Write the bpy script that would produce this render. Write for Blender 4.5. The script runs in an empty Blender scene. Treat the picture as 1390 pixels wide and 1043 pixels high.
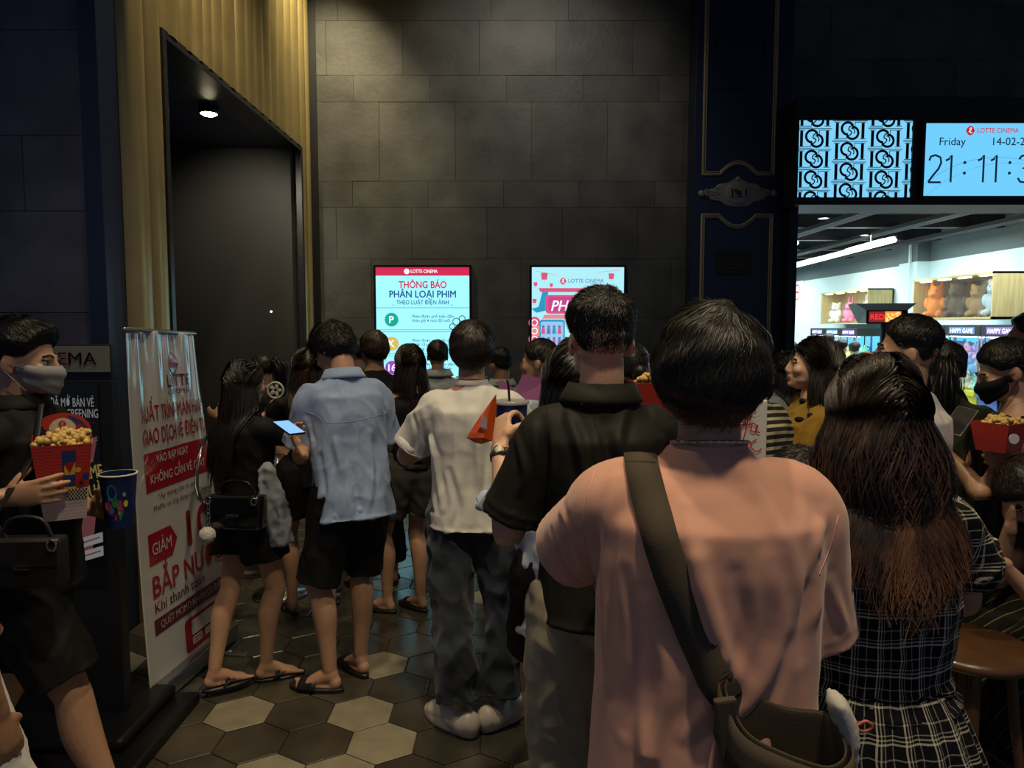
import bpy, bmesh, math, random, os
import numpy as np
from mathutils import Vector, Matrix, noise
from mathutils.bvhtree import BVHTree
random.seed(7); RNG = np.random.default_rng(7)
PI = math.pi
SC = bpy.context.scene
COL = SC.collection
def R(d): return math.radians(d)

# ------------------------------------------------------------------ camera
PITCH = R(4.5); EYE = 1.65
cam_d = bpy.data.cameras.new('camera'); cam = bpy.data.objects.new('camera', cam_d); COL.objects.link(cam)
cam.location = (0, 0, EYE); cam.rotation_euler = (R(90) - PITCH, 0, 0)
cam_d.sensor_width = 36; cam_d.lens = 1000 / 1390 * 36; cam_d.clip_start = 0.02
SC.camera = cam
def at(px, py, D):
    """the place at depth D that the photograph shows at (px, py)"""
    u = (px - 695) / 1000; v = (521.5 - py) / 1000
    dy = math.cos(PITCH) + v * math.sin(PITCH); dz = -math.sin(PITCH) + v * math.cos(PITCH)
    t = D / dy
    return Vector((u * t, D, EYE + dz * t))
def on_floor(px, py, z=0.0):
    u = (px - 695) / 1000; v = (521.5 - py) / 1000
    dy = math.cos(PITCH) + v * math.sin(PITCH); dz = -math.sin(PITCH) + v * math.cos(PITCH)
    t = (z - EYE) / dz
    return Vector((u * t, dy * t, z))

# ------------------------------------------------------------------ materials
MATS = {}
def mat(name, color=(.5, .5, .5), rough=.6, metal=0., spec=.5, emit=None, estr=1., bump=0., bscale=40., var=0., vscale=6.,
        trans=0., alpha=1., coat=0., sheen=0., sss=0., bvec=(1, 1, 1)):
    if name in MATS: return MATS[name]
    m = bpy.data.materials.new(name); m.use_nodes = True
    nt = m.node_tree; b = nt.nodes['Principled BSDF']
    b.inputs['Base Color'].default_value = (*color, 1); b.inputs['Roughness'].default_value = rough
    b.inputs['Metallic'].default_value = metal; b.inputs['Specular IOR Level'].default_value = spec
    b.inputs['Coat Weight'].default_value = coat; b.inputs['Sheen Weight'].default_value = sheen
    b.inputs['Transmission Weight'].default_value = trans; b.inputs['Alpha'].default_value = alpha
    if sss:
        b.inputs['Subsurface Weight'].default_value = sss; b.inputs['Subsurface Scale'].default_value = .01
    if emit is not None:
        b.inputs['Emission Color'].default_value = (*emit, 1); b.inputs['Emission Strength'].default_value = estr
    tc = nt.nodes.new('ShaderNodeTexCoord'); mp = nt.nodes.new('ShaderNodeMapping'); mp.inputs['Scale'].default_value = bvec
    nt.links.new(tc.outputs['Object'], mp.inputs['Vector'])
    if var:
        n = nt.nodes.new('ShaderNodeTexNoise'); n.inputs['Scale'].default_value = vscale; n.inputs['Detail'].default_value = 6
        r = nt.nodes.new('ShaderNodeValToRGB')
        r.color_ramp.elements[0].position = .3; r.color_ramp.elements[1].position = .7
        r.color_ramp.elements[0].color = (*[c * (1 - var) for c in color], 1)
        r.color_ramp.elements[1].color = (*[min(1, c * (1 + var)) for c in color], 1)
        nt.links.new(mp.outputs['Vector'], n.inputs['Vector']); nt.links.new(n.outputs['Fac'], r.inputs['Fac'])
        nt.links.new(r.outputs['Color'], b.inputs['Base Color'])
    if bump:
        n = nt.nodes.new('ShaderNodeTexNoise'); n.inputs['Scale'].default_value = bscale; n.inputs['Detail'].default_value = 5
        bp = nt.nodes.new('ShaderNodeBump'); bp.inputs['Strength'].default_value = bump; bp.inputs['Distance'].default_value = .01
        nt.links.new(mp.outputs['Vector'], n.inputs['Vector']); nt.links.new(n.outputs['Fac'], bp.inputs['Height'])
        nt.links.new(bp.outputs['Normal'], b.inputs['Normal'])
    MATS[name] = m
    return m
def emis(name, color, s=1.): return mat(name, (.02, .02, .02), rough=.4, emit=color, estr=s)

# ------------------------------------------------------------------ objects
def tag(o, label=None, cat=None, group=None, kind=None):
    if label: o['label'] = label
    if cat: o['category'] = cat
    if group: o['group'] = group
    if kind: o['kind'] = kind
    return o
def thing(name, label, cat, loc=(0, 0, 0), rz=0., group=None):
    o = bpy.data.objects.new(name, None); COL.objects.link(o); o.empty_display_size = .1
    o.location = loc; o.rotation_euler = (0, 0, rz)
    return tag(o, label, cat, group)
def obj(name, V, F, m, parent=None, smooth=True, mi=None, loc=None):
    me = bpy.data.meshes.new(name)
    me.from_pydata([tuple(v) for v in V], [], [tuple(int(i) for i in f) for f in F])
    for k in (m if isinstance(m, (list, tuple)) else [m]): me.materials.append(k)
    if mi is not None: me.polygons.foreach_set('material_index', np.array(mi, dtype=np.int32))
    me.polygons.foreach_set('use_smooth', np.full(len(me.polygons), smooth))
    me.update()
    o = bpy.data.objects.new(name, me); COL.objects.link(o)
    if parent: o.parent = parent
    if loc is not None: o.location = loc
    return o
class Soup:
    def __init__(s): s.V = []; s.F = []; s.n = 0; s.M = []
    def add(s, V, F, m=0):
        V = np.asarray(V, float)
        s.V.append(V); s.F += [[i + s.n for i in f] for f in F]; s.M += [m] * len(F); s.n += len(V)
        return s
    def verts(s): return np.concatenate(s.V) if s.V else np.zeros((0, 3))
    def box(s, a, b, m=0, bev=0.):
        x0, y0, z0 = [min(a[i], b[i]) for i in range(3)]; x1, y1, z1 = [max(a[i], b[i]) for i in range(3)]
        if bev <= 0:
            V = [(x0,y0,z0),(x1,y0,z0),(x1,y1,z0),(x0,y1,z0),(x0,y0,z1),(x1,y0,z1),(x1,y1,z1),(x0,y1,z1)]
            return s.add(V, [(0,3,2,1),(4,5,6,7),(0,1,5,4),(1,2,6,5),(2,3,7,6),(3,0,4,7)], m)
        bm = bmesh.new(); bmesh.ops.create_cube(bm, size=1)
        for v in bm.verts: v.co = Vector((x0 + (v.co.x + .5) * (x1 - x0), y0 + (v.co.y + .5) * (y1 - y0), z0 + (v.co.z + .5) * (z1 - z0)))
        bmesh.ops.bevel(bm, geom=bm.edges[:], offset=bev, segments=2, affect='EDGES', profile=.6)
        bm.verts.index_update()
        V = [tuple(v.co) for v in bm.verts]; F = [[v.index for v in f.verts] for f in bm.faces]; bm.free()
        return s.add(V, F, m)
    def build(s, name, m, parent=None, smooth=False, loc=None):
        return obj(name, s.verts(), s.F, m, parent, smooth, s.M if isinstance(m, (list, tuple)) else None, loc)
def cat_rom(P, n):
    P = np.asarray(P, float); k = len(P)
    if k < 3:
        t = np.linspace(0, k - 1, (k - 1) * n + 1); return np.stack([np.interp(t, range(k), P[:, i]) for i in range(P.shape[1])], 1)
    E = np.vstack([2 * P[0] - P[1], P, 2 * P[-1] - P[-2]]); out = []
    for i in range(k - 1):
        p0, p1, p2, p3 = E[i:i + 4]
        for j in range(n):
            t = j / n
            out.append(.5 * (2 * p1 + (p2 - p0) * t + (2 * p0 - 5 * p1 + 4 * p2 - p3) * t * t + (3 * p1 - p0 - 3 * p2 + p3) * t ** 3))
    out.append(P[-1]); return np.array(out)
def norm(v):
    v = np.asarray(v, float); l = np.linalg.norm(v); return v / l if l > 1e-9 else v
def stitch(rings, close0=True, close1=True):
    n = len(rings[0]); V = np.concatenate(rings); F = []
    for i in range(len(rings) - 1):
        for j in range(n):
            a = i * n + j; b = i * n + (j + 1) % n
            F.append((a, b, b + n, a + n))
    if close0: F.append(tuple(reversed(range(n))))
    if close1: F.append(tuple(range((len(rings) - 1) * n, len(rings) * n)))
    return V, F
def tube(P, rad, n=14, sub=4, side=(1, 0, 0), round_ends=(True, True), hollow=None):
    """swept tube; rad rows (a, b): half width along side and across; hollow=(depth, thick) at the far end"""
    P = np.asarray(P, float); rad = np.array([(r, r) if np.isscalar(r) else r for r in rad], float)
    Q = cat_rom(np.hstack([P, rad]), sub) if sub > 1 else np.hstack([P, rad])
    C, RR = Q[:, :3], np.maximum(Q[:, 3:], 1e-4)
    T = np.gradient(C, axis=0); T /= np.linalg.norm(T, axis=1)[:, None] + 1e-12
    th = np.linspace(0, 2 * PI, n, endpoint=False); rings = []; s = norm(side)
    def ring(c, t, a, b):
        nonlocal s
        if abs(np.dot(s, t)) > .97: s = np.array((0, 1., 0)) if abs(t[1]) < .9 else np.array((0, 0, 1.))
        s = norm(s - t * np.dot(s, t)); w = np.cross(t, s)
        return c + np.outer(np.cos(th) * a, s) + np.outer(np.sin(th) * b, w)
    if round_ends[0]:
        for k in (.25, .6, .85): 
            rings.append(ring(C[0] - T[0] * RR[0].min() * math.cos(math.asin(k)) * .9, T[0], RR[0, 0] * k, RR[0, 1] * k))
    for i in range(len(C)): rings.append(ring(C[i], T[i], RR[i, 0], RR[i, 1]))
    if hollow:
        d, th_ = hollow; c, t = C[-1], T[-1]; a, b = RR[-1]
        rings.append(ring(c, t, a - th_, b - th_)); rings.append(ring(c - t * d * .5, t, a - th_, b - th_)); rings.append(ring(c - t * d, t, (a - th_) * .9, (b - th_) * .9))
    elif round_ends[1]:
        for k in (.85, .6, .25): 
            rings.append(ring(C[-1] + T[-1] * RR[-1].min() * math.cos(math.asin(k)) * .9, T[-1], RR[-1, 0] * k, RR[-1, 1] * k))
    return stitch(rings)
def ell(c, r, Rm=None, n=16, m=10):
    V = []; c = np.asarray(c, float)
    rings = []
    for i in range(1, m):
        ph = PI * i / m; z = math.cos(ph); q = math.sin(ph)
        rings.append([(q * math.cos(2 * PI * j / n), q * math.sin(2 * PI * j / n), z) for j in range(n)])
    V = np.array([p for g in rings for p in g] + [(0, 0, 1), (0, 0, -1)]) * np.asarray(r, float)
    if Rm is not None: V = V @ np.asarray(Rm).T
    F = []
    for i in range(m - 2):
        for j in range(n): F.append((i * n + j, (i + 1) * n + j, (i + 1) * n + (j + 1) % n, i * n + (j + 1) % n))
    t = len(V) - 2
    for j in range(n): F.append((t, j, (j + 1) % n)); F.append((t + 1, (m - 2) * n + (j + 1) % n, (m - 2) * n + j))
    return V + c, F
def sring(c, a, bf, bb, n=40, e=2.2, R3=None):
    """superellipse ring; a half width, bf half depth forward (+y), bb backward"""
    th = np.linspace(0, 2 * PI, n, endpoint=False); co, si = np.cos(th), np.sin(th)
    x = a * np.sign(co) * np.abs(co) ** (2 / e); y = np.sign(si) * np.abs(si) ** (2 / e); y = np.where(y > 0, y * bf, y * bb)
    V = np.stack([x, y, np.zeros(n)], 1)
    if R3 is not None: V = V @ np.asarray(R3).T
    return V + np.asarray(c)
def lathe(prof, n=32, cap=(True, True)):
    rings = [np.array([(r * math.cos(2 * PI * j / n), r * math.sin(2 * PI * j / n), z) for j in range(n)]) for r, z in prof]
    return stitch(rings, *cap)
DG = None
def remesh(soup, voxel, smooth=3, fac=.5):
    me = bpy.data.meshes.new('tmp'); me.from_pydata(soup.verts().tolist(), [], soup.F)
    o = bpy.data.objects.new('tmp', me); COL.objects.link(o)
    a = o.modifiers.new('r', 'REMESH'); a.mode = 'VOXEL'; a.voxel_size = voxel; a.adaptivity = 0
    if smooth: b = o.modifiers.new('s', 'SMOOTH'); b.iterations = smooth; b.factor = fac
    dg = bpy.context.evaluated_depsgraph_get(); dg.update()
    out = bpy.data.meshes.new_from_object(o.evaluated_get(dg), depsgraph=dg)
    bpy.data.objects.remove(o); bpy.data.meshes.remove(me)
    return out
def co_of(me):
    a = np.empty(len(me.vertices) * 3); me.vertices.foreach_get('co', a); return a.reshape(-1, 3)
def no_of(me):
    a = np.empty(len(me.vertices) * 3); me.vertex_normals.foreach_get('vector', a); return a.reshape(-1, 3)
def set_co(me, V): me.vertices.foreach_set('co', np.ascontiguousarray(V).ravel()); me.update()
def link_mesh(name, me, m, parent=None):
    me.name = name; me.materials.clear()
    for k in (m if isinstance(m, (list, tuple)) else [m]): me.materials.append(k)
    me.polygons.foreach_set('use_smooth', np.full(len(me.polygons), True)); me.update()
    o = bpy.data.objects.new(name, me); COL.objects.link(o)
    if parent: o.parent = parent
    return o

# ------------------------------------------------------------------ flat art: text and shapes on a surface
def text2d(s, size=1., bold=0., align='LEFT', shear=0., space=1., xs=1.):
    cu = bpy.data.curves.new('t', 'FONT'); cu.body = s; cu.size = size; cu.offset = bold * size; cu.shear = shear
    cu.space_character = space; cu.resolution_u = 3; cu.fill_mode = 'FRONT'
    o = bpy.data.objects.new('t', cu); COL.objects.link(o)
    dg = bpy.context.evaluated_depsgraph_get(); dg.update()
    me = bpy.data.meshes.new_from_object(o.evaluated_get(dg), depsgraph=dg)
    V = co_of(me)[:, :2].copy(); F = [list(p.vertices) for p in me.polygons]
    bpy.data.objects.remove(o); bpy.data.curves.remove(cu); bpy.data.meshes.remove(me)
    if len(V):
        V[:, 0] *= xs; w = V[:, 0].max()
        if align == 'CENTER': V[:, 0] -= (V[:, 0].max() + V[:, 0].min()) / 2
        if align == 'RIGHT': V[:, 0] -= w
    return V, F
class Art:
    def __init__(s, fmap, lift=.0006): s.f = fmap; s.S = Soup(); s.mats = []; s.k = 1; s.lift = lift
    def put(s, V, F, m, layer=None):
        if not len(V): return
        if m not in s.mats: s.mats.append(m)
        L = (s.k if layer is None else layer) * s.lift
        s.S.add([s.f(x, y, L) for x, y in V], F, s.mats.index(m))
    def text(s, x, y, t, size, m, bold=0., align='LEFT', shear=0., rot=0., xs=1., layer=6, fit=None):
        V, F = text2d(t, size, 0, align, shear, xs=xs)
        if fit and len(V): 
            w = V[:, 0].max() - V[:, 0].min(); V[:, 0] *= fit / w
        c, q = math.cos(rot), math.sin(rot)
        V = np.stack([x + V[:, 0] * c - V[:, 1] * q, y + V[:, 0] * q + V[:, 1] * c], 1) if len(V) else V
        s.put(V, F, m, layer)
        if bold > 0 and len(V):
            e = min(.022, bold * 2.4) * size
            for dx, dy in ((e, 0), (-e, 0), (0, e), (0, -e)): s.put(V + (dx, dy), F, m, layer + .11 * (1 if dx else 2))
    def poly(s, P, m, layer=2):
        from mathutils.geometry import tessellate_polygon
        T = tessellate_polygon([[Vector((p[0], p[1], 0)) for p in P]])
        s.put(P, [list(t) for t in T], m, layer)
    def rect(s, x0, y0, x1, y1, m, layer=2, r=0., nx=1, ny=1):
        if r <= 0:
            V = [(x0 + (x1 - x0) * i / nx, y0 + (y1 - y0) * j / ny) for j in range(ny + 1) for i in range(nx + 1)]
            F = [(j * (nx + 1) + i, j * (nx + 1) + i + 1, (j + 1) * (nx + 1) + i + 1, (j + 1) * (nx + 1) + i) for j in range(ny) for i in range(nx)]
            s.put(V, F, m, layer); return
        P = []
        for cx, cy, a in ((x1 - r, y0 + r, -90), (x1 - r, y1 - r, 0), (x0 + r, y1 - r, 90), (x0 + r, y0 + r, 180)):
            for k in range(6): P.append((cx + r * math.cos(R(a + 18 * k)), cy + r * math.sin(R(a + 18 * k))))
        s.poly(P, m, layer)
    def disc(s, x, y, r, m, layer=3, n=28, ry=None, a0=0, a1=360):
        P = [(x + r * math.cos(R(a0 + (a1 - a0) * k / n)), y + (ry or r) * math.sin(R(a0 + (a1 - a0) * k / n))) for k in range(n + (a1 - a0 < 360))]
        s.poly(P, m, layer)
    def line(s, P, w, m, layer=4, closed=False):
        P = np.array(P, float)
        if closed: P = np.vstack([P, P[:1]])
        T = np.gradient(P, axis=0)
        if closed: T[0] = T[-1] = P[1] - P[-2]
        T /= np.linalg.norm(T, axis=1)[:, None] + 1e-12; N = np.stack([-T[:, 1], T[:, 0]], 1) * w / 2
        V = np.concatenate([P - N, P + N]); n = len(P)
        s.put(V, [(i, i + 1, n + i + 1, n + i) for i in range(n - 1)], m, layer)
    def arc(s, x, y, r, a0, a1, w, m, layer=4, n=20, ry=None):
        s.line([(x + r * math.cos(R(a0 + (a1 - a0) * k / n)), y + (ry or r) * math.sin(R(a0 + (a1 - a0) * k / n))) for k in range(n + 1)], w, m, layer)
    def logo(s, x, y, r, m, m2, layer=5, sx=1.):
        """rounded diamond with a looped letter"""
        P = []
        for k in range(40):
            a = 2 * PI * k / 40; q = (abs(math.cos(a)) ** 1.5 + abs(math.sin(a)) ** 1.5) ** (-1 / 1.5); P.append((x + sx * r * q * math.cos(a) * .95, y + r * q * math.sin(a) * 1.05))
        s.poly(P, m, layer)
        s.line(cat_rom(np.array([(-.38, -.25), (-.1, -.1), (.2, .35), (.08, .62), (-.12, .4), (-.08, -.2), (.1, -.5), (.4, -.3)]) * (r * sx, r) + (x, y), 5), r * .15, m2, layer + 1)
    def build(s, name, parent=None):
        return s.S.build(name, s.mats, parent)
# ================================================================== THE SETTING
M_navy = mat('navy_lacquer', (.012, .020, .050), rough=.42, bump=.05, bscale=30)
M_black = mat('black_paint', (.006, .006, .007), rough=.5)
M_blackm = mat('black_metal', (.01, .01, .012), rough=.3, metal=.4)
M_gold = mat('gold_paint', (.46, .36, .15), rough=.38, metal=.6, var=.12, vscale=3)
M_dgold = mat('dull_gold', (.34, .29, .17), rough=.45, metal=.3)
M_plaq = mat('grey_relief', (.28, .27, .23), rough=.5, metal=.2)
M_steel = mat('steel', (.5, .5, .5), rough=.25, metal=1.)
M_white_em = emis('led_white', (.92, 1., .98), 7.)
def concrete(name, c, dark):
    m = mat(name, c, rough=.55, var=.35, vscale=3.2, bump=.25, bscale=22)
    return m
M_conc = [concrete('slate_panel_%s' % k, tuple(v * f for v in (.066, .066, .058)), 0) for k, f in zip('abc', (1, .85, 1.14))]
M_cblue = [concrete('blue_panel_%s' % k, tuple(v * f for v in (.078, .080, .112)), 0) for k, f in zip('abc', (1, .86, 1.12))]
def panel_wall(name, x0, x1, z0, z1, y, rows, mats, w=.8, seed=1, th=.12, offs=None):
    """frontal wall clad with slabs in alternating tall and low courses; a hair gap between slabs"""
    rnd = random.Random(seed); S = Soup(); S.box((x0, y, z0), (x1, y + th, z1), 3)
    z = z1; k = 0
    while z > z0 + .02:
        h = rows[k % len(rows)]; zb = max(z0, z - h)
        x = x0 - (offs[k % len(offs)] if offs else rnd.random() * w)
        while x < x1:
            a, b = max(x0, x), min(x1, x + w)
            if b - a > .01:
                S.box((a + .0015, y - .012 - rnd.random() * .006, zb + .0015), (b - .0015, y + .01, z - .0015), rnd.choice((0, 0, 1, 2)), bev=.0012)
            x += w
        z = zb; k += 1
    o = S.build(name, mats + [M_black]); tag(o, kind='structure'); return o
# floor: hexagonal tiles
M_tiles = [mat('tile_dark', (.050, .046, .032), rough=.27, var=.30, vscale=5, bump=.12, bscale=30),
           mat('tile_brown', (.064, .058, .040), rough=.27, var=.30, vscale=5, bump=.12, bscale=30),
           mat('tile_light', (.25, .225, .155), rough=.40, var=.18, vscale=9, bump=.12, bscale=30),
           mat('grout', (.006, .006, .005), rough=.8)]
def hex_floor():
    rnd = random.Random(11); S = Soup(); Rh = .15; W = Rh * math.sqrt(3)
    S.add([(-6, -1.5, -.004), (9, -1.5, -.004), (9, 8, -.004), (-6, 8, -.004)], [(0, 1, 2, 3)], 3)
    ox, oy = -.645 - 30 * W, 3.03 - 30 * .225 * 2
    for j in range(90):
        y = oy + j * Rh * 1.5
        if y < -1.3 or y > 7.75: continue
        for i in range(100):
            x = ox + i * W + (W / 2 if j % 2 else 0)
            if x < -4.6 or x > 7.4 or abs(x) > .6 + y * .95 + 1.6: continue
            P = [(x + .985 * Rh * math.cos(R(30 + 60 * k)), y + .985 * Rh * math.sin(R(30 + 60 * k)), 0) for k in range(6)]
            q = [(x + .955 * Rh * math.cos(R(30 + 60 * k)), y + .955 * Rh * math.sin(R(30 + 60 * k)), .0022) for k in range(6)]
            m = rnd.choice((0, 0, 0, 1, 1, 0, 1, 2, 0))
            S.add(P + q, [tuple(range(6, 12))] + [(k, (k + 1) % 6, 6 + (k + 1) % 6, 6 + k) for k in range(6)], m)
    o = S.build('floor', M_tiles); tag(o, kind='structure')
hex_floor()
YW = 7.6
panel_wall('wall_back', -2.0, 1.83, 0, 5.6, YW, [.66, .26, .53, .26, .78, .26, .52, .6], M_conc, w=.765, offs=[.12, .5, .62, .35, .1, .38, .55, .2])
panel_wall('wall_left', -5.2, -2.17, 0, 5.6, 3.86, [.38, .52, .26, .52, .52, .26, .52], M_cblue, w=.9, seed=5, offs=[.0, .39, .1, .6, .3, .1, .2])
def box_struct(name, a, b, m, bev=0.):
    o = Soup().box(a, b, 0, bev).build(name, m); return tag(o, kind='structure')
box_struct('trim_1', (-2.17, 3.80, 0), (-2.075, 3.99, 5.6), M_navy, .004)
box_struct('trim_2', (-2.22, YW - .03, 0), (-1.955, YW + .1, 5.6), M_black)
# gold fluted side wall with a doorway
GX = -2.08; DY0, DY1, DZ = 4.42, 7.16, 3.31
def gold_wall():
    S = Soup(); rnd = random.Random(3)
    def flutes(y0, y1, z0, z1):
        y = y0
        while y < y1 - .01:
            w = min(rnd.choice((.15, .2, .26, .19)), y1 - y)
            if y1 - y - w < .06: w = y1 - y
            n = 9; P = []
            for k in range(n + 1):
                a = PI * k / n; P.append((GX + .085 * math.sin(a) ** .8 , y + w / 2 - w / 2 * math.cos(a)))
            V = [(px, py, z) for z in (z0, z1) for px, py in P]
            S.add(V, [(i, i + 1, n + 2 + i, n + 1 + i) for i in range(n)], 0)
            y += w
    flutes(3.99, DY0 - .04, 0, 5.6); flutes(DY0 - .04, DY1 + .04, DZ + .04, 5.6); flutes(DY1 + .04, YW - .1, 0, 5.6)
    S.box((GX - .14, 3.99, 0), (GX + .005, DY0 - .04, 5.6), 1); S.box((GX - .14, DY0 - .04, DZ + .04), (GX + .005, DY1 + .04, 5.6), 1)
    S.box((GX - .14, DY1 + .04, 0), (GX + .005, YW, 5.6), 1)
    o = S.build('wall_gold', [M_gold, M_black], smooth=True); tag(o, kind='structure')
    # flutes are smooth, backing is flat
    F = Soup(); t = .05
    F.box((GX - .16, DY0 - t, 0), (GX + .075, DY0, DZ + t), 0, .004); F.box((GX - .16, DY1, 0), (GX + .075, DY1 + t, DZ + t), 0, .004)
    F.box((GX - .16, DY0, DZ), (GX + .075, DY1, DZ + t), 0, .004)
    tag(F.build('trim_3', mat('worn_black_frame', (.02, .02, .022), rough=.35, var=.5, vscale=20)), kind='structure')
gold_wall()
M_recess = mat('recess_black', (.035, .034, .030), rough=.55)
box_struct('wall_recess_back', (-5, 7.05, 0), (GX + .0, 7.155, 3.31), M_recess)
box_struct('wall_recess_near', (-5, DY0 - .15, 0), (GX - .16, DY0 - .05, 3.31), M_black)
box_struct('wall_recess_end', (-5.1, DY0 - .15, 0), (-5, 7.15, 3.31), M_black)
box_struct('ceiling_recess', (-5, DY0 - .1, 3.31), (GX - .16, 7.15, 3.38), M_navy)
# pillar with gold mouldings
PY = 7.3; PX0, PX1 = 1.77, 2.70
box_struct('wall_pillar', (PX0, PY, 0), (PX1, 7.75, 5.6), M_navy, .006)
def moulding():
    o = thing('pillar_moulding', 'dull gold moulding frames fixed to the navy pillar', 'moulding', (0, PY, 0))
    x0, x1 = at(954, 230, PY).x + .0, at(1050, 230, PY).x
    cx = (x0 + x1) / 2
    zt = at(1000, 237, PY).z; zb = at(1000, 292, PY).z
    def path(z, up, far):
        P = [(x0, far), (x0, z), (x0 + .13, z)]
        a = .18
        for k in range(13):
            t = k / 12; P.append((cx - a + 2 * a * t, z + up * .105 * math.sin(PI * t) ** .9))
        P += [(x1 - .13, z), (x1, z), (x1, far)]
        return P
    for nm, z, far in (('upper_frame', zt, 5.55), ('lower_frame', zb, .35)):
        P = path(z, 1 if nm == 'upper_frame' else -1, far)
        if nm == 'lower_frame': P = P + []
        S = Soup()
        for off, r in ((0, .014), (.022, .008)):
            Q = []
            for i, (x, zz) in enumerate(P):
                sx = off if x < cx - .3 else (-off if x > cx + .3 else 0)
                Q.append((x + sx, -.008, zz + (off if nm == 'upper_frame' else -off)))
            for i in range(len(Q) - 1):
                S.add(*tube([Q[i], Q[i + 1]], [r, r], n=8, sub=1, round_ends=(True, True)))
        if nm == 'lower_frame':
            S.add(*tube([(x0, -.008, .35), (x1, -.008, .35)], [.014, .014], n=8, sub=1))
        S.build(nm, M_dgold, o, smooth=True)
moulding()
def cartouche():
    c = at(1001, 263, PY); o = thing('cartouche', 'grey relief emblem with curled sides and a number on the navy pillar', 'emblem', (c.x, PY, c.z))
    S = Soup()
    w, h = .365, .14
    P = []
    for k in range(64):
        a = 2 * PI * k / 64; x = math.cos(a); z = math.sin(a)
        q = (abs(x) ** 1.15 + abs(z) ** 1.15) ** (-1 / 1.15) * (1 + .06 * math.sin(9 * a)); P.append((x * q * w * .97, z * q * h))
    rings = [np.array([(x, 0, z) for x, z in P]), np.array([(x, -.014, z) for x, z in P]), np.array([(x * .93, -.02, z * .93) for x, z in P])]
    S.add(*stitch(rings, False, True))
    for sx in (-1, 1): S.add(*ell((sx * w * .97, -.012, 0), (.032, .02, .032)))
    S.add(*ell((0, -.012, h * .98), (.03, .02, .026)))
    rnd = random.Random(2)
    for k in range(26):  # scrolls
        a = rnd.uniform(0, 2 * PI); sx = 1 if k % 2 else -1
        x = sx * rnd.uniform(.17, .3); z = rnd.uniform(-1, 1) * (.37 - abs(x)) * .33
        S.add(*tube([(x + .026 * math.cos(a + t) * (1 - t / 7), -.021, z + .02 * math.sin(a + t) * (1 - t / 7)) for t in (0, 1, 2, 3, 4, 5)], [.006] * 6, n=6, sub=2))
    S.build('relief', M_plaq, o, smooth=True)
    S = Soup(); S.add(*ell((0, -.02, 0), (.128, .018, .108), n=32)); S.build('medallion', M_plaq, o, smooth=True)
    A = Art(lambda x, y, L: (x, -.0395 - L, y)); d = mat('relief_dark', (.03, .03, .025), rough=.6)
    A.text(-.085, -.03, '1', .1, d, .004); A.text(-.046, -.02, '9', .085, d, .004); A.text(-.010, -.035, '8', .085, d, .004); A.text(.045, -.03, '1', .1, d, .004)
    A.rect(-.09, -.043, .09, -.037, d)
    A.build('lettering', o)
cartouche()
c0 = at(996, 357, PY)
o = thing('wall_plaque', 'small dark bronze plaque set on the navy pillar below the emblem', 'plaque', (c0.x, PY, c0.z))
Soup().box((-.17, -.012, -.115), (.17, 0, .115), 0, .003).build('plate', mat('bronze', (.035, .026, .016), rough=.4, metal=.6), o)
A = Art(lambda x, y, L: (x, -.0125 - L, y)); mb = mat('bronze_rim', (.08, .06, .03), rough=.4, metal=.6)
A.line([(-.15, -.095), (.15, -.095), (.15, .095), (-.15, .095)], .006, mb, closed=True)
for k in range(4): A.rect(-.10 + .02 * (k % 2), .05 - .035 * k, .10 - .02 * (k % 2), .057 - .035 * k, mb)
A.build('engraving', o)
c0 = at(1003, 87, PY)
o = thing('access_panel', 'square flush hatch near the top of the navy pillar', 'hatch', (c0.x, PY, c0.z))
S = Soup()
for a, b in (((-.235, -.006, .225), (.235, 0, .24)), ((-.235, -.006, -.24), (.235, 0, -.225)), ((-.24, -.006, -.24), (-.225, 0, .24)), ((.225, -.006, -.24), (.24, 0, .24))): S.box(a, b)
S.build('frame', M_black, o); Soup().box((-.222, -.004, -.222), (.222, 0, .222)).build('hatch_door', M_navy, o)
# shop front
panel_wall('wall_right', PX1, 8.3, 3.72, 5.6, 7.32, [.9, .5, .5], M_conc, w=1.3, seed=9)
HY = 6.9
box_struct('beam_header', (2.61, HY + .03, 2.77), (8.3, 7.45, 3.74), M_black, .004)
box_struct('trim_4', (2.64, 7.1, 0), (2.72, 7.5, 2.77), M_black, .003)
ZC = 5.6
box_struct('ceiling', (-6, -2, ZC), (9, 8, ZC + .1), mat('ceiling_dark', (.02, .02, .022), rough=.8))

# ------------------------------------------------------------------ screens in the header
M_lc = emis('screen_cyan', (.20, .62, .92), 1.05); M_lcd = mat('screen_ink', (.004, .004, .004), rough=.5)
def frame_box(S, x0, z0, x1, z1, y0, y1, t, m=0):
    S.box((x0 - t, y0, z0 - t), (x1 + t, y1, z0), m); S.box((x0 - t, y0, z1), (x1 + t, y1, z1 + t), m)
    S.box((x0 - t, y0, z0), (x0, y1, z1), m); S.box((x1, y0, z0), (x1 + t, y1, z1), m)
a = at(1082, 268, HY); b = at(1240, 163, HY)
o = thing('video_screen', 'lit cyan screen filled with a black interlaced letter pattern, under the dark wall', 'screen', ((a.x + b.x) / 2, HY + .025, (a.z + b.z) / 2))
w, h = (b.x - a.x) / 2, (b.z - a.z) / 2
S = Soup(); frame_box(S, -w, -h, w, h, -.03, 0, .03); S.build('bezel', M_black, o)
Soup().box((-w, -.012, -h), (w, 0, h)).build('display', M_lc, o)
A = Art(lambda x, y, L: (max(-w, min(w, x)), -.0125 - L, max(-h, min(h, y))))
pw, ph = .325, .185
inkw = .022
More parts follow.
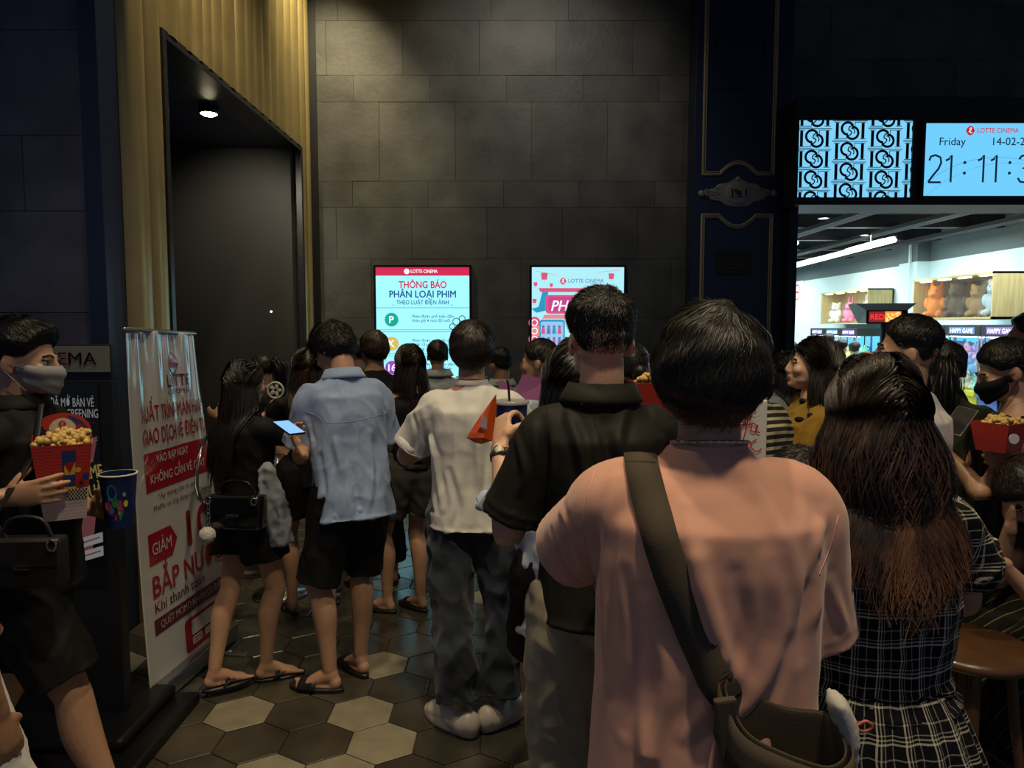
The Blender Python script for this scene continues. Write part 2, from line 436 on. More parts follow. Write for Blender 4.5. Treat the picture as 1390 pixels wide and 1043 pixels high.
for ci in range(-2, 3):
    for ri in range(-3, 4):
        cx = -.05 + ci * pw; cy = ri * ph + (.0 if ci % 2 else ph * .38)
        if cx - .2 > w or cy - .1 > h or cx + .2 < -w or cy + .1 < -h: continue
        def L_(P, wd=inkw): A.line([(cx + x, cy + y) for x, y in P], wd, M_lcd)
        L_([(-.118, .07), (-.118, -.07)], .028); L_([(-.145, .074), (-.09, .074)], .006); L_([(-.145, -.074), (-.03, -.074)], .006); L_([(-.03, -.074), (-.03, -.03)], .006)
        L_([(.118, .07), (.118, -.07)], .028); L_([(.145, -.074), (.09, -.074)], .006); L_([(.145, .074), (.04, .074)], .006); L_([(.045, .074), (.045, .035)], .006)
        A.arc(cx - .022, cy + .020, .054, 30, 275, inkw, M_lcd); A.arc(cx + .022, cy - .020, .054, 210, 455, inkw, M_lcd)
        A.line(cat_rom([(cx + .03, cy + .052), (cx - .004, cy + .035), (cx - .012, cy + .008), (cx + .004, cy - .002), (cx + .014, cy - .012), (cx + .004, cy - .035), (cx - .03, cy - .052)], 5), .011, M_lcd); A.arc(cx + .012, cy - .008, .030, 100, -40, .010, M_lcd)
        L_([(-.16, .088), (.16, .088)], .006); L_([(-.16, -.088), (-.02, -.088)], .004)
A.build('pattern', o)
a = at(1253, 266, HY); b = at(1253, 167, HY); hh = (b.z - a.z) / 2; ww = hh * 2 * 16 / 9 / 2
o = thing('clock_screen', 'lit blue screen showing the day, date and time in the header', 'screen', (a.x + ww, HY + .025, (a.z + b.z) / 2))
S = Soup(); frame_box(S, -ww, -hh, ww, hh, -.03, 0, .03); S.build('bezel', M_black, o)
Soup().box((-ww, -.012, -hh), (ww, 0, hh)).build('display', emis('screen_blue', (.16, .60, .95), 1.05), o)
A = Art(lambda x, y, L: (x, -.0125 - L, y)); ink = emis('ink_navy', (.004, .012, .04), 1.); red = emis('ink_red', (.62, .012, .04), .9)
wht = emis('ink_white', (.8, .95, 1.), 1.1)
sx = ww / .62
A.logo(-.18 * sx, hh * .80, .042, red, wht); A.text(-.115 * sx, hh * .74, 'LOTTE CINEMA', .062, red, .004, fit=.40 * sx)
A.text(-ww * .78, hh * .40, 'Friday', .10, ink, .002); A.text(ww * .04, hh * .40, '14-02-2025', .10, ink, .002)
DG = {'2': [(0, .80), (.06, .95), (.25, 1.), (.46, .92), (.5, .72), (.40, .5), (.15, .22), (0, .03), (0, 0), (.52, 0)], '1': [(.06, .80), (.20, .86), (.30, 1.), (.30, 0)], '3': [(.02, .85), (.12, .97), (.28, 1.), (.46, .9), (.46, .66), (.3, .54), (.18, .53), (.32, .52), (.5, .40), (.5, .14), (.3, 0), (.1, .02), (0, .16)], '5': [(.48, 1.), (.08, 1.), (.04, .55), (.25, .62), (.47, .5), (.5, .2), (.3, 0), (.08, .03), (0, .16)]}
for ch, px_ in (('2', 1260), ('1', 1280), (':', 1306), ('1', 1323), ('1', 1340), (':', 1366), ('3', 1379), ('5', 1399)):
    x_ = -ww + (px_ - 1253) * .0069
    if ch == ':': A.disc(x_ + .01, -hh * .55 + .06, .014, ink, 6); A.disc(x_ + .01, -hh * .55 + .155, .014, ink, 6)
    else: A.line(np.array(DG[ch]) * (.22, .245) + (x_, -hh * .62), .019, ink, 6)
A.arc(.1, -hh - .5, .95, 140, 60, .006, emis('screen_swirl', (.12, .45, .85), .9), n=30, ry=.85); A.arc(.2, -hh - .6, 1.0, 140, 60, .004, MATS['screen_swirl'], n=30, ry=.9)
A.S.V = [np.stack([np.clip(v[:, 0], -ww, ww), v[:, 1], np.clip(v[:, 2], -hh, hh)], 1) for v in A.S.V]
A.build('readout', o)

# ------------------------------------------------------------------ lightbox posters
def lightbox(name, label, x0p, x1p, ytp, zb):
    a = at(x0p, ytp, YW - .05); b = at(x1p, ytp, YW - .05)
    w = (b.x - a.x) / 2; h = (a.z - zb) / 2
    o = thing(name, label, 'poster', ((a.x + b.x) / 2, YW - .015, zb + h))
    S = Soup(); frame_box(S, -w, -h, w, h, -.05, 0, .022); S.build('frame', M_blackm, o)
    return o, w, h
o, w, h = lightbox('lightbox_poster', 'lit notice board with red title and round rating badges on the slate wall', 510, 637, 363, .55)
Soup().box((-w, -.04, -h), (w, 0, h)).build('panel', emis('poster_cyan', (.34, .86, .98), 1.15), o)
A = Art(lambda x, y, L: (x, -.0405 - L, y)); pr = emis('poster_red', (.70, .02, .09), .95); pb = emis('poster_navy', (.01, .09, .28), .9)
pl = emis('poster_line', (.10, .42, .75), .9); pw_ = emis('poster_white', (.9, 1, 1), 1.1)
A.rect(-w, h - .085, w, h, pr); A.disc(-.16, h - .042, .028, pw_); A.text(-.12, h - .058, 'LOTTE CINEMA', .05, pw_, .004, fit=.27)
A.text(0, h - .21, 'THÔNG BÁO', .10, pr, .008, 'CENTER', fit=w * 1.02)
A.text(0, h - .305, 'PHÂN LOẠI PHIM', .10, pb, .008, 'CENTER', fit=w * 1.42)
A.text(0, h - .375, '_ THEO LUẬT ĐIỆN ẢNH _', .06, pb, .004, 'CENTER', fit=w * 1.30)
rowz = [.53, .775, 1.02, 1.27, 1.50]
for k, (ch, cc) in enumerate((('P', (.0, .42, .30)), ('K', (.75, .50, .10)), ('16', (.36, .06, .55)), ('18', (.7, .25, .05)), ('C', (.7, .05, .05)))):
    z = h - rowz[k]
    if z < -h + .1: break
    A.disc(-w + .155, z, .07, emis('badge_%s' % 'abcde'[k], cc, 1.)); A.text(-w + .155, z - .034, ch, .10, pw_, .008, 'CENTER')
    A.rect(-w, z + .118, w, z + .124, pl, 1); A.rect(-w, z - .105, w, z - .10, pl, 1)
    T = (('Phim được phổ biến đến', 'khán giả ở mọi độ tuổi.'), ('Phim được phổ biến đến khán giả', 'dưới 13 tuổi và có người bảo hộ', 'đi cùng'), ('Phim được phổ biến đến', 'người từ 16 tuổi trở lên'), ('Phim được phổ biến đến', 'người từ 18 tuổi trở lên'), ('Phim không được', 'phép phổ biến'))[k]
    for q, t in enumerate(T): A.text(-.11, z + .02 - .042 * q, t, .041, pb, .002)
for cx, cz, r in ((.34, h - .55, .035), (.40, h - .52, .03), (.30, h - .6, .028)): A.arc(cx, cz, r, 0, 360, .008, pb, layer=3)
A.build('print', o)
o, w, h = lightbox('lightbox_poster', 'lit festive film poster in cyan and pink behind the man in black', 722, 847, 363, .75)
Soup().box((-w, -.04, -h), (w, 0, h)).build('panel', emis('poster_aqua', (.42, .84, .92), 1.05), o)
A = Art(lambda x, y, L: (x, -.0405 - L, y)); pk = emis('poster_pink', (.75, .10, .22), .95); tb = emis('poster_teal', (.03, .35, .62), .9); cr = emis('poster_coral', (.85, .28, .30), .95)
pv = emis('poster_violet', (.16, .18, .55), .9)
A.logo(-.15, h - .14, .035, pk, pw_); A.text(-.10, h - .155, 'LOTTE CINEMA', .055, pv, .002, fit=.36)
for x, z, s in ((-.34, .09, .035), (.34, .09, .03), (-.43, .17, .02), (-.27, .18, .018), (-.44, .34, .022), (.44, .3, .02)):
    A.poly([(x - s, h - z + s), (x + s, h - z + s * .9), (x + s * .7, h - z - s), (x - s * .8, h - z - s)], pk, 3); A.line([(x, h - z - s), (x + .004, h - z - s * 1.8)], .004, cr, 3)
A.line([(-.42, h - .04), (-.2, h - .08)], .004, cr, 2); A.line([(.2, h - .05), (.42, h - .03)], .004, cr, 2)
A.poly([(-.40, h - .21), (.40, h - .21), (.38, h - .25), (-.38, h - .25)], pk, 2)
A.poly([(-.47, h - .42), (-.40, h - .40), (-.36, h - .25), (-.30, h - .25), (-.33, h - .44), (-.42, h - .46)], tb, 3)
A.rect(-.33, h - .47, .42, h - .28, pk, 4, r=.04); A.rect(-.30, h - .45, .40, h - .30, emis('poster_magenta', (.62, .06, .30), .95), 5, r=.03)
A.text(-.28, h - .44, 'PHIM TẾT', .15, pw_, .005, shear=.25, layer=8, fit=.62)
A.poly([(-.36, h - .52), (.36, h - .52), (.34, h - .48), (-.34, h - .48)], cr, 3)
for k in range(7):
    A.disc(-.44 + .01 * (k % 2), h - .56 - .085 * k, .06, (pk, cr)[k % 2], 2 + k % 2); A.arc(-.44, h - .56 - .085 * k, .03, 0, 360, .01, pw_, 5)
A.rect(-.39, h - 1.02, -.13, h - .53, tb, 6, r=.03); A.rect(-.375, h - 1.0, -.145, h - .55, emis('poster_ice', (.35, .62, .9), .95), 7, r=.02)
rnd = random.Random(4)
for k in range(8):   # tiny picture: standing figures over a crowd
    x = -.35 + (k % 4) * .055; z = h - .60 - .12 * (k // 4)
    A.disc(x, z, .014, pv, 8, 10); A.poly([(x - .02, z - .075), (x + .02, z - .075), (x + .012, z - .01), (x - .012, z - .01)], (pk, pv, tb)[k % 3], 8)
for k in range(16): 
    x = rnd.uniform(-.36, -.16); z = h - rnd.uniform(.82, .98); A.disc(x, z, rnd.uniform(.008, .018), (pv, pk, tb)[k % 3], 8, 10)
A.build('print', o)

# ------------------------------------------------------------------ roll-up banner
bl = on_floor(204, 966); br = on_floor(311, 871)
tl = at(166, 447, bl.y - .02); tr = at(265, 453, br.y - .02)
Wb = (Vector((br.x, br.y)) - Vector((bl.x, bl.y))).length
bo = Vector((bl.x, bl.y, 0)); ax = (br - bl).normalized()
ban = thing('rollup_banner', 'glossy white roll-up banner with red promotion lettering by the dark kiosk', 'banner', (bl.x, bl.y, 0))
nrm = Vector((ax.y, -ax.x, 0))
HB = (tl.z + tr.z) / 2 - .09
def bmap(u, v, L=0.):
    """u 0..1 over the width, v 0..1 over the height"""
    p0 = bl.lerp(br, u); p1 = tl.lerp(tr, u); p0 = Vector((p0.x, p0.y, .09))
    p = p0.lerp(p1, v)
    r = .009 * math.sin(u * 15 + 2.2 * v) * max(0, v - .45) ** 1.2 * 2.2 + .006 * math.sin(u * 31 - 3 * v) * max(0, v - .62) * 3
    r += .012 * math.sin(v * 5.5) * (u - .5)
    sag = -.02 * math.sin(PI * min(1, max(0, (v - .5) * 2))) * (1 - u) * .6
    p = p + nrm * (r + .004 + L) + ax * (sag * (1 - 2 * u))
    return tuple(p - bo)
S = Soup(); nu, nv = 60, 90
V = [bmap(i / nu, j / nv) for j in range(nv + 1) for i in range(nu + 1)]
S.add(V, [(j * (nu + 1) + i, j * (nu + 1) + i + 1, (j + 1) * (nu + 1) + i + 1, (j + 1) * (nu + 1) + i) for j in range(nv) for i in range(nu)])
o = S.build('sheet', mat('vinyl', (.50, .50, .50), rough=.12, coat=.6, spec=.5, bump=.03, bscale=9), ban, smooth=True)
md = o.modifiers.new('t', 'SOLIDIFY'); md.thickness = .0015
bred = mat('banner_red', (.30, .012, .025), rough=.2, coat=.4); bdk = mat('banner_brown', (.10, .015, .03), rough=.2, coat=.4); bwh = mat('banner_white', (.62, .60, .60), rough=.2, coat=.4)
A = Art(lambda x, y, L: bmap(x, y / 1.62, L)); 
def bt(x, yf, t, size, m, fit=None, rot=0, bold=.004, layer=6): A.text(x, yf * 1.62, t, size, m, bold, xs=1.35, fit=fit, layer=layer, rot=rot)
def brect(x0, y0, x1, y1, m, layer=3): A.rect(x0, y0 * 1.62, x1, y1 * 1.62, m, layer, nx=14, ny=2)
A.logo(.60, .905 * 1.62, .055, bred, bwh, sx=1.5)
bt(.47, .835, 'LOTTE', .085, bdk, .30); bt(.47, .812, 'CINEMA', .035, bdk, .30, bold=.001)
bt(.12, .745, 'XUẤT TRÌNH MÀN HÌNH', .10, bred, .86); bt(.12, .680, 'GIAO DỊCH VÉ ĐIỆN TỬ', .10, bred, .86)
brect(.12, .545, .98, .655, bred); bt(.26, .622, 'VÀO RẠP NGAY', .055, bwh, .42, bold=.002); bt(.17, .567, 'KHÔNG CẦN VÉ GIẤY', .06, bwh, .72, bold=.002)
bt(.24, .518, '*Áp dụng cho vé qua', .034, bdk, .50, bold=.0); bt(.18, .488, 'MoMo và ứng dụng Lotte Cinema', .034, bdk, .74, bold=.0)
A.poly([(.10, .338 * 1.62), (.36, .338 * 1.62), (.43, .383 * 1.62), (.36, .428 * 1.62), (.10, .428 * 1.62)], bred, 3); bt(.13, .365, 'GIẢM', .08, bwh, .22, bold=.002)
bt(.48, .343, '10%', .24, bred, .60, bold=.012)
bt(.10, .245, 'BẮP NƯỚC', .14, bred, .88, bold=.008); bt(.11, .200, 'Khi thanh toán', .07, bdk, .60, bold=.002)
brect(.10, .137, .95, .182, bdk); bt(.16, .15, 'QUÉT MOMO NHẬN ƯU ĐÃI', .05, bwh, .76, bold=.001)
A.rect(.42, .015 * 1.62, .98, .118 * 1.62, bred, 3, r=.03, nx=4); A.rect(.50, .032 * 1.62, .62, .055 * 1.62, bwh, 5, r=.01); A.rect(.66, .032 * 1.62, .78, .055 * 1.62, bwh, 5, r=.01)
A.rect(.50, .062 * 1.62, .92, .108 * 1.62, bwh, 5, r=.01)
bt(.515, .045, 'mo', .022, bdk, .09, layer=7); bt(.515, .036, 'mo', .022, bdk, .09, layer=7)
A.build('print', ban)
al = mat('aluminium', (.45, .46, .47), rough=.28, metal=1.)
def obox(c, L_, w_, z0, z1, ax_, bev=.004):
    S = Soup().box((-.02, -w_ / 2, z0), (L_ + .02, w_ / 2, z1), 0, bev)
    a = math.atan2(ax_.y, ax_.x); V = S.verts() @ np.array(Matrix.Rotation(a, 3, 'Z')).T
    S.V = [V + np.array(c)]; return S
obox((0, 0, 0), Wb, .085, .018, .095, ax).build('base', al, ban)
for u in (.22, .78):
    p = (br - bl) * u; S = Soup().box((-.02, -.11, 0), (.02, .11, .012), 0, .004)
    a = math.atan2(ax.y, ax.x); S.V = [S.verts() @ np.array(Matrix.Rotation(a, 3, 'Z')).T + np.array((p.x, p.y, 0)) + np.array(nrm) * .06]; S.build('foot', al, ban)
S = Soup(); q0, q1 = Vector(bmap(0, 1)), Vector(bmap(1, 1)); S.add(*tube([q0 - ax * .01, q1 + ax * .01], [.009, .009], n=10, sub=1)); S.build('top_rail', al, ban, smooth=True)
q0 = Vector(bmap(.5, .98)) - nrm * .03; S = Soup().add(*tube([(br - bl) * .5 + Vector((0, 0, .05)) - nrm * .02, q0], [.008, .008], n=8, sub=1)); S.build('pole', al, ban, smooth=True)

# ------------------------------------------------------------------ dark kiosk at the left
kx, ky = -1.56, 2.86
k = thing('display_kiosk', 'tall black advertising kiosk with a pale cinema sign on top, left of the banner', 'kiosk', (kx, ky, 0))
zs1_ = at(100, 468, ky).z; Soup().box((-1.15, 0, .10), (0, .055, 1.44), 0, .004).box((-1.15, .008, 1.44), (0, .048, zs1_), 0, .002).build('body', M_black, k)
S = Soup(); S.box((-1.2, -.30, 0), (.19, .26, .05), 0, .01); S.box((-1.18, -.22, .05), (.10, .24, .10), 0, .02); S.build('plinth', M_blackm, k)
zs0, zs1 = at(100, 505, ky).z, at(100, 470, ky).z
Soup().box((-1.14, -.004, zs0), (-.005, .04, zs1)).build('sign_panel', mat('dim_panel', (.16, .165, .13), rough=.4), k)
A = Art(lambda x, y, L: (x, -.0045 - L, y)); kp = mat('dim_pink', (.30, .045, .07), rough=.5)
A.text(-.005 - .045, zs0 + .028, 'LOTTE CINEMA', .07, kp, .004, 'RIGHT', fit=None, xs=1.12)
A.build('lettering', k)
zt_ = at(100, 522, ky).z
Soup().box((-1.08, -.006, .62), (-.05, 0, zt_), 0, .002).build('screen', mat('off_screen', (.006, .008, .009), rough=.12), k)
A = Art(lambda x, y, L: (x, -.0065 - L, y)); kg = emis('screen_grey', (.30, .30, .29), .5); kk = emis('screen_poster_pink', (.26, .07, .08), .35); kyl = emis('screen_poster_gold', (.33, .22, .06), .45)
xk = at(95, 560, ky).x - kx
A.text(xk + .015, at(100, 552, ky).z, 'ĐÃ MỞ BÁN VÉ', .05, kg, .001, 'CENTER', fit=.17); A.text(xk + .02, at(100, 567, ky).z, 'FAN SCREENING', .05, kg, .001, 'CENTER', fit=.19)
A.line([(xk + .0, at(100, 570, ky).z - .01), (xk + .10, at(100, 570, ky).z - .01)], .002, kp)
A.text(-.13, at(100, 618, ky).z, 'XCXX', .03, kg, .0, 'CENTER'); A.text(-.13, at(100, 628, ky).z, 'mini tour', .026, kg, 0, 'CENTER'); A.rect(-.20, at(0, 598, ky).z, -.06, at(0, 598, ky).z + .002, kg)
z0 = at(100, 735, ky).z
A.poly([(-.30, z0 + .25), (-.08, z0 + .32), (-.06, z0 + .42), (-.29, z0 + .38)], kk, 2)
A.poly([(-.27, z0 + .01), (-.10, z0 - .05), (-.08, z0 + .10), (-.27, z0 + .16)], kk, 2)
A.text(-.15, z0 + .245, 'CHƠI GAME', .075, kyl, .005, 'CENTER', rot=.14, fit=.22); A.text(-.14, z0 + .17, 'ĐÓN QUÀ', .075, kyl, .005, 'CENTER', rot=.14, fit=.20)
for q in (0, 1):
    zz = z0 - .015 - .055 * q; A.poly([(-.175, zz - .02), (-.055, zz + .015), (-.055, zz + .055), (-.175, zz + .02)], kg, 4)
    A.line([(-.165, zz + .002), (-.065, zz + .034)], .006, kk, 6)
A.build('poster', k)

# ------------------------------------------------------------------ queue post
c = on_floor(381, 808)
o = thing('queue_post', 'steel queue post with round base behind the woman in black shorts', 'barrier post', (c.x, c.y, 0))
S = Soup().add(*lathe([(.165, 0), (.168, .012), (.16, .022), (.05, .032), (.03, .045), (.03, .05)], 40)); S.build('base', M_steel, o, smooth=True)
S = Soup().add(*lathe([(.026, .04), (.026, .90)], 24)); S.build('post', M_steel, o, smooth=True)
S = Soup().add(*lathe([(.03, .86), (.036, .87), (.036, .93), (.025, .96), (.0, .965)], 24)); S.build('cap', M_steel, o, smooth=True)

# ------------------------------------------------------------------ the bright shop beyond
SXW = 7.85; GZ = 2.86
M_wall = mat('shop_white', (.62, .74, .74), rough=.6); M_gwall = mat('shop_grey', (.10, .125, .13), rough=.7)
S = Soup(); S.box((SXW, 7.4, 0), (SXW + .1, 24, GZ), 0); S.box((SXW - .0, 7.4, GZ), (SXW + .1, 24, 3.6), 1); tag(S.build('wall_shop_side', [M_wall, M_gwall]), kind='structure')
S = Soup(); S.box((7.6, 13.95, 0), (SXW, 14.6, GZ), 0); S.box((7.6, 13.95, GZ), (SXW, 14.6, 3.6), 1); tag(S.build('wall_shop_column', [M_wall, M_gwall]), kind='structure')
box_struct('trim_5', (7.56, 14.15, 0), (7.6, 14.19, 3.4), M_wall)
S = Soup(); S.box((2.6, 24, 0), (SXW, 24.1, GZ), 0); S.box((2.6, 24, GZ), (SXW, 24.1, 3.6), 1); tag(S.build('wall_shop_far', [M_wall, M_gwall]), kind='structure')
box_struct('wall_shop_left', (2.6, 7.5, 0), (2.7, 24, 3.6), M_wall)
box_struct('floor_shop', (2.6, 7.75, -.05), (SXW, 24, .0015), mat('shop_floor', (.40, .45, .47), rough=.2, var=.1))
box_struct('ceiling_shop', (2.6, 7.45, 3.42), (SXW + .1, 24.1, 3.5), mat('shop_ceiling', (.05, .045, .055), rough=.7))
M_beam = mat('shop_beam', (.012, .012, .014), rough=.5)
S = Soup()
for kx_ in range(7): S.box((2.7, 8.4 + kx_ * 1.75, 3.22), (SXW, 8.55 + kx_ * 1.75, 3.42))
tag(S.build('beam_cross', M_beam), kind='structure')
S = Soup()
for q in (3.4, 4.7, 6.0, 7.2):
    for dx in (0, .06, .12, .18): S.box((q + dx, 7.5, 3.16), (q + dx + .03, 20, 3.22))
tag(S.build('beam_long', M_beam), kind='structure')
def ceiling_light(p, label, grp=None, z=None):
    o = thing('downlight', label, 'ceiling light', p, 0, grp)
    S = Soup().add(*lathe([(.05, 0), (.075, -.004), (.08, -.012), (.08, -.0)], 20)); S.build('ring', M_steel, o, smooth=True)
    S = Soup().add(*lathe([(.052, -.006), (.05, -.009), (.001, -.009)], 20)); S.build('lamp', M_white_em, o, smooth=True)
for (px, py), lb in zip(((1118, 296), (1174, 319), (1387, 297)), ('small round downlight in the black ceiling above the left end of the tube lamp', 'small round downlight in the black ceiling above the near end of the tube lamp', 'small round downlight in the black shop ceiling under the clock screen')):
    D = 1.55 / ((442 - py) / 1000); p = at(px, py, D); ceiling_light((p.x, p.y, 3.22 if False else p.z), lb)
def bar_lamp(a, b, label, r=.035):
    o = thing('tube_lamp', label, 'ceiling light', a); d = Vector(b) - Vector(a)
    S = Soup().add(*tube([(0, 0, 0), d], [r, r], n=12, sub=1)); S.build('tube', M_white_em, o, smooth=True)
    S = Soup(); S.add(*tube([Vector((0, 0, r + .02)), d + Vector((0, 0, r + .02))], [(.03, .015), (.03, .015)], n=8, sub=1)); S.build('housing', M_steel, o, smooth=True)
    for t in (.15, .85):
        q = d * t; S = Soup().add(*tube([q + Vector((0, 0, r)), (q.x, q.y, 3.42 - a[2])], [.006, .006], n=6, sub=1)); S.build('hanger', M_steel, o)
pa = at(1062, 366, 17); pb2 = at(1214, 326, 11.2)
bar_lamp(tuple(pa), tuple(pb2), 'long glowing white tube lamp hanging below the black shop ceiling')
pa = at(1062, 331, 9.5); bar_lamp((pa.x - .5, pa.y, pa.z), (pa.x + .14, pa.y - .1, pa.z), 'short glowing tube lamp at the left edge of the shop opening', .03)
# no-entry mark on the wall
c = at(1075, 397, 20.4)
o = thing('wall_sticker', 'white sticker with a red no entry ring on the shop wall', 'sign', (SXW - .003, c.y, c.z))
A = Art(lambda x, y, L: (-L, -x, y)); A.rect(-.38, -.3, .38, .3, mat('sticker', (.75, .8, .8), rough=.5), 1)
A.arc(0, 0, .2, 0, 360, .035, mat('sticker_red', (.6, .08, .08), rough=.5)); A.rect(-.13, -.03, .13, .03, MATS['sticker_red'], 4); A.build('mark', o)
# display cabinets with plush toys
M_wood = mat('oak_veneer', (.50, .37, .16), rough=.45, var=.18, vscale=3, bvec=(9, 9, .8)); M_glass = mat('clear_glass', (.9, 1, 1), rough=.02, trans=1., alpha=.12, spec=.5)
def plush_mesh(kind, m, md_):
    S = Soup()
    S.add(*ell((0, 0, .17), (.13, .12, .16))); S.add(*ell((0, -.01, .39), (.125, .115, .115)))
    S.add(*ell((0, -.115, .365), (.05, .04, .038)))
    for s in (-1, 1):
        S.add(*ell((s * .10, -.09, .05), (.05, .09, .05))); S.add(*ell((s * .135, -.04, .23), (.04, .05, .09)))
        if kind == 'bear': S.add(*ell((s * .09, 0, .49), (.045, .025, .045)))
        elif kind == 'bunny': S.add(*ell((s * .05, 0, .56), (.03, .02, .12)))
        else: S.add(*ell((s * .08, 0, .51), (.03, .02, .07)))
    return S
def plush(p, rz, kind, m, label, s=1., grp=None):
    o = thing('plush_toy', label, 'plush toy', p, rz, grp); o.scale = (s, s, s)
    me = remesh(plush_mesh(kind, None, None), .018, 2); link_mesh('body', me, m, o)
    for q in (-1, 1): Soup().add(*ell((q * .045, -.105, .415), (.014, .01, .018), n=8, m=6)).build('eye', M_black, o, smooth=True)
    return o
def cabinet(xf, y0, y1, z0, z1, depth, label, n, ty):
    o = thing('display_cabinet', label, 'cabinet', (xf, y0, z0)); L = y1 - y0; H = z1 - z0
    S = Soup(); S.box((0, 0, 0), (depth, .03, H)); S.box((0, L - .03, 0), (depth, L, H)); S.box((0, 0, 0), (depth, L, .03)); S.box((0, 0, H - .03), (depth, L, H)); S.box((depth - .02, 0, 0), (depth, L, H))
    S.build('carcass', M_wood, o)
    for k in range(n): Soup().box((.004, L * k / n + .015, .03), (.010, L * (k + 1) / n - .015, H - .03)).build('glass_door', M_glass, o)
    for k in range(n): Soup().box((.05, L * (k + .25) / n, H - .05), (.09, L * (k + .75) / n, H - .032)).build('strip_light', emis('warm_led', (1., .85, .5), 9.), o)
    return o
# near cabinet, seen from its left side
c_top = at(1348, 368, 10.0).z; c_bot = at(1348, 433, 10.0).z; XF = at(1348, 400, 10.0).x
cabinet(XF, 10.0, 12.0, c_bot, c_top, 1.0, 'oak display cabinet with plush toys above the near claw machines', 4, 0)
pc = mat('plush_orange', (.75, .22, .03), rough=.9); pbk = mat('plush_brown', (.12, .07, .045), rough=.9); ppk = mat('plush_pink', (.80, .20, .35), rough=.9); pwt = mat('plush_cream', (.75, .72, .62), rough=.9); pgr = mat('plush_grey', (.4, .47, .5), rough=.9)
pgn = mat('plush_green', (.05, .2, .08), rough=.9)
zz = c_bot + .032
for y, m, kd, lb, s in ((11.7, pc, 'cat', 'bright orange plush toy in the oak cabinet', 1.0), (11.15, pbk, 'bear', 'dark brown plush bear sitting next to the orange plush in the oak cabinet', 1.0), (10.65, mat('plush_tan', (.3, .17, .07), rough=.9), 'bear', 'tan plush bear in the third bay of the near oak cabinet', .9), (10.25, pgr, 'bear', 'grey and white plush bear at the near end of the oak cabinet', 1.0)):
    plush((XF + .22, y, zz), R(-60), kd, m, lb, s)
c_top2 = at(1180, 392, 15.4).z; c_bot2 = at(1180, 440, 15.4).z; XF2 = at(1180, 400, 15.4).x - .75
XF2 = at(1180, 400, 15.4).x - .0
def far_cab():
    cabinet(7.30, 15.2, 17.5, c_bot2, c_top2, .52, 'smaller oak display cabinet with plush toys far back in the shop', 4, 0)
far_cab()
for y, m, kd, lb in ((17.1, pwt, 'bear', 'small cream plush toy far back in the shop cabinet'), (16.4, ppk, 'bunny', 'pink plush toy far back in the shop cabinet'), (15.6, pwt, 'bunny', 'white plush toy at the near end of the far shop cabinet')):
    plush((7.50, y, c_bot2 + .032), R(-60), kd, m, lb, .9)
# claw machines
def claw_machine(xf, y0, L, zt, label, grp, col, accent, text):
    o = thing('claw_machine', label, 'claw machine', (xf, y0, 0), 0, grp); dp = .72
    S = Soup(); S.box((0, .01, 0), (dp, L - .01, .72), 0, .01); S.box((-.04, .01, .66), (.05, L - .01, .74), 0, .01); S.build('base', mat('machine_' + accent[0], accent[1], rough=.3), o)
    Soup().box((-.012, .06, .30), (-.001, L - .06, .58)).build('front_light', emis('glow_' + accent[0], accent[1], .9), o)
    for yy in (.02, L - .05):
        for xx in (0, dp - .03): Soup().box((xx, yy, .74), (xx + .03, yy + .03, zt - .16)).build('corner_post', M_steel, o)
    S = Soup(); S.box((0, .0, zt - .16), (dp, L, zt), 0, .008); S.build('marquee', M_black, o)
    A = Art(lambda x, y, L_: (-.001 - L_, L - x, y)); A.rect(.12, zt - .13, L - .12, zt - .03, emis('marquee_' + accent[0], accent[2], 1.2), 1)
    A.text(L / 2, zt - .115, text, .09, emis('marquee_ink', (.9, 1, 1), 2.), .004, 'CENTER', layer=3); A.build('lettering', o)
    Soup().box((dp - .035, .05, .74), (dp - .03, L - .05, zt - .16)).build('back_panel', emis('machine_glow_' + col[0], col[1], 1.3), o)
    Soup().box((.06, .06, zt - .18), (.10, L - .06, zt - .165)).build('light_bar', emis('bar_' + col[0], col[2], 9.), o)
    Soup().box((.006, .05, .74), (.010, L - .05, zt - .16)).build('glass', M_glass, o)
    S = Soup(); S.add(*tube([(.35, L / 2, zt - .17), (.35, L / 2, zt - .36)], [.012, .012], n=8, sub=1))
    for q in range(3):
        a = 2 * PI * q / 3; S.add(*tube([(.35, L / 2, zt - .36), (.35 + .12 * math.cos(a), L / 2 + .12 * math.sin(a), zt - .42), (.35 + .05 * math.cos(a), L / 2 + .05 * math.sin(a), zt - .54)], [.01, .01, .006], n=6))
    S.build('claw', M_blackm, o, smooth=True)
    A = Art(lambda x, y, L_: (-.0 - L_, L - x, y)); A.rect(.1, .78, .36, .96, emis('ticket_red', (.7, .05, .08), 1.), 1); A.rect(.14, .88, .32, .91, emis('ticket_white', (.9, .8, .8), .9), 2); A.rect(.14, .83, .28, .85, MATS['ticket_white'], 2); A.build('price_sign', o)
    return o
cyan = ('cyan', (.10, .55, .95), (.5, .9, 1.)); mag = ('magenta', (.45, .25, .8), (.9, .7, 1.))
ya = ('yellow', (.55, .50, .02), (.05, .25, .6)); bl_ = ('blue', (.05, .12, .4), (.2, .1, .5))
ZT = at(1348, 441, 10.0).z
ploys = [mat('toy_' + n_, c_, rough=.85) for n_, c_ in (('mint', (.25, .75, .55)), ('sky', (.2, .5, .85)), ('pink', (.85, .35, .55)), ('cream', (.8, .78, .62)), ('lilac', (.5, .4, .8)), ('yellow', (.8, .7, .2)))]
toy_me = {}
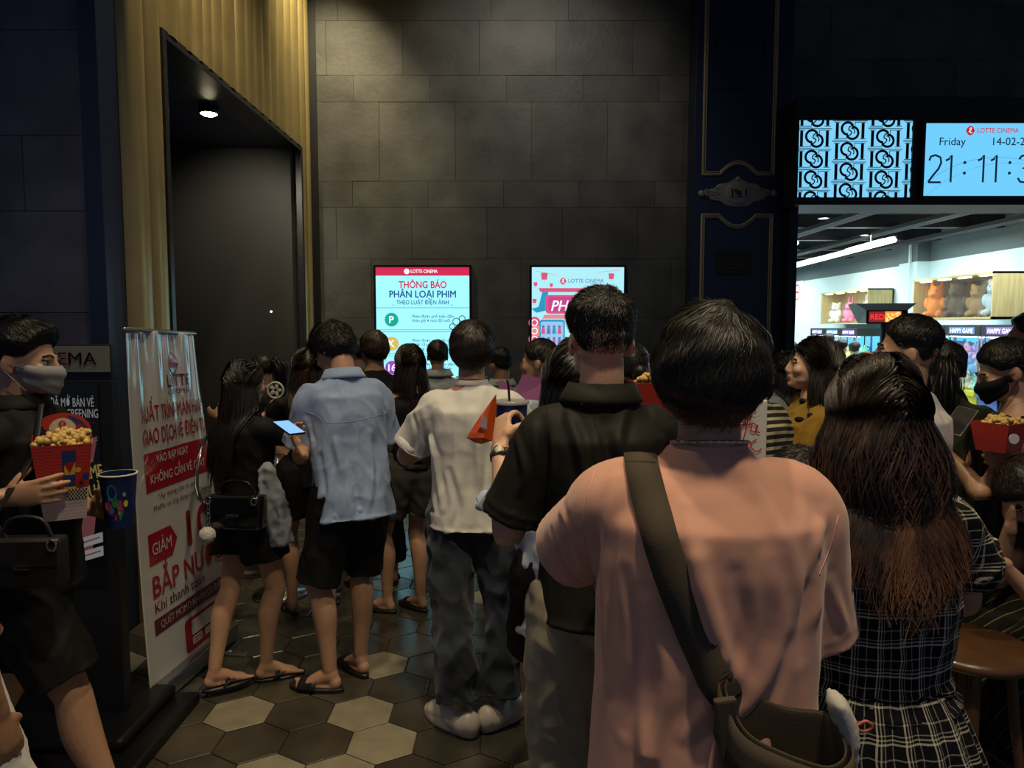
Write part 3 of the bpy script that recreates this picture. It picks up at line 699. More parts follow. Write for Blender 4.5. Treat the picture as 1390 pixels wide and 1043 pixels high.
def toy(p, rz, mi, s, label, grp, tilt=0):
    if mi not in toy_me:
        S = Soup(); S.add(*ell((0, 0, .08), (.11, .10, .09), n=12, m=8)); S.add(*ell((0, -.03, .19), (.085, .08, .08), n=12, m=8))
        for q in (-1, 1): S.add(*ell((q * .065, -.02, .26), (.028, .02, .035), n=8, m=6)); S.add(*ell((q * .09, -.06, .06), (.035, .05, .035), n=8, m=6))
        o_ = S.build('stuffed_toy', ploys[mi], None, smooth=True); toy_me[mi] = o_.data; bpy.data.objects.remove(o_)
    o = bpy.data.objects.new('stuffed_toy', toy_me[mi]); COL.objects.link(o); o.location = p; o.rotation_euler = (tilt, 0, rz); o.scale = (s,) * 3
    return tag(o, label, 'plush toy', grp)
rnd = random.Random(5)
cn = ('mint', 'sky blue', 'pink', 'cream', 'lilac', 'yellow')
for q in range(5):
    y0 = 8.55 + q * .86
    claw_machine(XF + .02, y0, .85, ZT, 'lit claw machine full of stuffed toys beneath the near oak cabinet', 'claw machines beneath the near oak cabinet', (cyan, mag, cyan, cyan, cyan)[q], (bl_, bl_, ya, bl_, ya)[q], 'HAPPY GAME')
    for t in range(22):
        lay = t // 8; kk_ = t % 8
        mi = rnd.randrange(6)
        toy((XF + .14 + .17 * (kk_ % 4) * .8 + .04, y0 + .14 + .14 * (kk_ // 2) + rnd.uniform(-.02, .02), .745 + .19 * lay), R(-90 + rnd.uniform(-50, 50)), mi, rnd.uniform(.85, 1.15),
            '%s stuffed toy piled in a lit claw machine beneath the near oak cabinet' % cn[mi], '%s toys in the near claw machines' % cn[mi], R(rnd.uniform(-25, 25)))
ZT2 = at(1180, 446, 15.4).z
for q in range(3):
    y0 = 15.2 + q * .8
    claw_machine(7.10, y0, .78, ZT2, 'lit claw machine far back in the shop beneath the small oak cabinet', 'claw machines beneath the far oak cabinet', (cyan, cyan, cyan, mag)[q], (bl_, ya, bl_, ya)[q], 'HAPPY GAME')
    for t in range(8):
        mi = rnd.randrange(6)
        toy((7.22 + .12 * (t % 3), y0 + .14 + .22 * (t % 4), .745 + .19 * (t // 4)), R(-90 + rnd.uniform(-50, 50)), mi, 1.1, '%s stuffed toy in a lit claw machine far back in the shop' % cn[mi], '%s toys in the far claw machines' % cn[mi])
# screen on a stand
c = at(1200, 425, 8.6)
o = thing('display_stand', 'black stand with a tilted screen glowing red and orange in the shop', 'display', (c.x, c.y, 0), R(-12))
S = Soup(); S.add(*lathe([(.22, 0), (.22, .02), (.03, .04)], 24)); S.add(*tube([(0, 0, .03), (0, 0, 1.68)], [.035, .035], n=10, sub=1)); S.build('pole', M_black, o, smooth=True)
zc = c.z - .02
S = Soup(); V = [(-.33, -.05, zc + .13), (.33, -.05, zc + .13), (.22, -.12, zc + .05), (-.22, -.12, zc + .05), (-.33, .3, zc + .13), (.33, .3, zc + .13), (.22, .25, zc - .10), (-.22, .25, zc - .10), (-.22, -.12, zc - .10), (.22, -.12, zc - .10)]
S.add(V, [(0, 1, 2, 3), (0, 4, 5, 1), (3, 2, 9, 8), (8, 9, 6, 7), (4, 7, 6, 5), (1, 5, 6, 9, 2), (0, 3, 8, 7, 4)]); S.build('housing', M_blackm, o)
A = Art(lambda x, y, L: (x, -.121 - L, zc - .025 + y)); A.rect(-.19, -.06, .15, .06, emis('menu_orange', (.85, .30, .05), 1.2), 1); A.rect(-.19, -.06, -.02, .06, emis('menu_dark', (.25, .02, .02), 1.), 2)
A.text(-.18, -.03, 'RED', .085, emis('menu_red', (.9, .03, .03), 1.6), .004, layer=4)
for q in range(18): A.disc(rnd.uniform(0, .14), rnd.uniform(-.05, .05), .012, emis('menu_corn', (1., .7, .2), 1.2), 3, 8)
A.build('screen', o)

# ------------------------------------------------------------------ recess lamp
c = at(285, 201, 5.6)
o = thing('recess_spotlight', 'small bright spotlight in the dark doorway ceiling', 'ceiling light', (at(285, 201, 5.75).x, 5.75 * 1.0, 3.31))
S = Soup().add(*lathe([(.07, 0), (.07, -.05), (.062, -.05), (.06, -.035)], 20, (True, False))); S.build('housing', M_black, o, smooth=True)
S = Soup().add(*lathe([(.060, -.050), (.04, -.062), (.001, -.066)], 20)); S.build('lamp', emis('warm_lamp', (1., .85, .55), 40.), o, smooth=True)
c = at(366, 423, 7.0); o = thing('indicator_light', 'tiny white indicator light on the dark recess wall', 'light', (c.x, 7.045, c.z))
S = Soup().add(*ell((0, 0, 0), (.008, .006, .008), n=10, m=6)); S.build('lamp', M_white_em, o, smooth=True)
# ================================================================== PEOPLE
def rotm(yaw=0, pitch=0, roll=0):
    """yaw about z (left turn +), pitch about x (nod down +), roll about y"""
    return np.array(Matrix.Rotation(yaw, 3, 'Z') @ Matrix.Rotation(-pitch, 3, 'X') @ Matrix.Rotation(roll, 3, 'Y'))
def head_soup():
    S = Soup()
    S.add(*ell((0, -.012, .115), (.074, .094, .088), n=28, m=18)); S.add(*ell((0, .03, .07), (.060, .066, .082), n=24, m=16))
    S.add(*ell((0, .052, .012), (.040, .038, .028))); S.add(*ell((0, .045, .028), (.054, .045, .030)))
    S.add(*ell((0, .085, .103), (.046, .014, .012)))                                   # brow
    S.add(*tube([(0, .092, .100), (0, .102, .078), (0, .106, .062)], [.008, .010, .0115], n=10)); S.add(*ell((0, .100, .056), (.018, .010, .009)))
    S.add(*ell((0, .092, .034), (.022, .010, .006))); S.add(*ell((0, .090, .026), (.019, .010, .006))); S.add(*ell((0, .084, .004), (.018, .014, .014)))
    for s in (-1, 1):
        S.add(*ell((s * .036, .068, .066), (.024, .024, .022)))                        # cheek
        Rr = np.array(Matrix.Rotation(s * .35, 3, 'Z')); S.add(*ell((s * .077, -.008, .078), (.008, .020, .031), Rr)); S.add(*ell((s * .074, .002, .060), (.008, .010, .012)))
        S.add(*ell((s * .030, .078, .090), (.014, .012, .011)))                        # eyelid
    return S
HEAD = head_soup()
_hm = remesh(HEAD, .006, 2)
_bv = BVHTree.FromPolygons([tuple(v) for v in co_of(_hm)], [list(p.vertices) for p in _hm.polygons])
HC = np.array((0, -.008, .10)); NA, NE = 96, 64
RT = np.zeros((NE + 1, NA))
for i in range(NE + 1):
    el_ = PI * i / NE
    for j in range(NA):
        az = 2 * PI * j / NA; d = Vector((math.sin(el_) * math.sin(az), math.sin(el_) * math.cos(az), math.cos(el_)))
        h_ = _bv.ray_cast(Vector(HC) + d * .3, -d); RT[i, j] = .3 - h_[3] if h_[0] is not None else .08
def smooth_ears(T):
    T = T.copy()
    for _ in range(3): T = (np.minimum(T, np.roll(T, 4, 1)) + np.minimum(T, np.roll(T, -4, 1))) / 2
    return T
RS = smooth_ears(RT)
RM = RT.copy()
for _ in range(4): RM = np.maximum(RM, np.maximum(np.roll(RM, 1, 1), np.roll(RM, -1, 1)) - .003)
def lookup(T, D):
    D = D / (np.linalg.norm(D, axis=1)[:, None] + 1e-12)
    e = np.arccos(np.clip(D[:, 2], -1, 1)) / PI * NE; a = (np.arctan2(D[:, 0], D[:, 1]) % (2 * PI)) / (2 * PI) * NA
    i0 = np.clip(e.astype(int), 0, NE - 1); fe = e - i0; j0 = a.astype(int) % NA; fa = a - np.floor(a); j1 = (j0 + 1) % NA
    return (T[i0, j0] * (1 - fa) + T[i0, j1] * fa) * (1 - fe) + (T[i0 + 1, j0] * (1 - fa) + T[i0 + 1, j1] * fa) * fe
def sstep(x, a, b):
    t = np.clip((x - a) / (b - a), 0, 1); return t * t * (3 - 2 * t)
def hair_thick(st):
    """thickness table of the hair over the head by direction"""
    e = np.linspace(0, PI, NE + 1)[:, None]; a = np.linspace(0, 2 * PI, NA, endpoint=False)[None, :]
    x = np.sin(e) * np.sin(a); y = np.sin(e) * np.cos(a); z = np.cos(e) + 0 * a
    fr = sstep(y, -.1, .75)                                     # 0 at back, 1 in front
    line = {'short': -.62 + .66 * sstep(y, -.6, -.15) + .46 * sstep(y, .52, .9), 'mop': -.85 + .70 * sstep(y, -.25, .35) + .45 * sstep(y, .3, .85),
            'crop': -.60 + .66 * sstep(y, -.6, -.15) + .44 * sstep(y, .52, .9), 'long': -1.3 + 1.1 * sstep(y, .05, .45) + .62 * sstep(y, .4, .9)}[st['mask']]
    line = line + (.03 * np.sin(a * 9) if st.get('rag') else 0)
    m = sstep(z, line - .03, line + .09)
    top = sstep(z, .05, .7)
    t = st['side'] + (st['top'] - st['side']) * top + st.get('back', 0) * sstep(-y, .2, .8) * (1 - top)
    t = t + st.get('fringe', 0) * sstep(y, .3, .8) * sstep(z, .1, .6)
    t = t * (1 - .75 * sstep(line + .55 - z, 0, .6) * (1 if st['mask'] in ('short', 'crop') else .15))
    lump = .12 * np.sin(3 * a + 2 * np.cos(5 * e)) * np.sin(4 * e) * st.get('lump', 1)
    return m * (t * (1 + lump)) - (1 - m) * .008, m
def hair_shell(st):
    T, m = hair_thick(st); Rr = RS + T; V = []; n = NA
    for i in range(1, NE):
        for j in range(NA):
            el_, az = PI * i / NE, 2 * PI * j / NA
            d = np.array((math.sin(el_) * math.sin(az), math.sin(el_) * math.cos(az), math.cos(el_))); V.append(HC + d * Rr[i, j])
    V.append(HC + np.array((0, 0, Rr[0].mean()))); V.append(HC - np.array((0, 0, Rr[-1].mean()))); V = np.array(V); F = []
    for i in range(NE - 2):
        for j in range(n): F.append((i * n + j, i * n + (j + 1) % n, (i + 1) * n + (j + 1) % n, (i + 1) * n + j))
    for j in range(n): F.append((len(V) - 2, (j + 1) % n, j))
    return V, F, Rr, m
def ribbons(P, w, out):
    """P (N,K,3) strand points, w (K,) widths; flat tapering ribbons facing outwards"""
    N, K, _ = P.shape; T = np.gradient(P, axis=1); T /= np.linalg.norm(T, axis=2)[..., None] + 1e-9
    O = P - out; O /= np.linalg.norm(O, axis=2)[..., None] + 1e-9
    B = np.cross(T, O); B /= np.linalg.norm(B, axis=2)[..., None] + 1e-9
    B = B * (w[None, :, None] * RNG.uniform(.6, 1.3, (N, 1, 1))) + O * (w[None, :, None] * RNG.uniform(-.5, .5, (N, 1, 1)))
    V = np.stack([P - B, P + B], 2).reshape(-1, 3)
    base = (np.arange(N)[:, None] * K + np.arange(K - 1)[None, :]).reshape(-1) * 2
    F = np.stack([base, base + 1, base + 3, base + 2], 1)
    return V, F
def mesh_np(name, parts, m, parent):
    """parts: list of (V, F) with quads or mixed; fast build"""
    Vs = []; loops = []; starts = []; tot = []; n = 0; L = 0
    for V, F in parts:
        V = np.asarray(V, float); Vs.append(V)
        if isinstance(F, np.ndarray):
            loops.append((F + n).ravel()); k = F.shape[1]; starts.append(L + np.arange(len(F)) * k); tot.append(np.full(len(F), k)); L += F.size
        else:
            for f in F: loops.append(np.array(f) + n); starts.append(np.array([L])); tot.append(np.array([len(f)])); L += len(f)
        n += len(V)
    V = np.concatenate(Vs); lo = np.concatenate(loops); st = np.concatenate(starts)
    me = bpy.data.meshes.new(name); me.vertices.add(len(V)); me.vertices.foreach_set('co', V.ravel())
    me.loops.add(len(lo)); me.loops.foreach_set('vertex_index', lo.astype(np.int32)); me.polygons.add(len(st)); me.polygons.foreach_set('loop_start', st.astype(np.int32))
    me.update(calc_edges=True); me.validate()
    return link_mesh(name, me, m, parent)
def me_parts(me):
    V = co_of(me); return V, [list(p.vertices) for p in me.polygons]
def short_strands(st, N, length, K=7):
    V, F, Rr, m = hair_shell(st)
    D = RNG.normal(size=(N * 3, 3)); D /= np.linalg.norm(D, axis=1)[:, None]; D = D[lookup(m, D) > .55][:N]
    C = norm(st.get('crown', (.15, -.55, .8))); P = [HC + D * (lookup(Rr, D) * RNG.uniform(.90, 1.0, len(D)))[:, None]]
    ln = length * RNG.uniform(.6, 1.2, len(D)); j = RNG.normal(size=(len(D), 3)) * st.get('mess', .25)
    ln = ln * (.35 + .65 * sstep(D[:, 2], -.5, .4)) if st['mask'] in ('short', 'crop') else ln
    lift = RNG.uniform(0, st.get('lift', .006), len(D))
    for k in range(1, K):
        q = P[-1] - HC; d = q / np.linalg.norm(q, axis=1)[:, None]
        fl = d - C * np.sum(d * C, axis=1)[:, None] ; fl = fl / (np.linalg.norm(fl, axis=1)[:, None] + .08) + np.array((0, .0, -.5)) + j
        if st.get('swirl'): fl = fl + np.cross(d, C) * st['swirl']
        if 'comb' in st: fl = fl + np.array(st['comb']) * sstep(d[:, 2], .2, .7)[:, None]
        fl -= d * np.sum(fl * d, axis=1)[:, None]; fl /= np.linalg.norm(fl, axis=1)[:, None] + 1e-9
        q = q + fl * (ln / (K - 1))[:, None]; d = q / np.linalg.norm(q, axis=1)[:, None]
        r = lookup(Rr, d) * 1.003 + lift * (k / K) ** 2; r0 = np.linalg.norm(q, axis=1); low = d[:, 2] < -.55
        P.append(HC + d * np.where(low, np.maximum(r0, r * .9), r)[:, None])
    return (V, F), np.stack(P, 1)
def torso_dist(z, s=1.): 
    return .20 * s, .135 * s
def long_strands(st, N, length, T, K=26):
    """strands from the scalp, down the head, then hanging behind and over the shoulders; T maps head space to body space"""
    V, F, Rr, m = hair_shell(st); part = st.get('part', .0)
    D = RNG.normal(size=(N * 4, 3)); D /= np.linalg.norm(D, axis=1)[:, None]
    D = D[(lookup(m, D) > .4) & (D[:, 2] > st.get('rootz', -.35))][:N]; n = len(D)
    P = [HC + D * (lookup(Rr, D) * RNG.uniform(.90, 1.01, n))[:, None]]; ln = length * RNG.uniform(.55, 1.05, n) * (1 - st.get('vee', .28) * np.abs(D[:, 0]) ** 1.2); sd = np.sign(D[:, 0] - part + RNG.normal(size=n) * .03)
    step = ln / (K - 1); ph = RNG.uniform(0, 6.28, n); wave = st.get('wave', .006); spread = st.get('spread', .02)
    shoulder = st.get('shoulder', -.10); rj = RNG.uniform(.995, 1.035, n); clump = RNG.integers(0, 26, n); phc = clump * 1.7
    for k in range(1, K):
        q = P[-1] - HC; r0 = np.linalg.norm(q, axis=1); d = q / r0[:, None]; hz = P[-1][:, 2]
        fl = np.stack([sd * .85, -.25 - .45 * (D[:, 1] > .1), -.35 - 1.0 * sstep(-d[:, 2], -.7, .4)], 1)
        tang = fl - d * np.sum(fl * d, axis=1)[:, None]; tang /= np.linalg.norm(tang, axis=1)[:, None] + 1e-9
        hang = np.stack([.10 * np.sin(ph) + .16 * np.sin(phc + k * .42) * (wave / .006) + spread * 3 * sd * sstep(hz, -.25, .02) - st.get('gather', 1.4) * P[-1][:, 0] * sstep(-hz, .06, .22), .01 - .03 * sstep(hz, shoulder - .12, shoulder + .05) + .10 * np.cos(phc * 1.3 + k * .4) * (wave / .006), -np.ones(n)], 1)
        hang /= np.linalg.norm(hang, axis=1)[:, None]
        on = sstep(d[:, 2], -.35, .12)[:, None]; f = tang * on + hang * (1 - on); f /= np.linalg.norm(f, axis=1)[:, None]
        p = P[-1] + f * step[:, None]; q = p - HC; r = np.linalg.norm(q, axis=1); d = q / r[:, None]; rr = lookup(Rr, d) * rj
        keep = (d[:, 2] > -.25) | (r < rr); p = np.where(keep[:, None], HC + d * np.where(d[:, 2] > -.25, rr, np.maximum(r, rr))[:, None], p)
        b = T[0](p)                                  # keep clear of the shoulders and back
        b = T[1](b); P.append(T[2](b))
    return (V, F), np.stack(P, 1)

def finger(S, base, f, nrm, L, curl, r):
    a = 0; p = np.array(base, float); P = [p - f * .02, p]; d = np.array(f, float)
    ax_ = np.cross(f, nrm); seg = (L * .45, L * .31, L * .24); cr = (curl * 1.0, curl * 1.35, curl * .8)
    for q in range(3):
        a = cr[q]; d = norm(d * math.cos(a) + np.cross(ax_, d) * math.sin(a) + ax_ * np.dot(ax_, d) * (1 - math.cos(a))); p = p + d * seg[q]; P.append(p)
    S.add(*tube(P, [r, r * 1.02, r, r * .92, r * .78], n=10, sub=2, side=ax_))
def hand(S, w, f, nrm, side, curl=.35, spread=.06, thumb=.5, s=1., curls=None):
    """wrist w, finger direction f, palm facing nrm, thumb towards side (+-1 times f x nrm)"""
    f = norm(f); nrm = norm(np.asarray(nrm) - f * np.dot(f, nrm)); t = np.cross(f, nrm) * side
    w = np.asarray(w, float)
    S.add(*tube([w - f * .03 * s, w + f * .02 * s, w + f * .06 * s, w + f * .092 * s], [(.024 * s, .018 * s), (.031 * s, .016 * s), (.040 * s, .0145 * s), (.037 * s, .012 * s)], n=16, side=t))
    S.add(*ell(w + f * .035 * s + t * .024 * s + nrm * .006 * s, (.02 * s,) * 3))
    for k, (o_, L, r) in enumerate(((.030, .074, .0094), (.010, .082, .0097), (-.010, .076, .0093), (-.029, .060, .0083))):
        ff = norm(f + t * (o_ * spread * 40)); c = (curls[k] if curls else curl)
        finger(S, w + f * (.092 - abs(o_ - .01) * .25) * s + t * o_ * s, ff, nrm, L * s, c, r * s)
    th = norm(f * .62 + t * .75 + nrm * .35 * thumb * 2); b = w + f * .03 * s + t * .028 * s
    d2 = norm(th + nrm * thumb * .8 - t * thumb * .5); P = [b, b + th * .032 * s, b + th * .032 * s + d2 * .028 * s, b + th * .032 * s + d2 * .052 * s]
    S.add(*tube(P, [.014 * s, .0115 * s, .0105 * s, .008 * s], n=10, sub=3))
def foot(S, a, d, s=1.):
    """ankle a, toe direction d (level)"""
    a = np.asarray(a, float); d = norm((d[0], d[1], 0)); t = np.cross(d, (0, 0, 1.)); g = a[2] - .085 * s
    S.add(*ell(a + np.array((0, 0, -.05 * s)) - d * .025 * s, (.030 * s, .034 * s, .034 * s)))
    S.add(*tube([a - d * .012 * s + (0, 0, -.015 * s), a + d * .045 * s + (0, 0, -.035 * s), a + d * .10 * s + (0, 0, -.057 * s), a + d * .145 * s + (0, 0, -.067 * s)],
                [(.032 * s, .040 * s), (.034 * s, .034 * s), (.043 * s, .022 * s), (.042 * s, .014 * s)], n=16, side=t))
    S.add(*tube([a - d * .03 * s + (0, 0, -.066 * s), a + d * .12 * s + (0, 0, -.070 * s)], [(.028 * s, .014 * s), (.040 * s, .012 * s)], n=12, side=t))
    for k in range(5):
        o_ = (-.032 + .016 * k) * s; L = (.185 - .008 * k - (.0 if k else .0)) * s
        S.add(*tube([a + d * .13 * s + t * o_ * -1 + (0, 0, -.070 * s), a + d * (L if k else .188 * s) + t * o_ * -1 + (0, 0, -.074 * s)], [.009 * s, (.0115 if k == 0 else .008) * s], n=8, sub=1))
def ik(a, b, l1, l2, pole):
    a, b = np.asarray(a, float), np.asarray(b, float); d = b - a; L = np.linalg.norm(d); u = d / L
    if L > (l1 + l2) * .998: b = a + u * (l1 + l2) * .998; L = (l1 + l2) * .998
    x = (l1 * l1 - l2 * l2 + L * L) / (2 * L); h = math.sqrt(max(0, l1 * l1 - x * x)); p = np.asarray(pole, float); p = p - u * np.dot(p, u)
    return a + u * x + norm(p) * h, b

def n3(x, y, z): return noise.noise(Vector((x, y, z)))
def fold_fn(amp, seed, kz=3., kx=11., hem=None, small=.25):
    def f(p):
        x, y, z = p
        wx = n3(x * 4 + seed, y * 4, z * 3) * .5
        a = 1 - 2 * abs(n3(x * kx + wx * 2.2 + seed * 3.1, y * kx + wx, z * kz + wx * 1.5 + seed))
        b = 1 - 2 * abs(n3(x * kx * 1.2 + 7.3, y * kx * 1.2 + seed, z * kx * .95 + (x + y) * 6))
        c = n3(x * 38 + seed, y * 38, z * 22)
        return amp * ((a - .55) * .75 + (b - .55) * small * 1.6 + c * .10)
    return f
def displace(me, fn, extra=None):
    V = co_of(me); N = no_of(me)
    d = np.array([fn(p) for p in V])
    if extra is not None: d = d + extra(V, N)
    set_co(me, V + N * d[:, None])
def ridge(P, amp, w, face=None, rise=None):
    """a cloth ridge following a polyline in body space, on the side facing `face`"""
    Q = cat_rom(np.array(P, float), 8)
    def f(V, N):
        best = np.full(len(V), 9.)
        for i in range(len(Q) - 1):
            a, b = Q[i], Q[i + 1]; ab = b - a; t = np.clip(((V - a) @ ab) / (ab @ ab + 1e-12), 0, 1)
            best = np.minimum(best, np.linalg.norm(V - a - t[:, None] * ab, axis=1))
        d = amp * np.exp(-(best / w) ** 2)
        if face is not None: d = d * (N @ np.asarray(face, float) > 0)
        return d
    return f
M_skin = {k: mat('skin_' + k, c, rough=.48, sss=.12, var=.08, vscale=30, bump=.08, bscale=160) for k, c in (('fair', (.60, .37, .25)), ('mid', (.46, .265, .165)), ('tan', (.36, .19, .11)))}
M_eye = mat('eye_white', (.7, .68, .64), rough=.15); M_iris = mat('iris', (.012, .007, .005), rough=.1)
M_lip = mat('lip', (.40, .14, .12), rough=.4)
def hair_mat(name, c, c2=None, rough=.46):
    if name in MATS: return MATS[name]
    m = mat(name, c, rough=rough, spec=.38, var=.4, vscale=60, bvec=(1, 1, .15), sheen=0.)
    if c2:
        nt = m.node_tree; b = nt.nodes['Principled BSDF']; tc = nt.nodes.new('ShaderNodeTexCoord'); sp = nt.nodes.new('ShaderNodeSeparateXYZ')
        mr = nt.nodes.new('ShaderNodeMapRange'); mr.inputs['From Min'].default_value = 1.52; mr.inputs['From Max'].default_value = 1.18
        mx = nt.nodes.new('ShaderNodeMixRGB'); n = nt.nodes.new('ShaderNodeTexNoise'); n.inputs['Scale'].default_value = 14; mp = nt.nodes.new('ShaderNodeMapping'); mp.inputs['Scale'].default_value = (1, 1, .25)
        mu = nt.nodes.new('ShaderNodeMath'); mu.operation = 'MULTIPLY'; cr = nt.nodes.new('ShaderNodeMapRange'); cr.inputs['From Min'].default_value = .40; cr.inputs['From Max'].default_value = .66
        nt.links.new(tc.outputs['Object'], sp.inputs[0]); nt.links.new(sp.outputs['Z'], mr.inputs['Value']); nt.links.new(tc.outputs['Object'], mp.inputs['Vector']); nt.links.new(mp.outputs['Vector'], n.inputs['Vector'])
        nt.links.new(n.outputs['Fac'], cr.inputs['Value']); nt.links.new(mr.outputs[0], mu.inputs[0]); nt.links.new(cr.outputs[0], mu.inputs[1])
        mx.inputs['Color1'].default_value = (*c, 1); mx.inputs['Color2'].default_value = (*c2, 1); nt.links.new(mu.outputs[0], mx.inputs['Fac']); nt.links.new(mx.outputs[0], b.inputs['Base Color'])
    return m
H_black = hair_mat('hair_black', (.006, .0055, .0055)); H_dark = hair_mat('hair_darkbrown', (.014, .009, .007)); H_brown = hair_mat('hair_brown', (.030, .017, .010))
H_bal = hair_mat('hair_balayage', (.016, .010, .008), (.17, .075, .035)); H_olive = hair_mat('hair_soft_black', (.012, .011, .008))
def cloth(name, c, rough=.85, **k): return mat('cloth_' + name, c, rough=rough, spec=.2, sheen=.15 if max(c) > .1 else 0., bump=.15, bscale=420, **k)

PEOPLE = []
class Person:
    def __init__(s, label, px, D, topy, yaw=0., H=None, build=1., fem=False, lean=0., head=(0, 0, 0), skin='mid', hair=('short', H_black), arms=((None), (None)),
                 feet=None, top=None, bottom=None, shoe=None, vox=None, hn=900, xy=None, sit=None, group=None, eyes=True, twist=0.):
        s.yaw = R(yaw); s.s = 1.; s.D = D
        T = at(px, topy, D); s.pos = Vector((T.x, D, 0)) if xy is None else Vector((xy[0], xy[1], 0))
        s.H = H or (T.z - .005) / (math.cos(R(lean)) * .45 + .55 if lean else 1); s.k = s.H / 1.745
        s.root = thing('person', label, 'person', s.pos, s.yaw, group); s.root['category'] = 'person'
        s.vox = vox or (.0055 if D < 2.5 else .0075 if D < 4 else .010)
        s.fem = fem; s.b = build; s.skin = M_skin[skin]; k = s.k
        s.lean = rotm(pitch=R(lean)); s.headR = rotm(R(head[0]), R(head[1]), R(head[2])); s.hipz = .93 * k if sit is None else sit + .09
        s.sw = (.140 if fem else .160) * k * build
        s.piv = np.array((0, 0, s.hipz)); s.tw = rotm(R(twist))
        # arms: each (target, pole, (finger dir, palm normal, curl, kw)) in the body frame
        s.sh = [s.tr((q * s.sw, 0, 1.380 * k)) for q in (-1, 1)]; s.el = []; s.wr = []; s.hd = []
        for i, q in enumerate((-1, 1)):
            A = arms[i] or {}
            t = np.array(A.get('to', (q * (s.sw + .07), .02, .84 * k)), float)
            if A.get('world'): t = s.loc(t)
            e, w = ik(s.sh[i], t, .295 * k, .262 * k, A.get('pole', (q * .25, -.6, -.6))); s.el.append(e); s.wr.append(w)
            f = np.array(A.get('dir', norm(w - e)), float)
            if A.get('wdir'): f = s.loc(np.array(A['dir'], float) + np.array(s.pos)) 
            s.hd.append((norm(f), np.array(A.get('palm', (-q, 0, 0)), float), A.get('curl', .32), A.get('kw', {}), A.get('side', None)))
        feet = feet or ((-.11, 0.02, 12), (.11, .02, -12)); s.feet = feet; s.hip = [np.array((q * .088 * k, 0, s.hipz - .03 * k)) for q in (-1, 1)]; s.kn = []; s.an = []; s.td = []
        for i, q in enumerate((-1, 1)):
            if feet[i][0] == 'w':
                w_ = on_floor(feet[i][1], feet[i][2]); l_ = s.loc(w_); feet = list(feet); feet[i] = (l_[0], l_[1], feet[i][3] - yaw)
            fx, fy, fa = feet[i][:3]; lift = feet[i][3] if len(feet[i]) > 3 else 0
            a, e = None, None
            td = np.array((math.sin(-R(fa)), math.cos(R(fa)), 0)); an = np.array((fx, fy, .085 * k + lift + .012)); LL = (.425, .43) if sit is not None else (.408, .408); kn, an = ik(s.hip[i], an, LL[0] * k, LL[1] * k, td * .9 + np.array((q * .1, 0, .3)) if sit is not None else td + np.array((q * .15, 0, 0)))
            s.kn.append(kn); s.an.append(an); s.td.append(td)
        s.headO = s.tr((0, .012 * k, 1.515 * k)); s.HR = s.lean @ s.headR
        s.body(eyes); s.dress(top, bottom); s.shoes(shoe); s.hairdo(hair, hn)
        PEOPLE.append(s)
    def loc(s, p):
        v = Vector(p) - s.pos; return np.array(Matrix.Rotation(-s.yaw, 3, 'Z') @ v)
    def wld(s, p): return s.pos + Matrix.Rotation(s.yaw, 3, 'Z') @ Vector(p)
    def tr(s, p):
        q = np.asarray(p, float) - np.array((0, 0, .93 * s.k)); return (q @ s.tw.T) @ s.lean.T + np.array((0, 0, s.hipz))
    def rings(s, L, n=44, e=2.3): return [s.tr(sring((0, r[4] if len(r) > 4 else 0, r[0] * s.k), r[1] * s.k, r[2] * s.k, r[3] * s.k, n, r[5] if len(r) > 5 else e)) for r in L]
    def body(s, eyes):
        k = s.k; b = s.b; S = Soup(); f = s.fem
        if f: L = [(.86, .11, .09, .10), (.92, .165, .10, .115), (.99, .155, .09, .10), (1.08, .125, .08, .085), (1.18, .128, .09, .085), (1.27, .145, .115, .09), (1.35, .145, .10, .095), (1.405, .120, .075, .08), (1.44, .080, .06, .065), (1.49, .052, .05, .05)]
        else: L = [(.86, .11, .09, .10), (.92, .165, .10, .115), (.99, .162, .10, .105), (1.08, .148, .098, .09), (1.18, .155, .105, .095), (1.28, .158, .12, .105), (1.36, .158, .11, .105), (1.41, .135, .08, .085), (1.445, .092, .065, .07), (1.49, .060, .055, .055)]
        L = [(z, w * b, a, c) for z, w, a, c in L]
        S.add(*stitch(s.rings(L)))
        nr = .050 if f else .058
        S.add(*tube([s.tr((0, -.006 * k, 1.40 * k)), s.tr((0, -.004 * k, 1.47 * k)), s.headO + s.HR @ np.array((0, -.018, .03)) * k, s.headO + s.HR @ np.array((0, -.01, .08)) * k], [(nr * 1.08 * k, nr * 1.08 * k), (nr * k, nr * k), (nr * .95 * k, nr * k), (nr * .9 * k, nr * k)], n=18))
        S.add(HEAD.verts() @ s.HR.T * k + s.headO, HEAD.F)
        for i, q in enumerate((-1, 1)):
            a, e, w = s.sh[i], s.el[i], s.wr[i]; ar = k * (.82 if f else 1.) * (.6 + .4 * b)
            S.add(*tube([s.tr((q * s.sw * .55, 0, 1.372 * k)), a, a * .6 + e * .4, e, e * .72 + w * .28, e * .3 + w * .7, w], [.044 * ar, .048 * ar, .045 * ar, .040 * ar, .043 * ar, .032 * ar, (.029 * ar, .021 * ar)], n=16, sub=5, side=np.cross(norm(w - e), s.hd[i][1]) + 1e-3))
            f_, pn, cu, kw, sd = s.hd[i]
            hand(S, w, f_, pn, (sd if sd is not None else (1 if i else -1)) , cu, s=k * (.92 if f else 1.02), **kw)
            h_, kn, an = s.hip[i], s.kn[i], s.an[i]; lr = k * (.98 if f else 1.) * (.7 + .3 * b)
            fwd = norm(np.cross(kn - h_, (1, 0, 0)) * -1); back = s.td[i] * -1
            m1 = h_ * .5 + kn * .5 + s.td[i] * .012; c1 = kn * .70 + an * .30 + back * .016; c2 = kn * .35 + an * .65 + back * .008
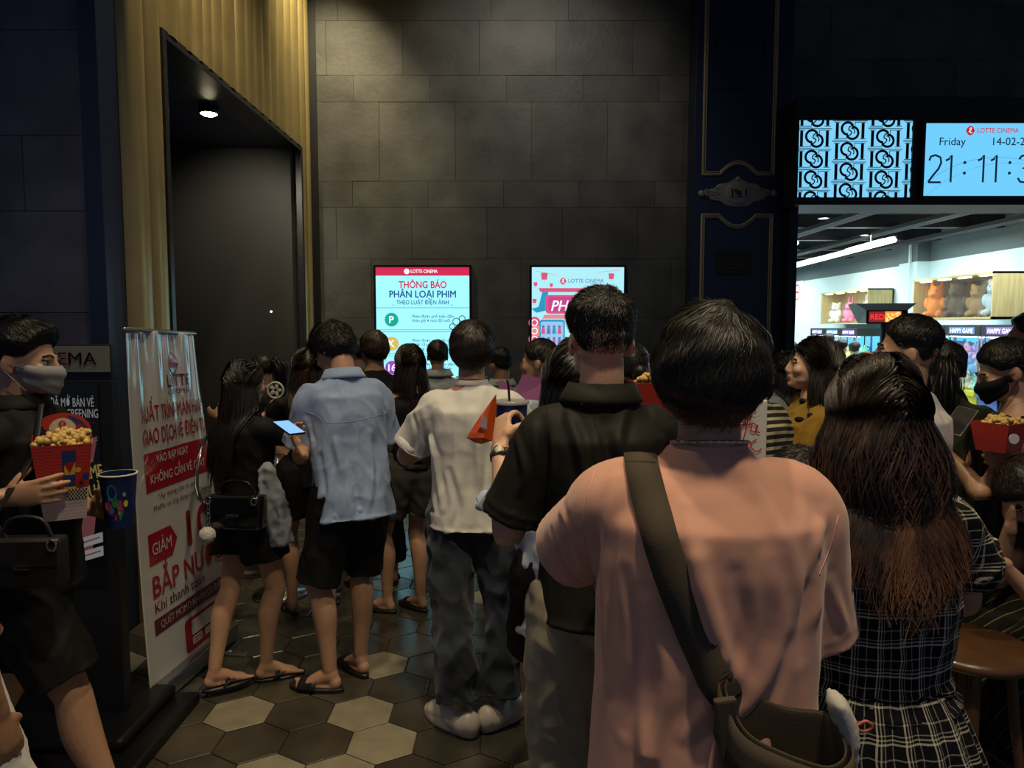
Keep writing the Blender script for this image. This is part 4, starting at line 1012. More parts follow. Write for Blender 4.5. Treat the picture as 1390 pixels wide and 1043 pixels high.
            S.add(*tube([h_ + (0, 0, .03 * k), h_ * .8 + kn * .2, m1, kn * .9 + h_ * .1, kn, c1, c2, an + (0, 0, .01)], [.088 * lr, .084 * lr, .070 * lr, .056 * lr, .054 * lr, .057 * lr, .042 * lr, .033 * lr], n=18, sub=5))
            S.add(*ell(kn + s.td[i] * .022 * k, (.036 * lr, .030 * lr, .040 * lr)))
            foot(S, an, s.td[i], k)
        me = remesh(S, s.vox, 3, .5); s.bodyo = link_mesh('body', me, s.skin, s.root)
        if eyes:
            for q in (-1, 1):
                c = s.headO + s.HR @ np.array((q * .030, .079, .090)) * k
                e = Soup(); e.add(*ell((0, 0, 0), (.0125 * k, .0125 * k, .0075 * k), n=14, m=10), 0); V, F = ell((0, .0085 * k, 0), (.0055 * k, .0055 * k, .0055 * k), n=10, m=8); e.add(V, F, 1)
                V, F = ell((0, .004 * k, .0075 * k), (.0145 * k, .011 * k, .003 * k), n=12, m=6); e.add(V, F, 1)
                e.V = [v @ s.HR.T for v in e.V]; e.build('eye', [M_eye, M_iris], s.root, smooth=True, loc=tuple(c))
                W_ = [s.headO + s.HR @ np.array((q * x, y, z)) * k for x, y, z in ((.012, .098, .108), (.028, .096, .114), (.045, .083, .110))]
                B_ = Soup().add(*tube(W_, [(.0035 * k, .0025 * k)] * 3, n=8, sub=3)); B_.build('eyebrow', H_black, s.root, smooth=True)
            Lp = Soup(); Lp.add(*ell((0, 0, .0035), (.021 * k, .006 * k, .0042 * k), n=14, m=8)); Lp.add(*ell((0, -.001, -.0045), (.018 * k, .006 * k, .0048 * k), n=14, m=8)); Lp.V = [v @ s.HR.T for v in Lp.V]
            Lp.build('lips', M_lip, s.root, smooth=True, loc=tuple(s.headO + s.HR @ np.array((0, .0965, .0305)) * k))
    # ---------------------------------------------------------------- clothes
    def rim(s, S, c, d, r, t):
        d = norm(d); a = norm(np.cross(d, (0, .3, 1.) if abs(d[2]) < .9 else (1., 0, 0))); b = np.cross(d, a)
        S.add(*tube([c + (a * math.cos(q) + b * math.sin(q)) * (r - .002) - d * .004 for q in np.linspace(0, 2 * PI, 25)], [t] * 25, n=6, sub=1))
    def limb_pts(s, i, f0, fr, arm=True):
        a, e, w = (s.sh[i], s.el[i], s.wr[i]) if arm else (s.hip[i], s.kn[i], s.an[i])
        L1 = np.linalg.norm(e - a); L2 = np.linalg.norm(w - e); P = []
        for t in np.linspace(f0, fr, 6):
            d = t * (L1 + L2); P.append(a + (e - a) * d / L1 if d < L1 else e + (w - e) * (d - L1) / L2)
        return P
    def wrinkle(s, me, amp, seed, extra=None, kz=3., kx=11., small=.25, raw=None):
        displace(me, fold_fn(amp, seed, kz, kx, small=small), extra)
        if raw: raw(me)
    def dress(s, top, bottom):
        k = s.k; seed = len(PEOPLE) * 3.7 + 1
        for kind, spec in (('top', top), ('bottom', bottom)):
            if not spec: continue
            m = spec['m']; S = Soup(); ea = spec.get('ease', .02); b = s.b
            if kind == 'top':
                hz = spec.get('hem', .84); bw = 0 if not s.fem else -.018; up = spec.get('neck', 1.478); sh = spec.get('drop', 0.)
                z = [hz, hz * .6 + 1.05 * .4, 1.05, 1.18, 1.28, 1.36]
                hw = (.158, .154, .148, .154, .160, .162); hf = (.118, .115, .112, .122, .132, .12); hb = (.125, .118, .105, .108, .118, .115)
                waist = spec.get('waist', 0.)
                L = [(z[i], (hw[i] + bw + ea * (.85 - .06 * i) - waist * (i in (1, 2))) * b, hf[i] + ea * .8, hb[i] + ea * (.9 - .05 * i)) for i in range(6)]
                if spec.get('flare'): L[0] = (L[0][0], L[0][1] + spec['flare'], L[0][2] + spec['flare'], L[0][3] + spec['flare'])
                if spec.get('tank'): L += [(1.40, (.135 + bw) * b, .09, .095), (1.425, (.118 + bw) * b, .078, .085)]
                else: L += [(1.405, (.142 + bw + sh * .4 + ea * .3) * b, .090 + ea * .2, .096 + ea * .25), (1.438, (.112 + bw * .6 + sh * .15 + ea * .2) * b, .076, .086), (1.460, .083 + ea * .1, .068, .074), (up, .070, .062, .066)]
                rg = s.rings(L)
                c0 = s.rings([(hz + .0, (L[0][1] - .014), L[0][2] - .014, L[0][3] - .014), (hz + .05, (L[0][1] - .016), L[0][2] - .016, L[0][3] - .016)])
                V, F = stitch([c0[1], c0[0]] + rg); S.add(V, F); S.add(*tube(np.vstack([rg[0], rg[0][:1]]) + (0, 0, .004), [.0055] * (len(rg[0]) + 1), n=6, sub=1))
                fr = spec.get('sleeve', .30)
                if fr > 0:
                    for i, q in enumerate((-1, 1)):
                        P = [s.tr((q * s.sw * .40, 0, 1.374 * k)), s.tr((q * s.sw * .85, 0, 1.376 * k))] + s.limb_pts(i, .06, fr)
                        r0 = (.052 if s.fem else .057) * k * (.55 + .45 * b) + ea * .40; r1 = ((.050 if s.fem else .056) if fr < .62 else .036) * k + spec.get('cuff', ea * .9)
                        rr = [r0 * .95, r0, r0] + [r0 + (r1 - r0) * t for t in (.2, .4, .6, .8, 1.)]
                        S.add(*tube(P, rr, n=22, sub=4, hollow=(.035, .012), round_ends=(True, False), side=(0, 1, 0))); s.rim(S, P[-1], P[-1] - P[-2], rr[-1], .0065 if s.D < 3.6 else .004)
                        if s.D < 2: s.rim(S, P[-1] - norm(P[-1] - P[-2]) * .026, P[-1] - P[-2], rr[-1] + .001, .004)
            else:
                hz = s.hipz
                ty = spec['type']; dz = (.93 * k - s.hipz)
                if ty == 'skirt':
                    zt, zb = spec.get('waist', 1.02) * k - dz, spec['hem']; fl = spec.get('flare', .12); rg = []
                    n = 160; pl = spec.get('pleats', 26)
                    for t in np.linspace(0, 1, 16):
                        zz = zt + (zb - zt) * t; a = (.138 + (fl) * t ** .8) * b * k; th = np.linspace(0, 2 * PI, n, endpoint=False)
                        w_ = 1 + (.012 + .075 * t) * np.sin(th * pl + 1.5 * np.sin(th * 3)) * spec.get('pa', 1.)
                        c = sring((0, 0, zz), a, a * .80, a * .84, n, 2.1); cc = np.array((0, 0, zz)); rg.append(cc + (c - cc) * w_[:, None] + np.array((0, 0, 0)))
                    V, F = stitch(rg, True, False); o = obj('skirt', V, F, m, s.root)
                    md = o.modifiers.new('t', 'SOLIDIFY'); md.thickness = .003; s.uvp(o.data); continue
                wr = spec.get('w', .0); full = .165 * b + wr * .6
                L = [(.84, .10 * b, .085, .10), (.90, full + .004, .108, .125), (.96, full, .108, .122), (1.02, .158 * b, .104, .108), (spec.get('waist', 1.05), .155 * b, .10, .10)]
                rg = [sring((0, 0, (r[0] - .93) * k + s.hipz), r[1] * k, r[2] * k, r[3] * k, 40) for r in L]; S.add(*stitch(rg))
                fr = spec.get('leg', .97)
                for i, q in enumerate((-1, 1)):
                    P = [s.hip[i] + (q * .002, 0, .02)] + s.limb_pts(i, .08, fr, False); r1 = spec.get('cuff', .075); rt = .092 * k + wr
                    if ty == 'trousers': rr = [rt, rt] + [max(r1 * (1 + .1 * (t > .7)), (.092 + (.070 - .092) * min(1, t * 1.6)) * k + wr * (1 - t) + (r1 - .065) * t) for t in (.2, .4, .6, .8, 1.)]
                    else: rr = [rt, rt + .002] + [rt + (r1 - rt) * t for t in (.2, .4, .6, .8, 1.)]
                    S.add(*tube(P, rr, n=24, sub=4, hollow=(.04, .012), round_ends=(True, False), side=(1, 0, 0))); s.rim(S, P[-1], P[-1] - P[-2], rr[-1], .006)
            v = max(.0065, s.vox * 1.05); me = remesh(S, v, spec.get('sm', 6), .6)
            s.wrinkle(me, spec.get('amp', .014), seed + (5 if kind == 'bottom' else 0), spec.get('extra'), spec.get('kz', 3.), spec.get('kx', 11.), spec.get('small', .25))
            o = link_mesh(spec.get('name', {'top': 'shirt', 'bottom': spec.get('type', '')}[kind]), me, m, s.root)
            if spec.get('uv'): s.uvp(me)
            if kind == 'top': s.topo = o; s.bvh = None
            if kind == 'top' and spec.get('collar'):
                C = Soup(); kk = spec['collar']
                for sg in (0,):
                    rr0 = [(1.452, .088, .072, .080), (1.492, .077, .064, .078), (1.497, .082, .070, .084), (1.462, .100, .080, .096), (1.450, .104, .08, .100)]
                    rg = s.rings([(z_, a_ * kk, f_, b_) for z_, a_, f_, b_ in rr0], n=36, e=2.)
                    V, F = stitch(rg, False, False); C.add(V, F)
                c_ = C.build('collar', spec.get('cm', m), s.root, smooth=True); md = c_.modifiers.new('t', 'SOLIDIFY'); md.thickness = .004
            if kind == 'top' and spec.get('rib'):
                rg = s.rings([(1.470, .078, .064, .070), (1.480, .072, .060, .065), (1.490, .070, .058, .063), (1.492, .066, .055, .060)], n=36, e=2.)
                V, F = stitch(rg, False, False); c_ = obj('neck_rib', V, F, spec.get('cm', m), s.root); md = c_.modifiers.new('t', 'SOLIDIFY'); md.thickness = .005
    def uvp(s, me):
        V = co_of(me); N = no_of(me); k = s.k
        th = np.arctan2(V[:, 0], -V[:, 1] + 1e-9); rad = np.hypot(V[:, 0], V[:, 1])
        u = th * .165; v = V[:, 2].copy()
        at_ = me.attributes.new('fabric', 'FLOAT_VECTOR', 'POINT'); at_.data.foreach_set('vector', np.stack([u, v, 0 * u], 1).ravel())
    def seam(s, pts, r=.0014, m=None, from_=(0, -1, 0), name='seam', off=.0):
        """a thin raised seam laid over the shirt; pts in body space, projected along from_"""
        if s.bvh is None:
            me = s.topo.data; s.bvh = BVHTree.FromPolygons([tuple(v) for v in co_of(me)], [list(p.vertices) for p in me.polygons])
        Q = cat_rom(np.array(pts, float), 12); f = norm(from_); P = []
        for q in Q:
            h = s.bvh.ray_cast(Vector(q + f * .5), Vector(-f)); 
            if h[0] is not None: P.append(np.array(h[0]) + f * off)
        if len(P) > 2: return obj(name, *tube(P, [r] * len(P), n=6, sub=1), m or s.topo.data.materials[0], s.root)
    def shoes(s, spec):
        if not spec: return
        ty, m, m2 = spec
        for i in (0, 1):
            a, d, k = s.an[i], s.td[i], s.k; t = np.cross(d, (0, 0, 1.)); g = a[2] - .085 * k; S = Soup(); fl = lambda x, y, z: np.array((a[0], a[1], g)) + d * x * k + t * y * k + np.array((0, 0, z * k))
            def sole(z0, z1, w=1., x0=-.068, x1=.205):
                P = []
                for q in range(40):
                    an = 2 * PI * q / 40; x = math.cos(an); y = math.sin(an); xx = (x0 + x1) / 2 + (x1 - x0) / 2 * np.sign(x) * abs(x) ** .8; wid = (.036 + .013 * sstep(np.array(xx), -.03, .12)) * w
                    P.append((xx, y * wid + .004 * (i * 2 - 1) * -1))
                return [np.array([fl(x * (1.0 - .01 * q_) + 0, y * (1 - .03 * q_), z) for x, y in P]) for q_, z in ((1, z0), (0, z0 + .006), (0, z1 - .005), (1, z1))]
            if ty in ('slide', 'flipflop'):
                S.add(*stitch(sole(-.012, .010 if ty == 'slide' else .004, 1.08)), 0)
                if ty == 'slide':
                    rg = []
                    for x in (.055, .075, .10, .125, .14):
                        rg.append(np.array([fl(x, .054 * math.cos(q), .002 + .056 * math.sin(q) * (1 - (x - .05) * 2.4)) for q in np.linspace(0, PI, 14)]))
                    V = np.concatenate(rg); S.add(V, [(p * 14 + q, p * 14 + q + 1, (p + 1) * 14 + q + 1, (p + 1) * 14 + q) for p in range(4) for q in range(13)], 0)
                else:
                    for q in (-1, 1): S.add(*tube([fl(.155, 0, .012), fl(.12, q * .022, .034), fl(.06, q * .042, .028), fl(.03, q * .045, .006)], [(.007, .003)] * 4, n=8), 0)
                    S.add(*tube([fl(.05, -.047, .012), fl(.055, -.03, .048), fl(.055, 0, .058), fl(.055, .03, .048), fl(.05, .047, .012)], [(.010, .003)] * 5, n=8, side=d), 0)
                o = S.build('sandal', [m], s.root, smooth=True)
                if ty == 'slide': md = o.modifiers.new('t', 'SOLIDIFY'); md.thickness = .005; md.offset = 1
            elif ty == 'clog':
                B = Soup(); B.add(*stitch(sole(-.012, .026, 1.42, -.098, .235)))
                B.add(*tube([fl(-.066, 0, .045), fl(-.03, 0, .04), fl(.04, 0, .045), fl(.10, 0, .045), fl(.15, 0, .03), fl(.19, 0, .018)], [(.050 * k, .056 * k), (.058 * k, .058 * k), (.058 * k, .056 * k), (.062 * k, .050 * k), (.060 * k, .038 * k), (.042 * k, .026 * k)], n=20, side=t))
                me = remesh(B, .006, 5, .6); V = co_of(me); q = (V - fl(0, 0, 0)) @ d; h_ = V[:, 2] - g; sd = np.abs((V - fl(0, 0, 0)) @ t)
                V = V + np.array((0, 0, 1.)) * (.0035 * np.sin(q * 75 + sd * 60) * sstep(h_, .0, .03))[:, None]; set_co(me, V); link_mesh('clog', me, m, s.root)
            else:
                S.add(*stitch(sole(-.012, .018, 1.16, -.078, .218)), 1)
                B = Soup(); B.add(*tube([fl(-.055, 0, .055), fl(-.03, 0, .05), fl(.03, 0, .055), fl(.075, 0, .05), (fl(.13, 0, .032)), fl(.185, 0, .020)], [(.034 * k, .045 * k), (.040 * k, .052 * k), (.042 * k, .050 * k), (.046 * k, .042 * k), (.048 * k, .03 * k), (.032 * k, .02 * k)], n=18, side=t))
                B.add(*tube([fl(-.01, 0, .06), fl(-.012, 0, .105)], [(.044 * k, .046 * k), (.042 * k, .044 * k)], n=16, side=t))
                me = remesh(B, .007, 3); V, F = me_parts(me); S.add(V, F, 0)
                for q in range(4): S.add(*tube([fl(.05 + .022 * q, -.028, .068 - .009 * q), fl(.052 + .022 * q, 0, .092 - .012 * q), fl(.05 + .022 * q, .028, .068 - .009 * q)], [(.005, .003)] * 3, n=6), 1)
                S.build('sneaker', [m, m2], s.root, smooth=True)
    def hairdo(s, hair, hn):
        k = s.k; style, m = hair[0], hair[1]; kw = hair[2] if len(hair) > 2 else {}
        st = {'short': dict(mask='short', side=.012, top=.032, fringe=.006), 'crop': dict(mask='crop', side=.006, top=.024), 'mop': dict(mask='mop', side=.026, top=.036, back=.012, fringe=.012, rag=1),
              'long': dict(mask='long', side=.022, top=.020, back=.008), 'pony': dict(mask='short', side=.012, top=.014), 'bob': dict(mask='long', side=.024, top=.022, back=.01), 'tied': dict(mask='short', side=.012, top=.014)}[style].copy()
        st.update(kw); s.st = st; HM = lambda P: P @ s.HR.T * k + s.headO; out = s.headO + s.HR @ HC * k; parts = []
        def inv(b): return ((b - s.headO) @ s.HR) / k
        def push(b):
            b = b.copy(); x, y, z = b[:, 0], b[:, 1], b[:, 2]; a_ = s.sw * 1.0 + .02; zz = z / k
            c = s.tr(np.array((0, 0, 1.3 * k)))
            hh = sstep(-zz, -1.53, -1.33)
            A = (.055 + (a_ - .03) * hh) + .02; Bf = (.06 + .075 * hh + .022) * k; yo = y - c[1] * np.clip((zz - .95) / .35, 0, 1.1)
            n_ = np.sqrt((x / A) ** 2 + (yo / Bf) ** 2) + 1e-6; ins = n_ < 1; yn = np.where(yo < .03, -np.sqrt(np.maximum(0, 1 - (x / A) ** 2)) * Bf, np.sqrt(np.maximum(0, 1 - (x / A) ** 2)) * Bf)
            b[:, 1] = np.where(ins, y + (yn - yo) * .55, y); return b
        if style in ('long', 'bob'):
            ln = kw.get('length', .62 if style == 'long' else .30)
            (V, F), P = long_strands(st, hn, ln, (HM, push if style == 'long' else (lambda b: b), inv), K=26 if style == 'long' else 14)
            parts.append((HM(HC + (V - HC) * .972), F)); K = P.shape[1]; w = .0016 * kw.get('sw', 1.) * (1.1 - .55 * np.linspace(0, 1, K) ** 2)
            Pb = np.stack([HM(P[:, i]) for i in range(K)], 1)
            ks = 4 if style == 'long' else 3; core = (Pb[:, ks:] + (np.array(s.headO + s.HR @ HC * k) - Pb[:, ks:]) * np.array((.20, .26, 0)))[:, ::2][RNG.permutation(len(Pb))[:220 if s.D < 2 else 90]]                # a filled inner mass from thick locks
            C = Soup()
            for q in core: C.add(*tube(q * [1, 1, 1], [(.013 * (1 - .95 * (t / (len(q) - 1)) ** 1.3)) for t in range(len(q))], n=6, sub=1))
            if len(core): 
                me = remesh(C, .010, 2); displace(me, fold_fn(.006, 3., 1.5, 40., small=.1)); V2, F2 = me_parts(me); ctr = np.array((0, .02, 0)); parts.append((V2 + (ctr - V2) * np.array((.04, .07, 0)), F2))
            parts.append(ribbons(Pb, w, np.array((0, .02, 0)) * 1. + np.array((0, 0, 1.2 * k))))
        else:
            (V, F), P = short_strands(st, hn, kw.get('length', .035 if style != 'mop' else .055)); parts.append((HM(V), F)); K = P.shape[1]
            w = .0011 * kw.get('sw', 1.) * (1.1 - .75 * np.linspace(0, 1, K)); Pb = np.stack([HM(P[:, i]) for i in range(K)], 1); parts.append(ribbons(Pb, w, out))
            if style == 'pony':
                p0 = np.array(kw.get('knot', (0, -.115, .12))); n_ = 260; r0 = RNG.normal(size=(n_, 3)) * .012; K2 = 12; L_ = kw.get('plen', .28); PP = []
                for q in range(K2):
                    t = q / (K2 - 1); PP.append(HM(p0 + r0 * (1 + 1.6 * math.sin(PI * min(1, t * 1.1)))) + np.array((0, 0, 0)) + (s.HR @ np.array((0, -1, .2)) * .05 * math.sin(PI * min(.5, t * 1.2)) * 1.2)[None] + np.array((0, 0, -1.)) * max(0, t - .12) * L_)
                PP = np.stack(PP, 1); C = Soup(); mid = PP.mean(0); C.add(*tube(mid, [.012 + .02 * math.sin(PI * min(1, .15 + t / K2 * .8)) for t in range(K2)], n=10, sub=1)); parts.append((C.verts(), C.F)); parts.append(ribbons(PP, .0022 * np.linspace(1, .4, K2), mid.mean(0)))
            if style == 'tied':
                p0 = np.array(kw.get('knot', (0, -.11, .05))); V2, F2 = ell(p0, (.036, .034, .036), n=18, m=12); V2 = V2 + np.array([n3(*(v * 60)) * .006 for v in V2])[:, None] * (V2 - p0) / .035; parts.append((HM(V2), F2))
        s.hairo = mesh_np('hair', parts, m, s.root)
    # ---------------------------------------------------------------- extras worn on the body
    def mask(s, m, n=26):
        k = s.k; rows = 12; V = []
        for j in range(rows + 1):
            for i in range(n + 1):
                u = i / n * 2 - 1; v = j / rows; az = u * 1.32 * (1 - .18 * abs(v - .5)); z = .078 - v * .098 + .006 * (1 - abs(u))
                d = norm((math.sin(az), math.cos(az), (z - HC[2]) / .10)); r = lookup(RM if abs(az) < 1.0 else RS, np.array([d]))[0]
                rr = max(r, .0) + .006 + .022 * (1 - abs(u)) ** 1.3 * math.sin(PI * min(1, max(0, v))) ** .7
                V.append(HC + d * rr)
        F = [(j * (n + 1) + i, j * (n + 1) + i + 1, (j + 1) * (n + 1) + i + 1, (j + 1) * (n + 1) + i) for j in range(rows) for i in range(n)]
        S = Soup().add(np.array(V) @ s.HR.T * k + s.headO, F); o = S.build('face_mask', m, s.root, smooth=True); md = o.modifiers.new('t', 'SOLIDIFY'); md.thickness = .0015
        for q in (-1, 1):
            for z0, z1 in ((.072, .085), (.0, .060)):
                P = [s.headO + s.HR @ np.array(p) * k for p in ((q * .066, .045, z0), (q * .078, .02, (z0 + z1) / 2), (q * .083, -.012, z1))]
                L_ = Soup().add(*tube(P, [.0014] * 3, n=6)); L_.build('ear_loop', m, s.root, smooth=True)
# ------------------------------------------------------------------ fabrics
def plaid(name, ground, line, period=.056, tint=(.02, .03, .07)):
    m = mat('cloth_' + name, ground, rough=.85, spec=.2, bump=.3, bscale=60); nt = m.node_tree; b = nt.nodes['Principled BSDF']
    a = nt.nodes.new('ShaderNodeAttribute'); a.attribute_name = 'fabric'; sp = nt.nodes.new('ShaderNodeSeparateXYZ')
    nz = nt.nodes.new('ShaderNodeTexNoise'); nz.inputs['Scale'].default_value = 14; nz.inputs['Detail'].default_value = 2
    mv = nt.nodes.new('ShaderNodeVectorMath'); mv.operation = 'MULTIPLY_ADD'; mv.inputs[1].default_value = (.012, .012, 0)
    nt.links.new(a.outputs['Vector'], nz.inputs['Vector']); nt.links.new(nz.outputs['Color'], mv.inputs[0]); nt.links.new(a.outputs['Vector'], mv.inputs[2]); nt.links.new(mv.outputs[0], sp.inputs[0])
    def M(op, x, y=None, z=None):
        n = nt.nodes.new('ShaderNodeMath'); n.operation = op
        for i, v in enumerate((x, y, z)):
            if v is None: continue
            if isinstance(v, (int, float)): n.inputs[i].default_value = v
            else: nt.links.new(v, n.inputs[i])
        return n.outputs[0]
    tot = None; band = None
    for ax_ in ('X', 'Y'):
        f = M('FRACT', M('DIVIDE', sp.outputs[ax_], period)); L = None
        for c, w, s_ in ((.10, .030, 1.), (.22, .022, .8), (.34, .018, .55), (.66, .022, .5)):
            q = M('MULTIPLY', M('LESS_THAN', M('ABSOLUTE', M('SUBTRACT', f, c)), w), s_); L = q if L is None else M('MAXIMUM', L, q)
        tot = L if tot is None else M('MINIMUM', M('MULTIPLY_ADD', L, .62, M('MULTIPLY', tot, .62)), 1.)
    mx = nt.nodes.new('ShaderNodeMixRGB'); mx.inputs['Color1'].default_value = (*ground, 1); mx.inputs['Color2'].default_value = (*line, 1)
    nt.links.new(tot, mx.inputs['Fac']); nt.links.new(mx.outputs[0], b.inputs['Base Color']); return m
def stripes(name, c1, c2, period, vec=(0, 0, 1), duty=.4, attr=False):
    m = cloth(name, c1); nt = m.node_tree; b = nt.nodes['Principled BSDF']; tc = nt.nodes.new('ShaderNodeTexCoord'); d = nt.nodes.new('ShaderNodeVectorMath'); d.operation = 'DOT_PRODUCT'; d.inputs[1].default_value = vec
    f = nt.nodes.new('ShaderNodeMath'); f.operation = 'DIVIDE'; f.inputs[1].default_value = period; g = nt.nodes.new('ShaderNodeMath'); g.operation = 'FRACT'; l = nt.nodes.new('ShaderNodeMath'); l.operation = 'LESS_THAN'; l.inputs[1].default_value = duty
    mx = nt.nodes.new('ShaderNodeMixRGB'); mx.inputs['Color1'].default_value = (*c1, 1); mx.inputs['Color2'].default_value = (*c2, 1)
    nt.links.new(tc.outputs['Object'], d.inputs[0]); nt.links.new(d.outputs['Value'], f.inputs[0]); nt.links.new(f.outputs[0], g.inputs[0]); nt.links.new(g.outputs[0], l.inputs[0]); nt.links.new(l.outputs[0], mx.inputs['Fac']); nt.links.new(mx.outputs[0], b.inputs['Base Color']); return m
C_pink = mat('cloth_pink', (.66, .35, .255), rough=.9, spec=.1, sheen=.3, bump=.06, bscale=900, var=.06, vscale=14); C_white = cloth('white', (.66, .66, .62)); C_blue = cloth('lightblue', (.27, .36, .55), var=.06, vscale=60)
C_black = cloth('black', (.007, .007, .007), rough=.7); C_ink = cloth('ink', (.012, .012, .013)); C_bshirt = mat('cloth_blackshirt', (.013, .013, .010), rough=.68, spec=.22, sheen=0., bump=.15, bscale=420)
C_khaki = cloth('khaki', (.36, .32, .22)); C_denim = mat('denim', (.016, .026, .040), rough=.8, var=.85, vscale=5, bump=.3, bscale=300, sheen=.2); C_grey = cloth('grey', (.045, .045, .042)); C_beige = cloth('beige', (.32, .29, .22)); C_lgrey = cloth('lightgrey', (.30, .33, .36))
C_olive = cloth('olive', (.035, .042, .022)); C_must = cloth('mustard', (.24, .14, .015)); C_paleblue = cloth('paleblue', (.40, .47, .60)); C_cream = cloth('cream', (.45, .40, .26)); C_maroon = cloth('maroon', (.12, .008, .010)); C_sage = cloth('sage', (.28, .36, .33))
C_brown = cloth('brown', (.045, .03, .02)); C_plaid = plaid('plaid', (.006, .006, .009), (.72, .68, .52)); C_mask = cloth('mask_grey', (.24, .25, .26), rough=.7); C_maskw = cloth('mask_white', (.65, .68, .72)); C_maskb = cloth('mask_black', (.01, .01, .012))
C_stripe = stripes('cream_stripe', (.02, .02, .02), (.42, .38, .24), .026, (0, .25, 1), .42); C_vstripe = stripes('yellow_stripe', (.45, .38, .18), (.10, .08, .04), .022, (1, .3, 0), .3); C_gstripe = stripes('gold_stripe', (.008, .008, .006), (.13, .11, .05), .040, (.9, .2, .5), .10)
S_black = mat('shoe_black', (.008, .008, .008), rough=.45); S_white = mat('shoe_white', (.62, .58, .52), rough=.45); S_clog = mat('clog_cream', (.62, .56, .48), rough=.35); S_tan = mat('sole_tan', (.16, .09, .05), rough=.5); S_grey = mat('shoe_grey', (.32, .32, .33), rough=.5)
def hit(P, px, py):
    me = P.topo.data
    if P.bvh is None: P.bvh = BVHTree.FromPolygons([tuple(v) for v in co_of(me)], [list(p.vertices) for p in me.polygons])
    w = at(px, py, 5.) - Vector((0, 0, EYE)); o = Vector(P.loc((0, 0, EYE))); d = (Vector(P.loc(Vector((0, 0, EYE)) + w)) - o).normalized(); h = P.bvh.ray_cast(o, d)
    return (np.array(h[0]), np.array(h[1])) if h[0] is not None else (None, None)
def pix_seam(P, pts, r=.0014, m=None, name='seam'):
    Q = cat_rom(np.array(pts, float), 10); out = []
    for q in Q:
        a, n = hit(P, q[0], q[1])
        if a is not None: out.append(a)
    if len(out) > 3: obj(name, *tube(out, [r] * len(out), n=6, sub=1), m or P.topo.data.materials[0], P.root)
def pix_strap(P, pts, w, m, parent, name='strap', extra=(), off=.004):
    Q = cat_rom(np.array(pts, float), 8); C = []; N = []
    for q in Q:
        a, n = hit(P, q[0], q[1])
        if a is not None: C.append(a); N.append(n)
    C = np.array(C); N = np.array(N)
    for _ in range(4): C[1:-1] = (C[:-2] + C[1:-1] * 2 + C[2:]) / 4; N[1:-1] = (N[:-2] + N[1:-1] + N[2:]); N /= np.linalg.norm(N, axis=1)[:, None]
    C = C + N * off
    for e in extra: C = np.vstack([C, e[0]]); N = np.vstack([N, norm(e[1])])
    T = np.gradient(C, axis=0); T /= np.linalg.norm(T, axis=1)[:, None]; B = np.cross(T, N); B /= np.linalg.norm(B, axis=1)[:, None]
    V = np.concatenate([C - B * w / 2, C + N * .002, C + B * w / 2]); n = len(C); F = [(i + r * n, i + 1 + r * n, i + 1 + (r + 1) * n, i + (r + 1) * n) for r in (0, 1) for i in range(n - 1)]
    W_ = [tuple(P.wld(v) - parent.location) for v in V]
    o = obj(name, W_, F, m, parent); md = o.modifiers.new('t', 'SOLIDIFY'); md.thickness = .004; md.offset = 1; return o

def pix_folds(P, L):
    me = P.topo.data; V = co_of(me); N = no_of(me); D = np.zeros(len(V)); view = Vector(P.loc((0, 0, EYE)))
    for pts, amp, w in L:
        Q = [hit(P, *q)[0] for q in cat_rom(np.array(pts, float), 4)]; Q = [q for q in Q if q is not None]
        if len(Q) < 2: continue
        Q = np.array(Q); best = np.full(len(V), 9.); tt = np.zeros(len(V))
        for i in range(len(Q) - 1):
            a, b = Q[i], Q[i + 1]; ab = b - a; t = np.clip(((V - a) @ ab) / (ab @ ab + 1e-12), 0, 1); d = np.linalg.norm(V - a - t[:, None] * ab, axis=1); c = d < best; best = np.where(c, d, best); tt = np.where(c, (i + t) / (len(Q) - 1), tt)
        D += amp * np.sin(PI * (.12 + .76 * tt)) * (np.exp(-(best / w) ** 2) - .35 * np.exp(-((best - 1.9 * w) / (w * .9)) ** 2))
    set_co(me, V + N * D[:, None]); P.bvh = None

# ------------------------------------------------------------------ things people hold
M_screen = emis('phone_screen', (.25, .55, 1.), 1.1)
def phone(c, tilt, label, lit=True, col=None, m=None):
    o = thing('phone', label, 'phone', c); o.rotation_euler = tilt
    Soup().box((-.036, -.076, -.004), (.036, .076, .004), 0, .003).build('case', m or M_blackm, o, smooth=True)
    Soup().box((-.033, -.072, .004), (.033, .072, .0048)).build('display', (emis('phone_' + col[0], col[1], 2.) if col else M_screen) if lit else M_black, o); return o
def cup(c, r, h, label, m, lid=False, straw=None, art=False, tilt=(0, 0, 0), cat='cup'):
    o = thing('paper_cup', label, cat, c); o.rotation_euler = tilt
    S = Soup().add(*lathe([(0, .004), (r * .72, .004), (r * .72, 0), (r * .74, 0), (r, h), (r - .002, h), (r * .72, h * .12), (0, h * .12)], 40, (False, False))); S.build('cup_wall', m, o, smooth=False)
    S = Soup().add(*lathe([(r - .001, h - .003), (r + .003, h - .002), (r + .003, h + .003), (r - .002, h + .003)], 40, (False, False))); S.build('rim', mat('paper_white', (.65, .62, .55), rough=.5), o, smooth=True)
    if lid: S = Soup().add(*lathe([(r + .004, h - .004), (r + .005, h + .006), (r - .006, h + .008), (r - .010, h + .003), (0, h + .004)], 40, (False, False))); S.build('lid', mat('lid_plastic', (.35, .36, .36), rough=.2, alpha=.75), o, smooth=True)
    if straw: S = Soup().add(*tube([(0, 0, h * .3), (straw[0] * .6, straw[1], h + straw[2] * .6), (straw[0], straw[1], h + straw[2])], [.0035] * 3, n=8)); S.build('straw', straw[3], o, smooth=True)
    return o
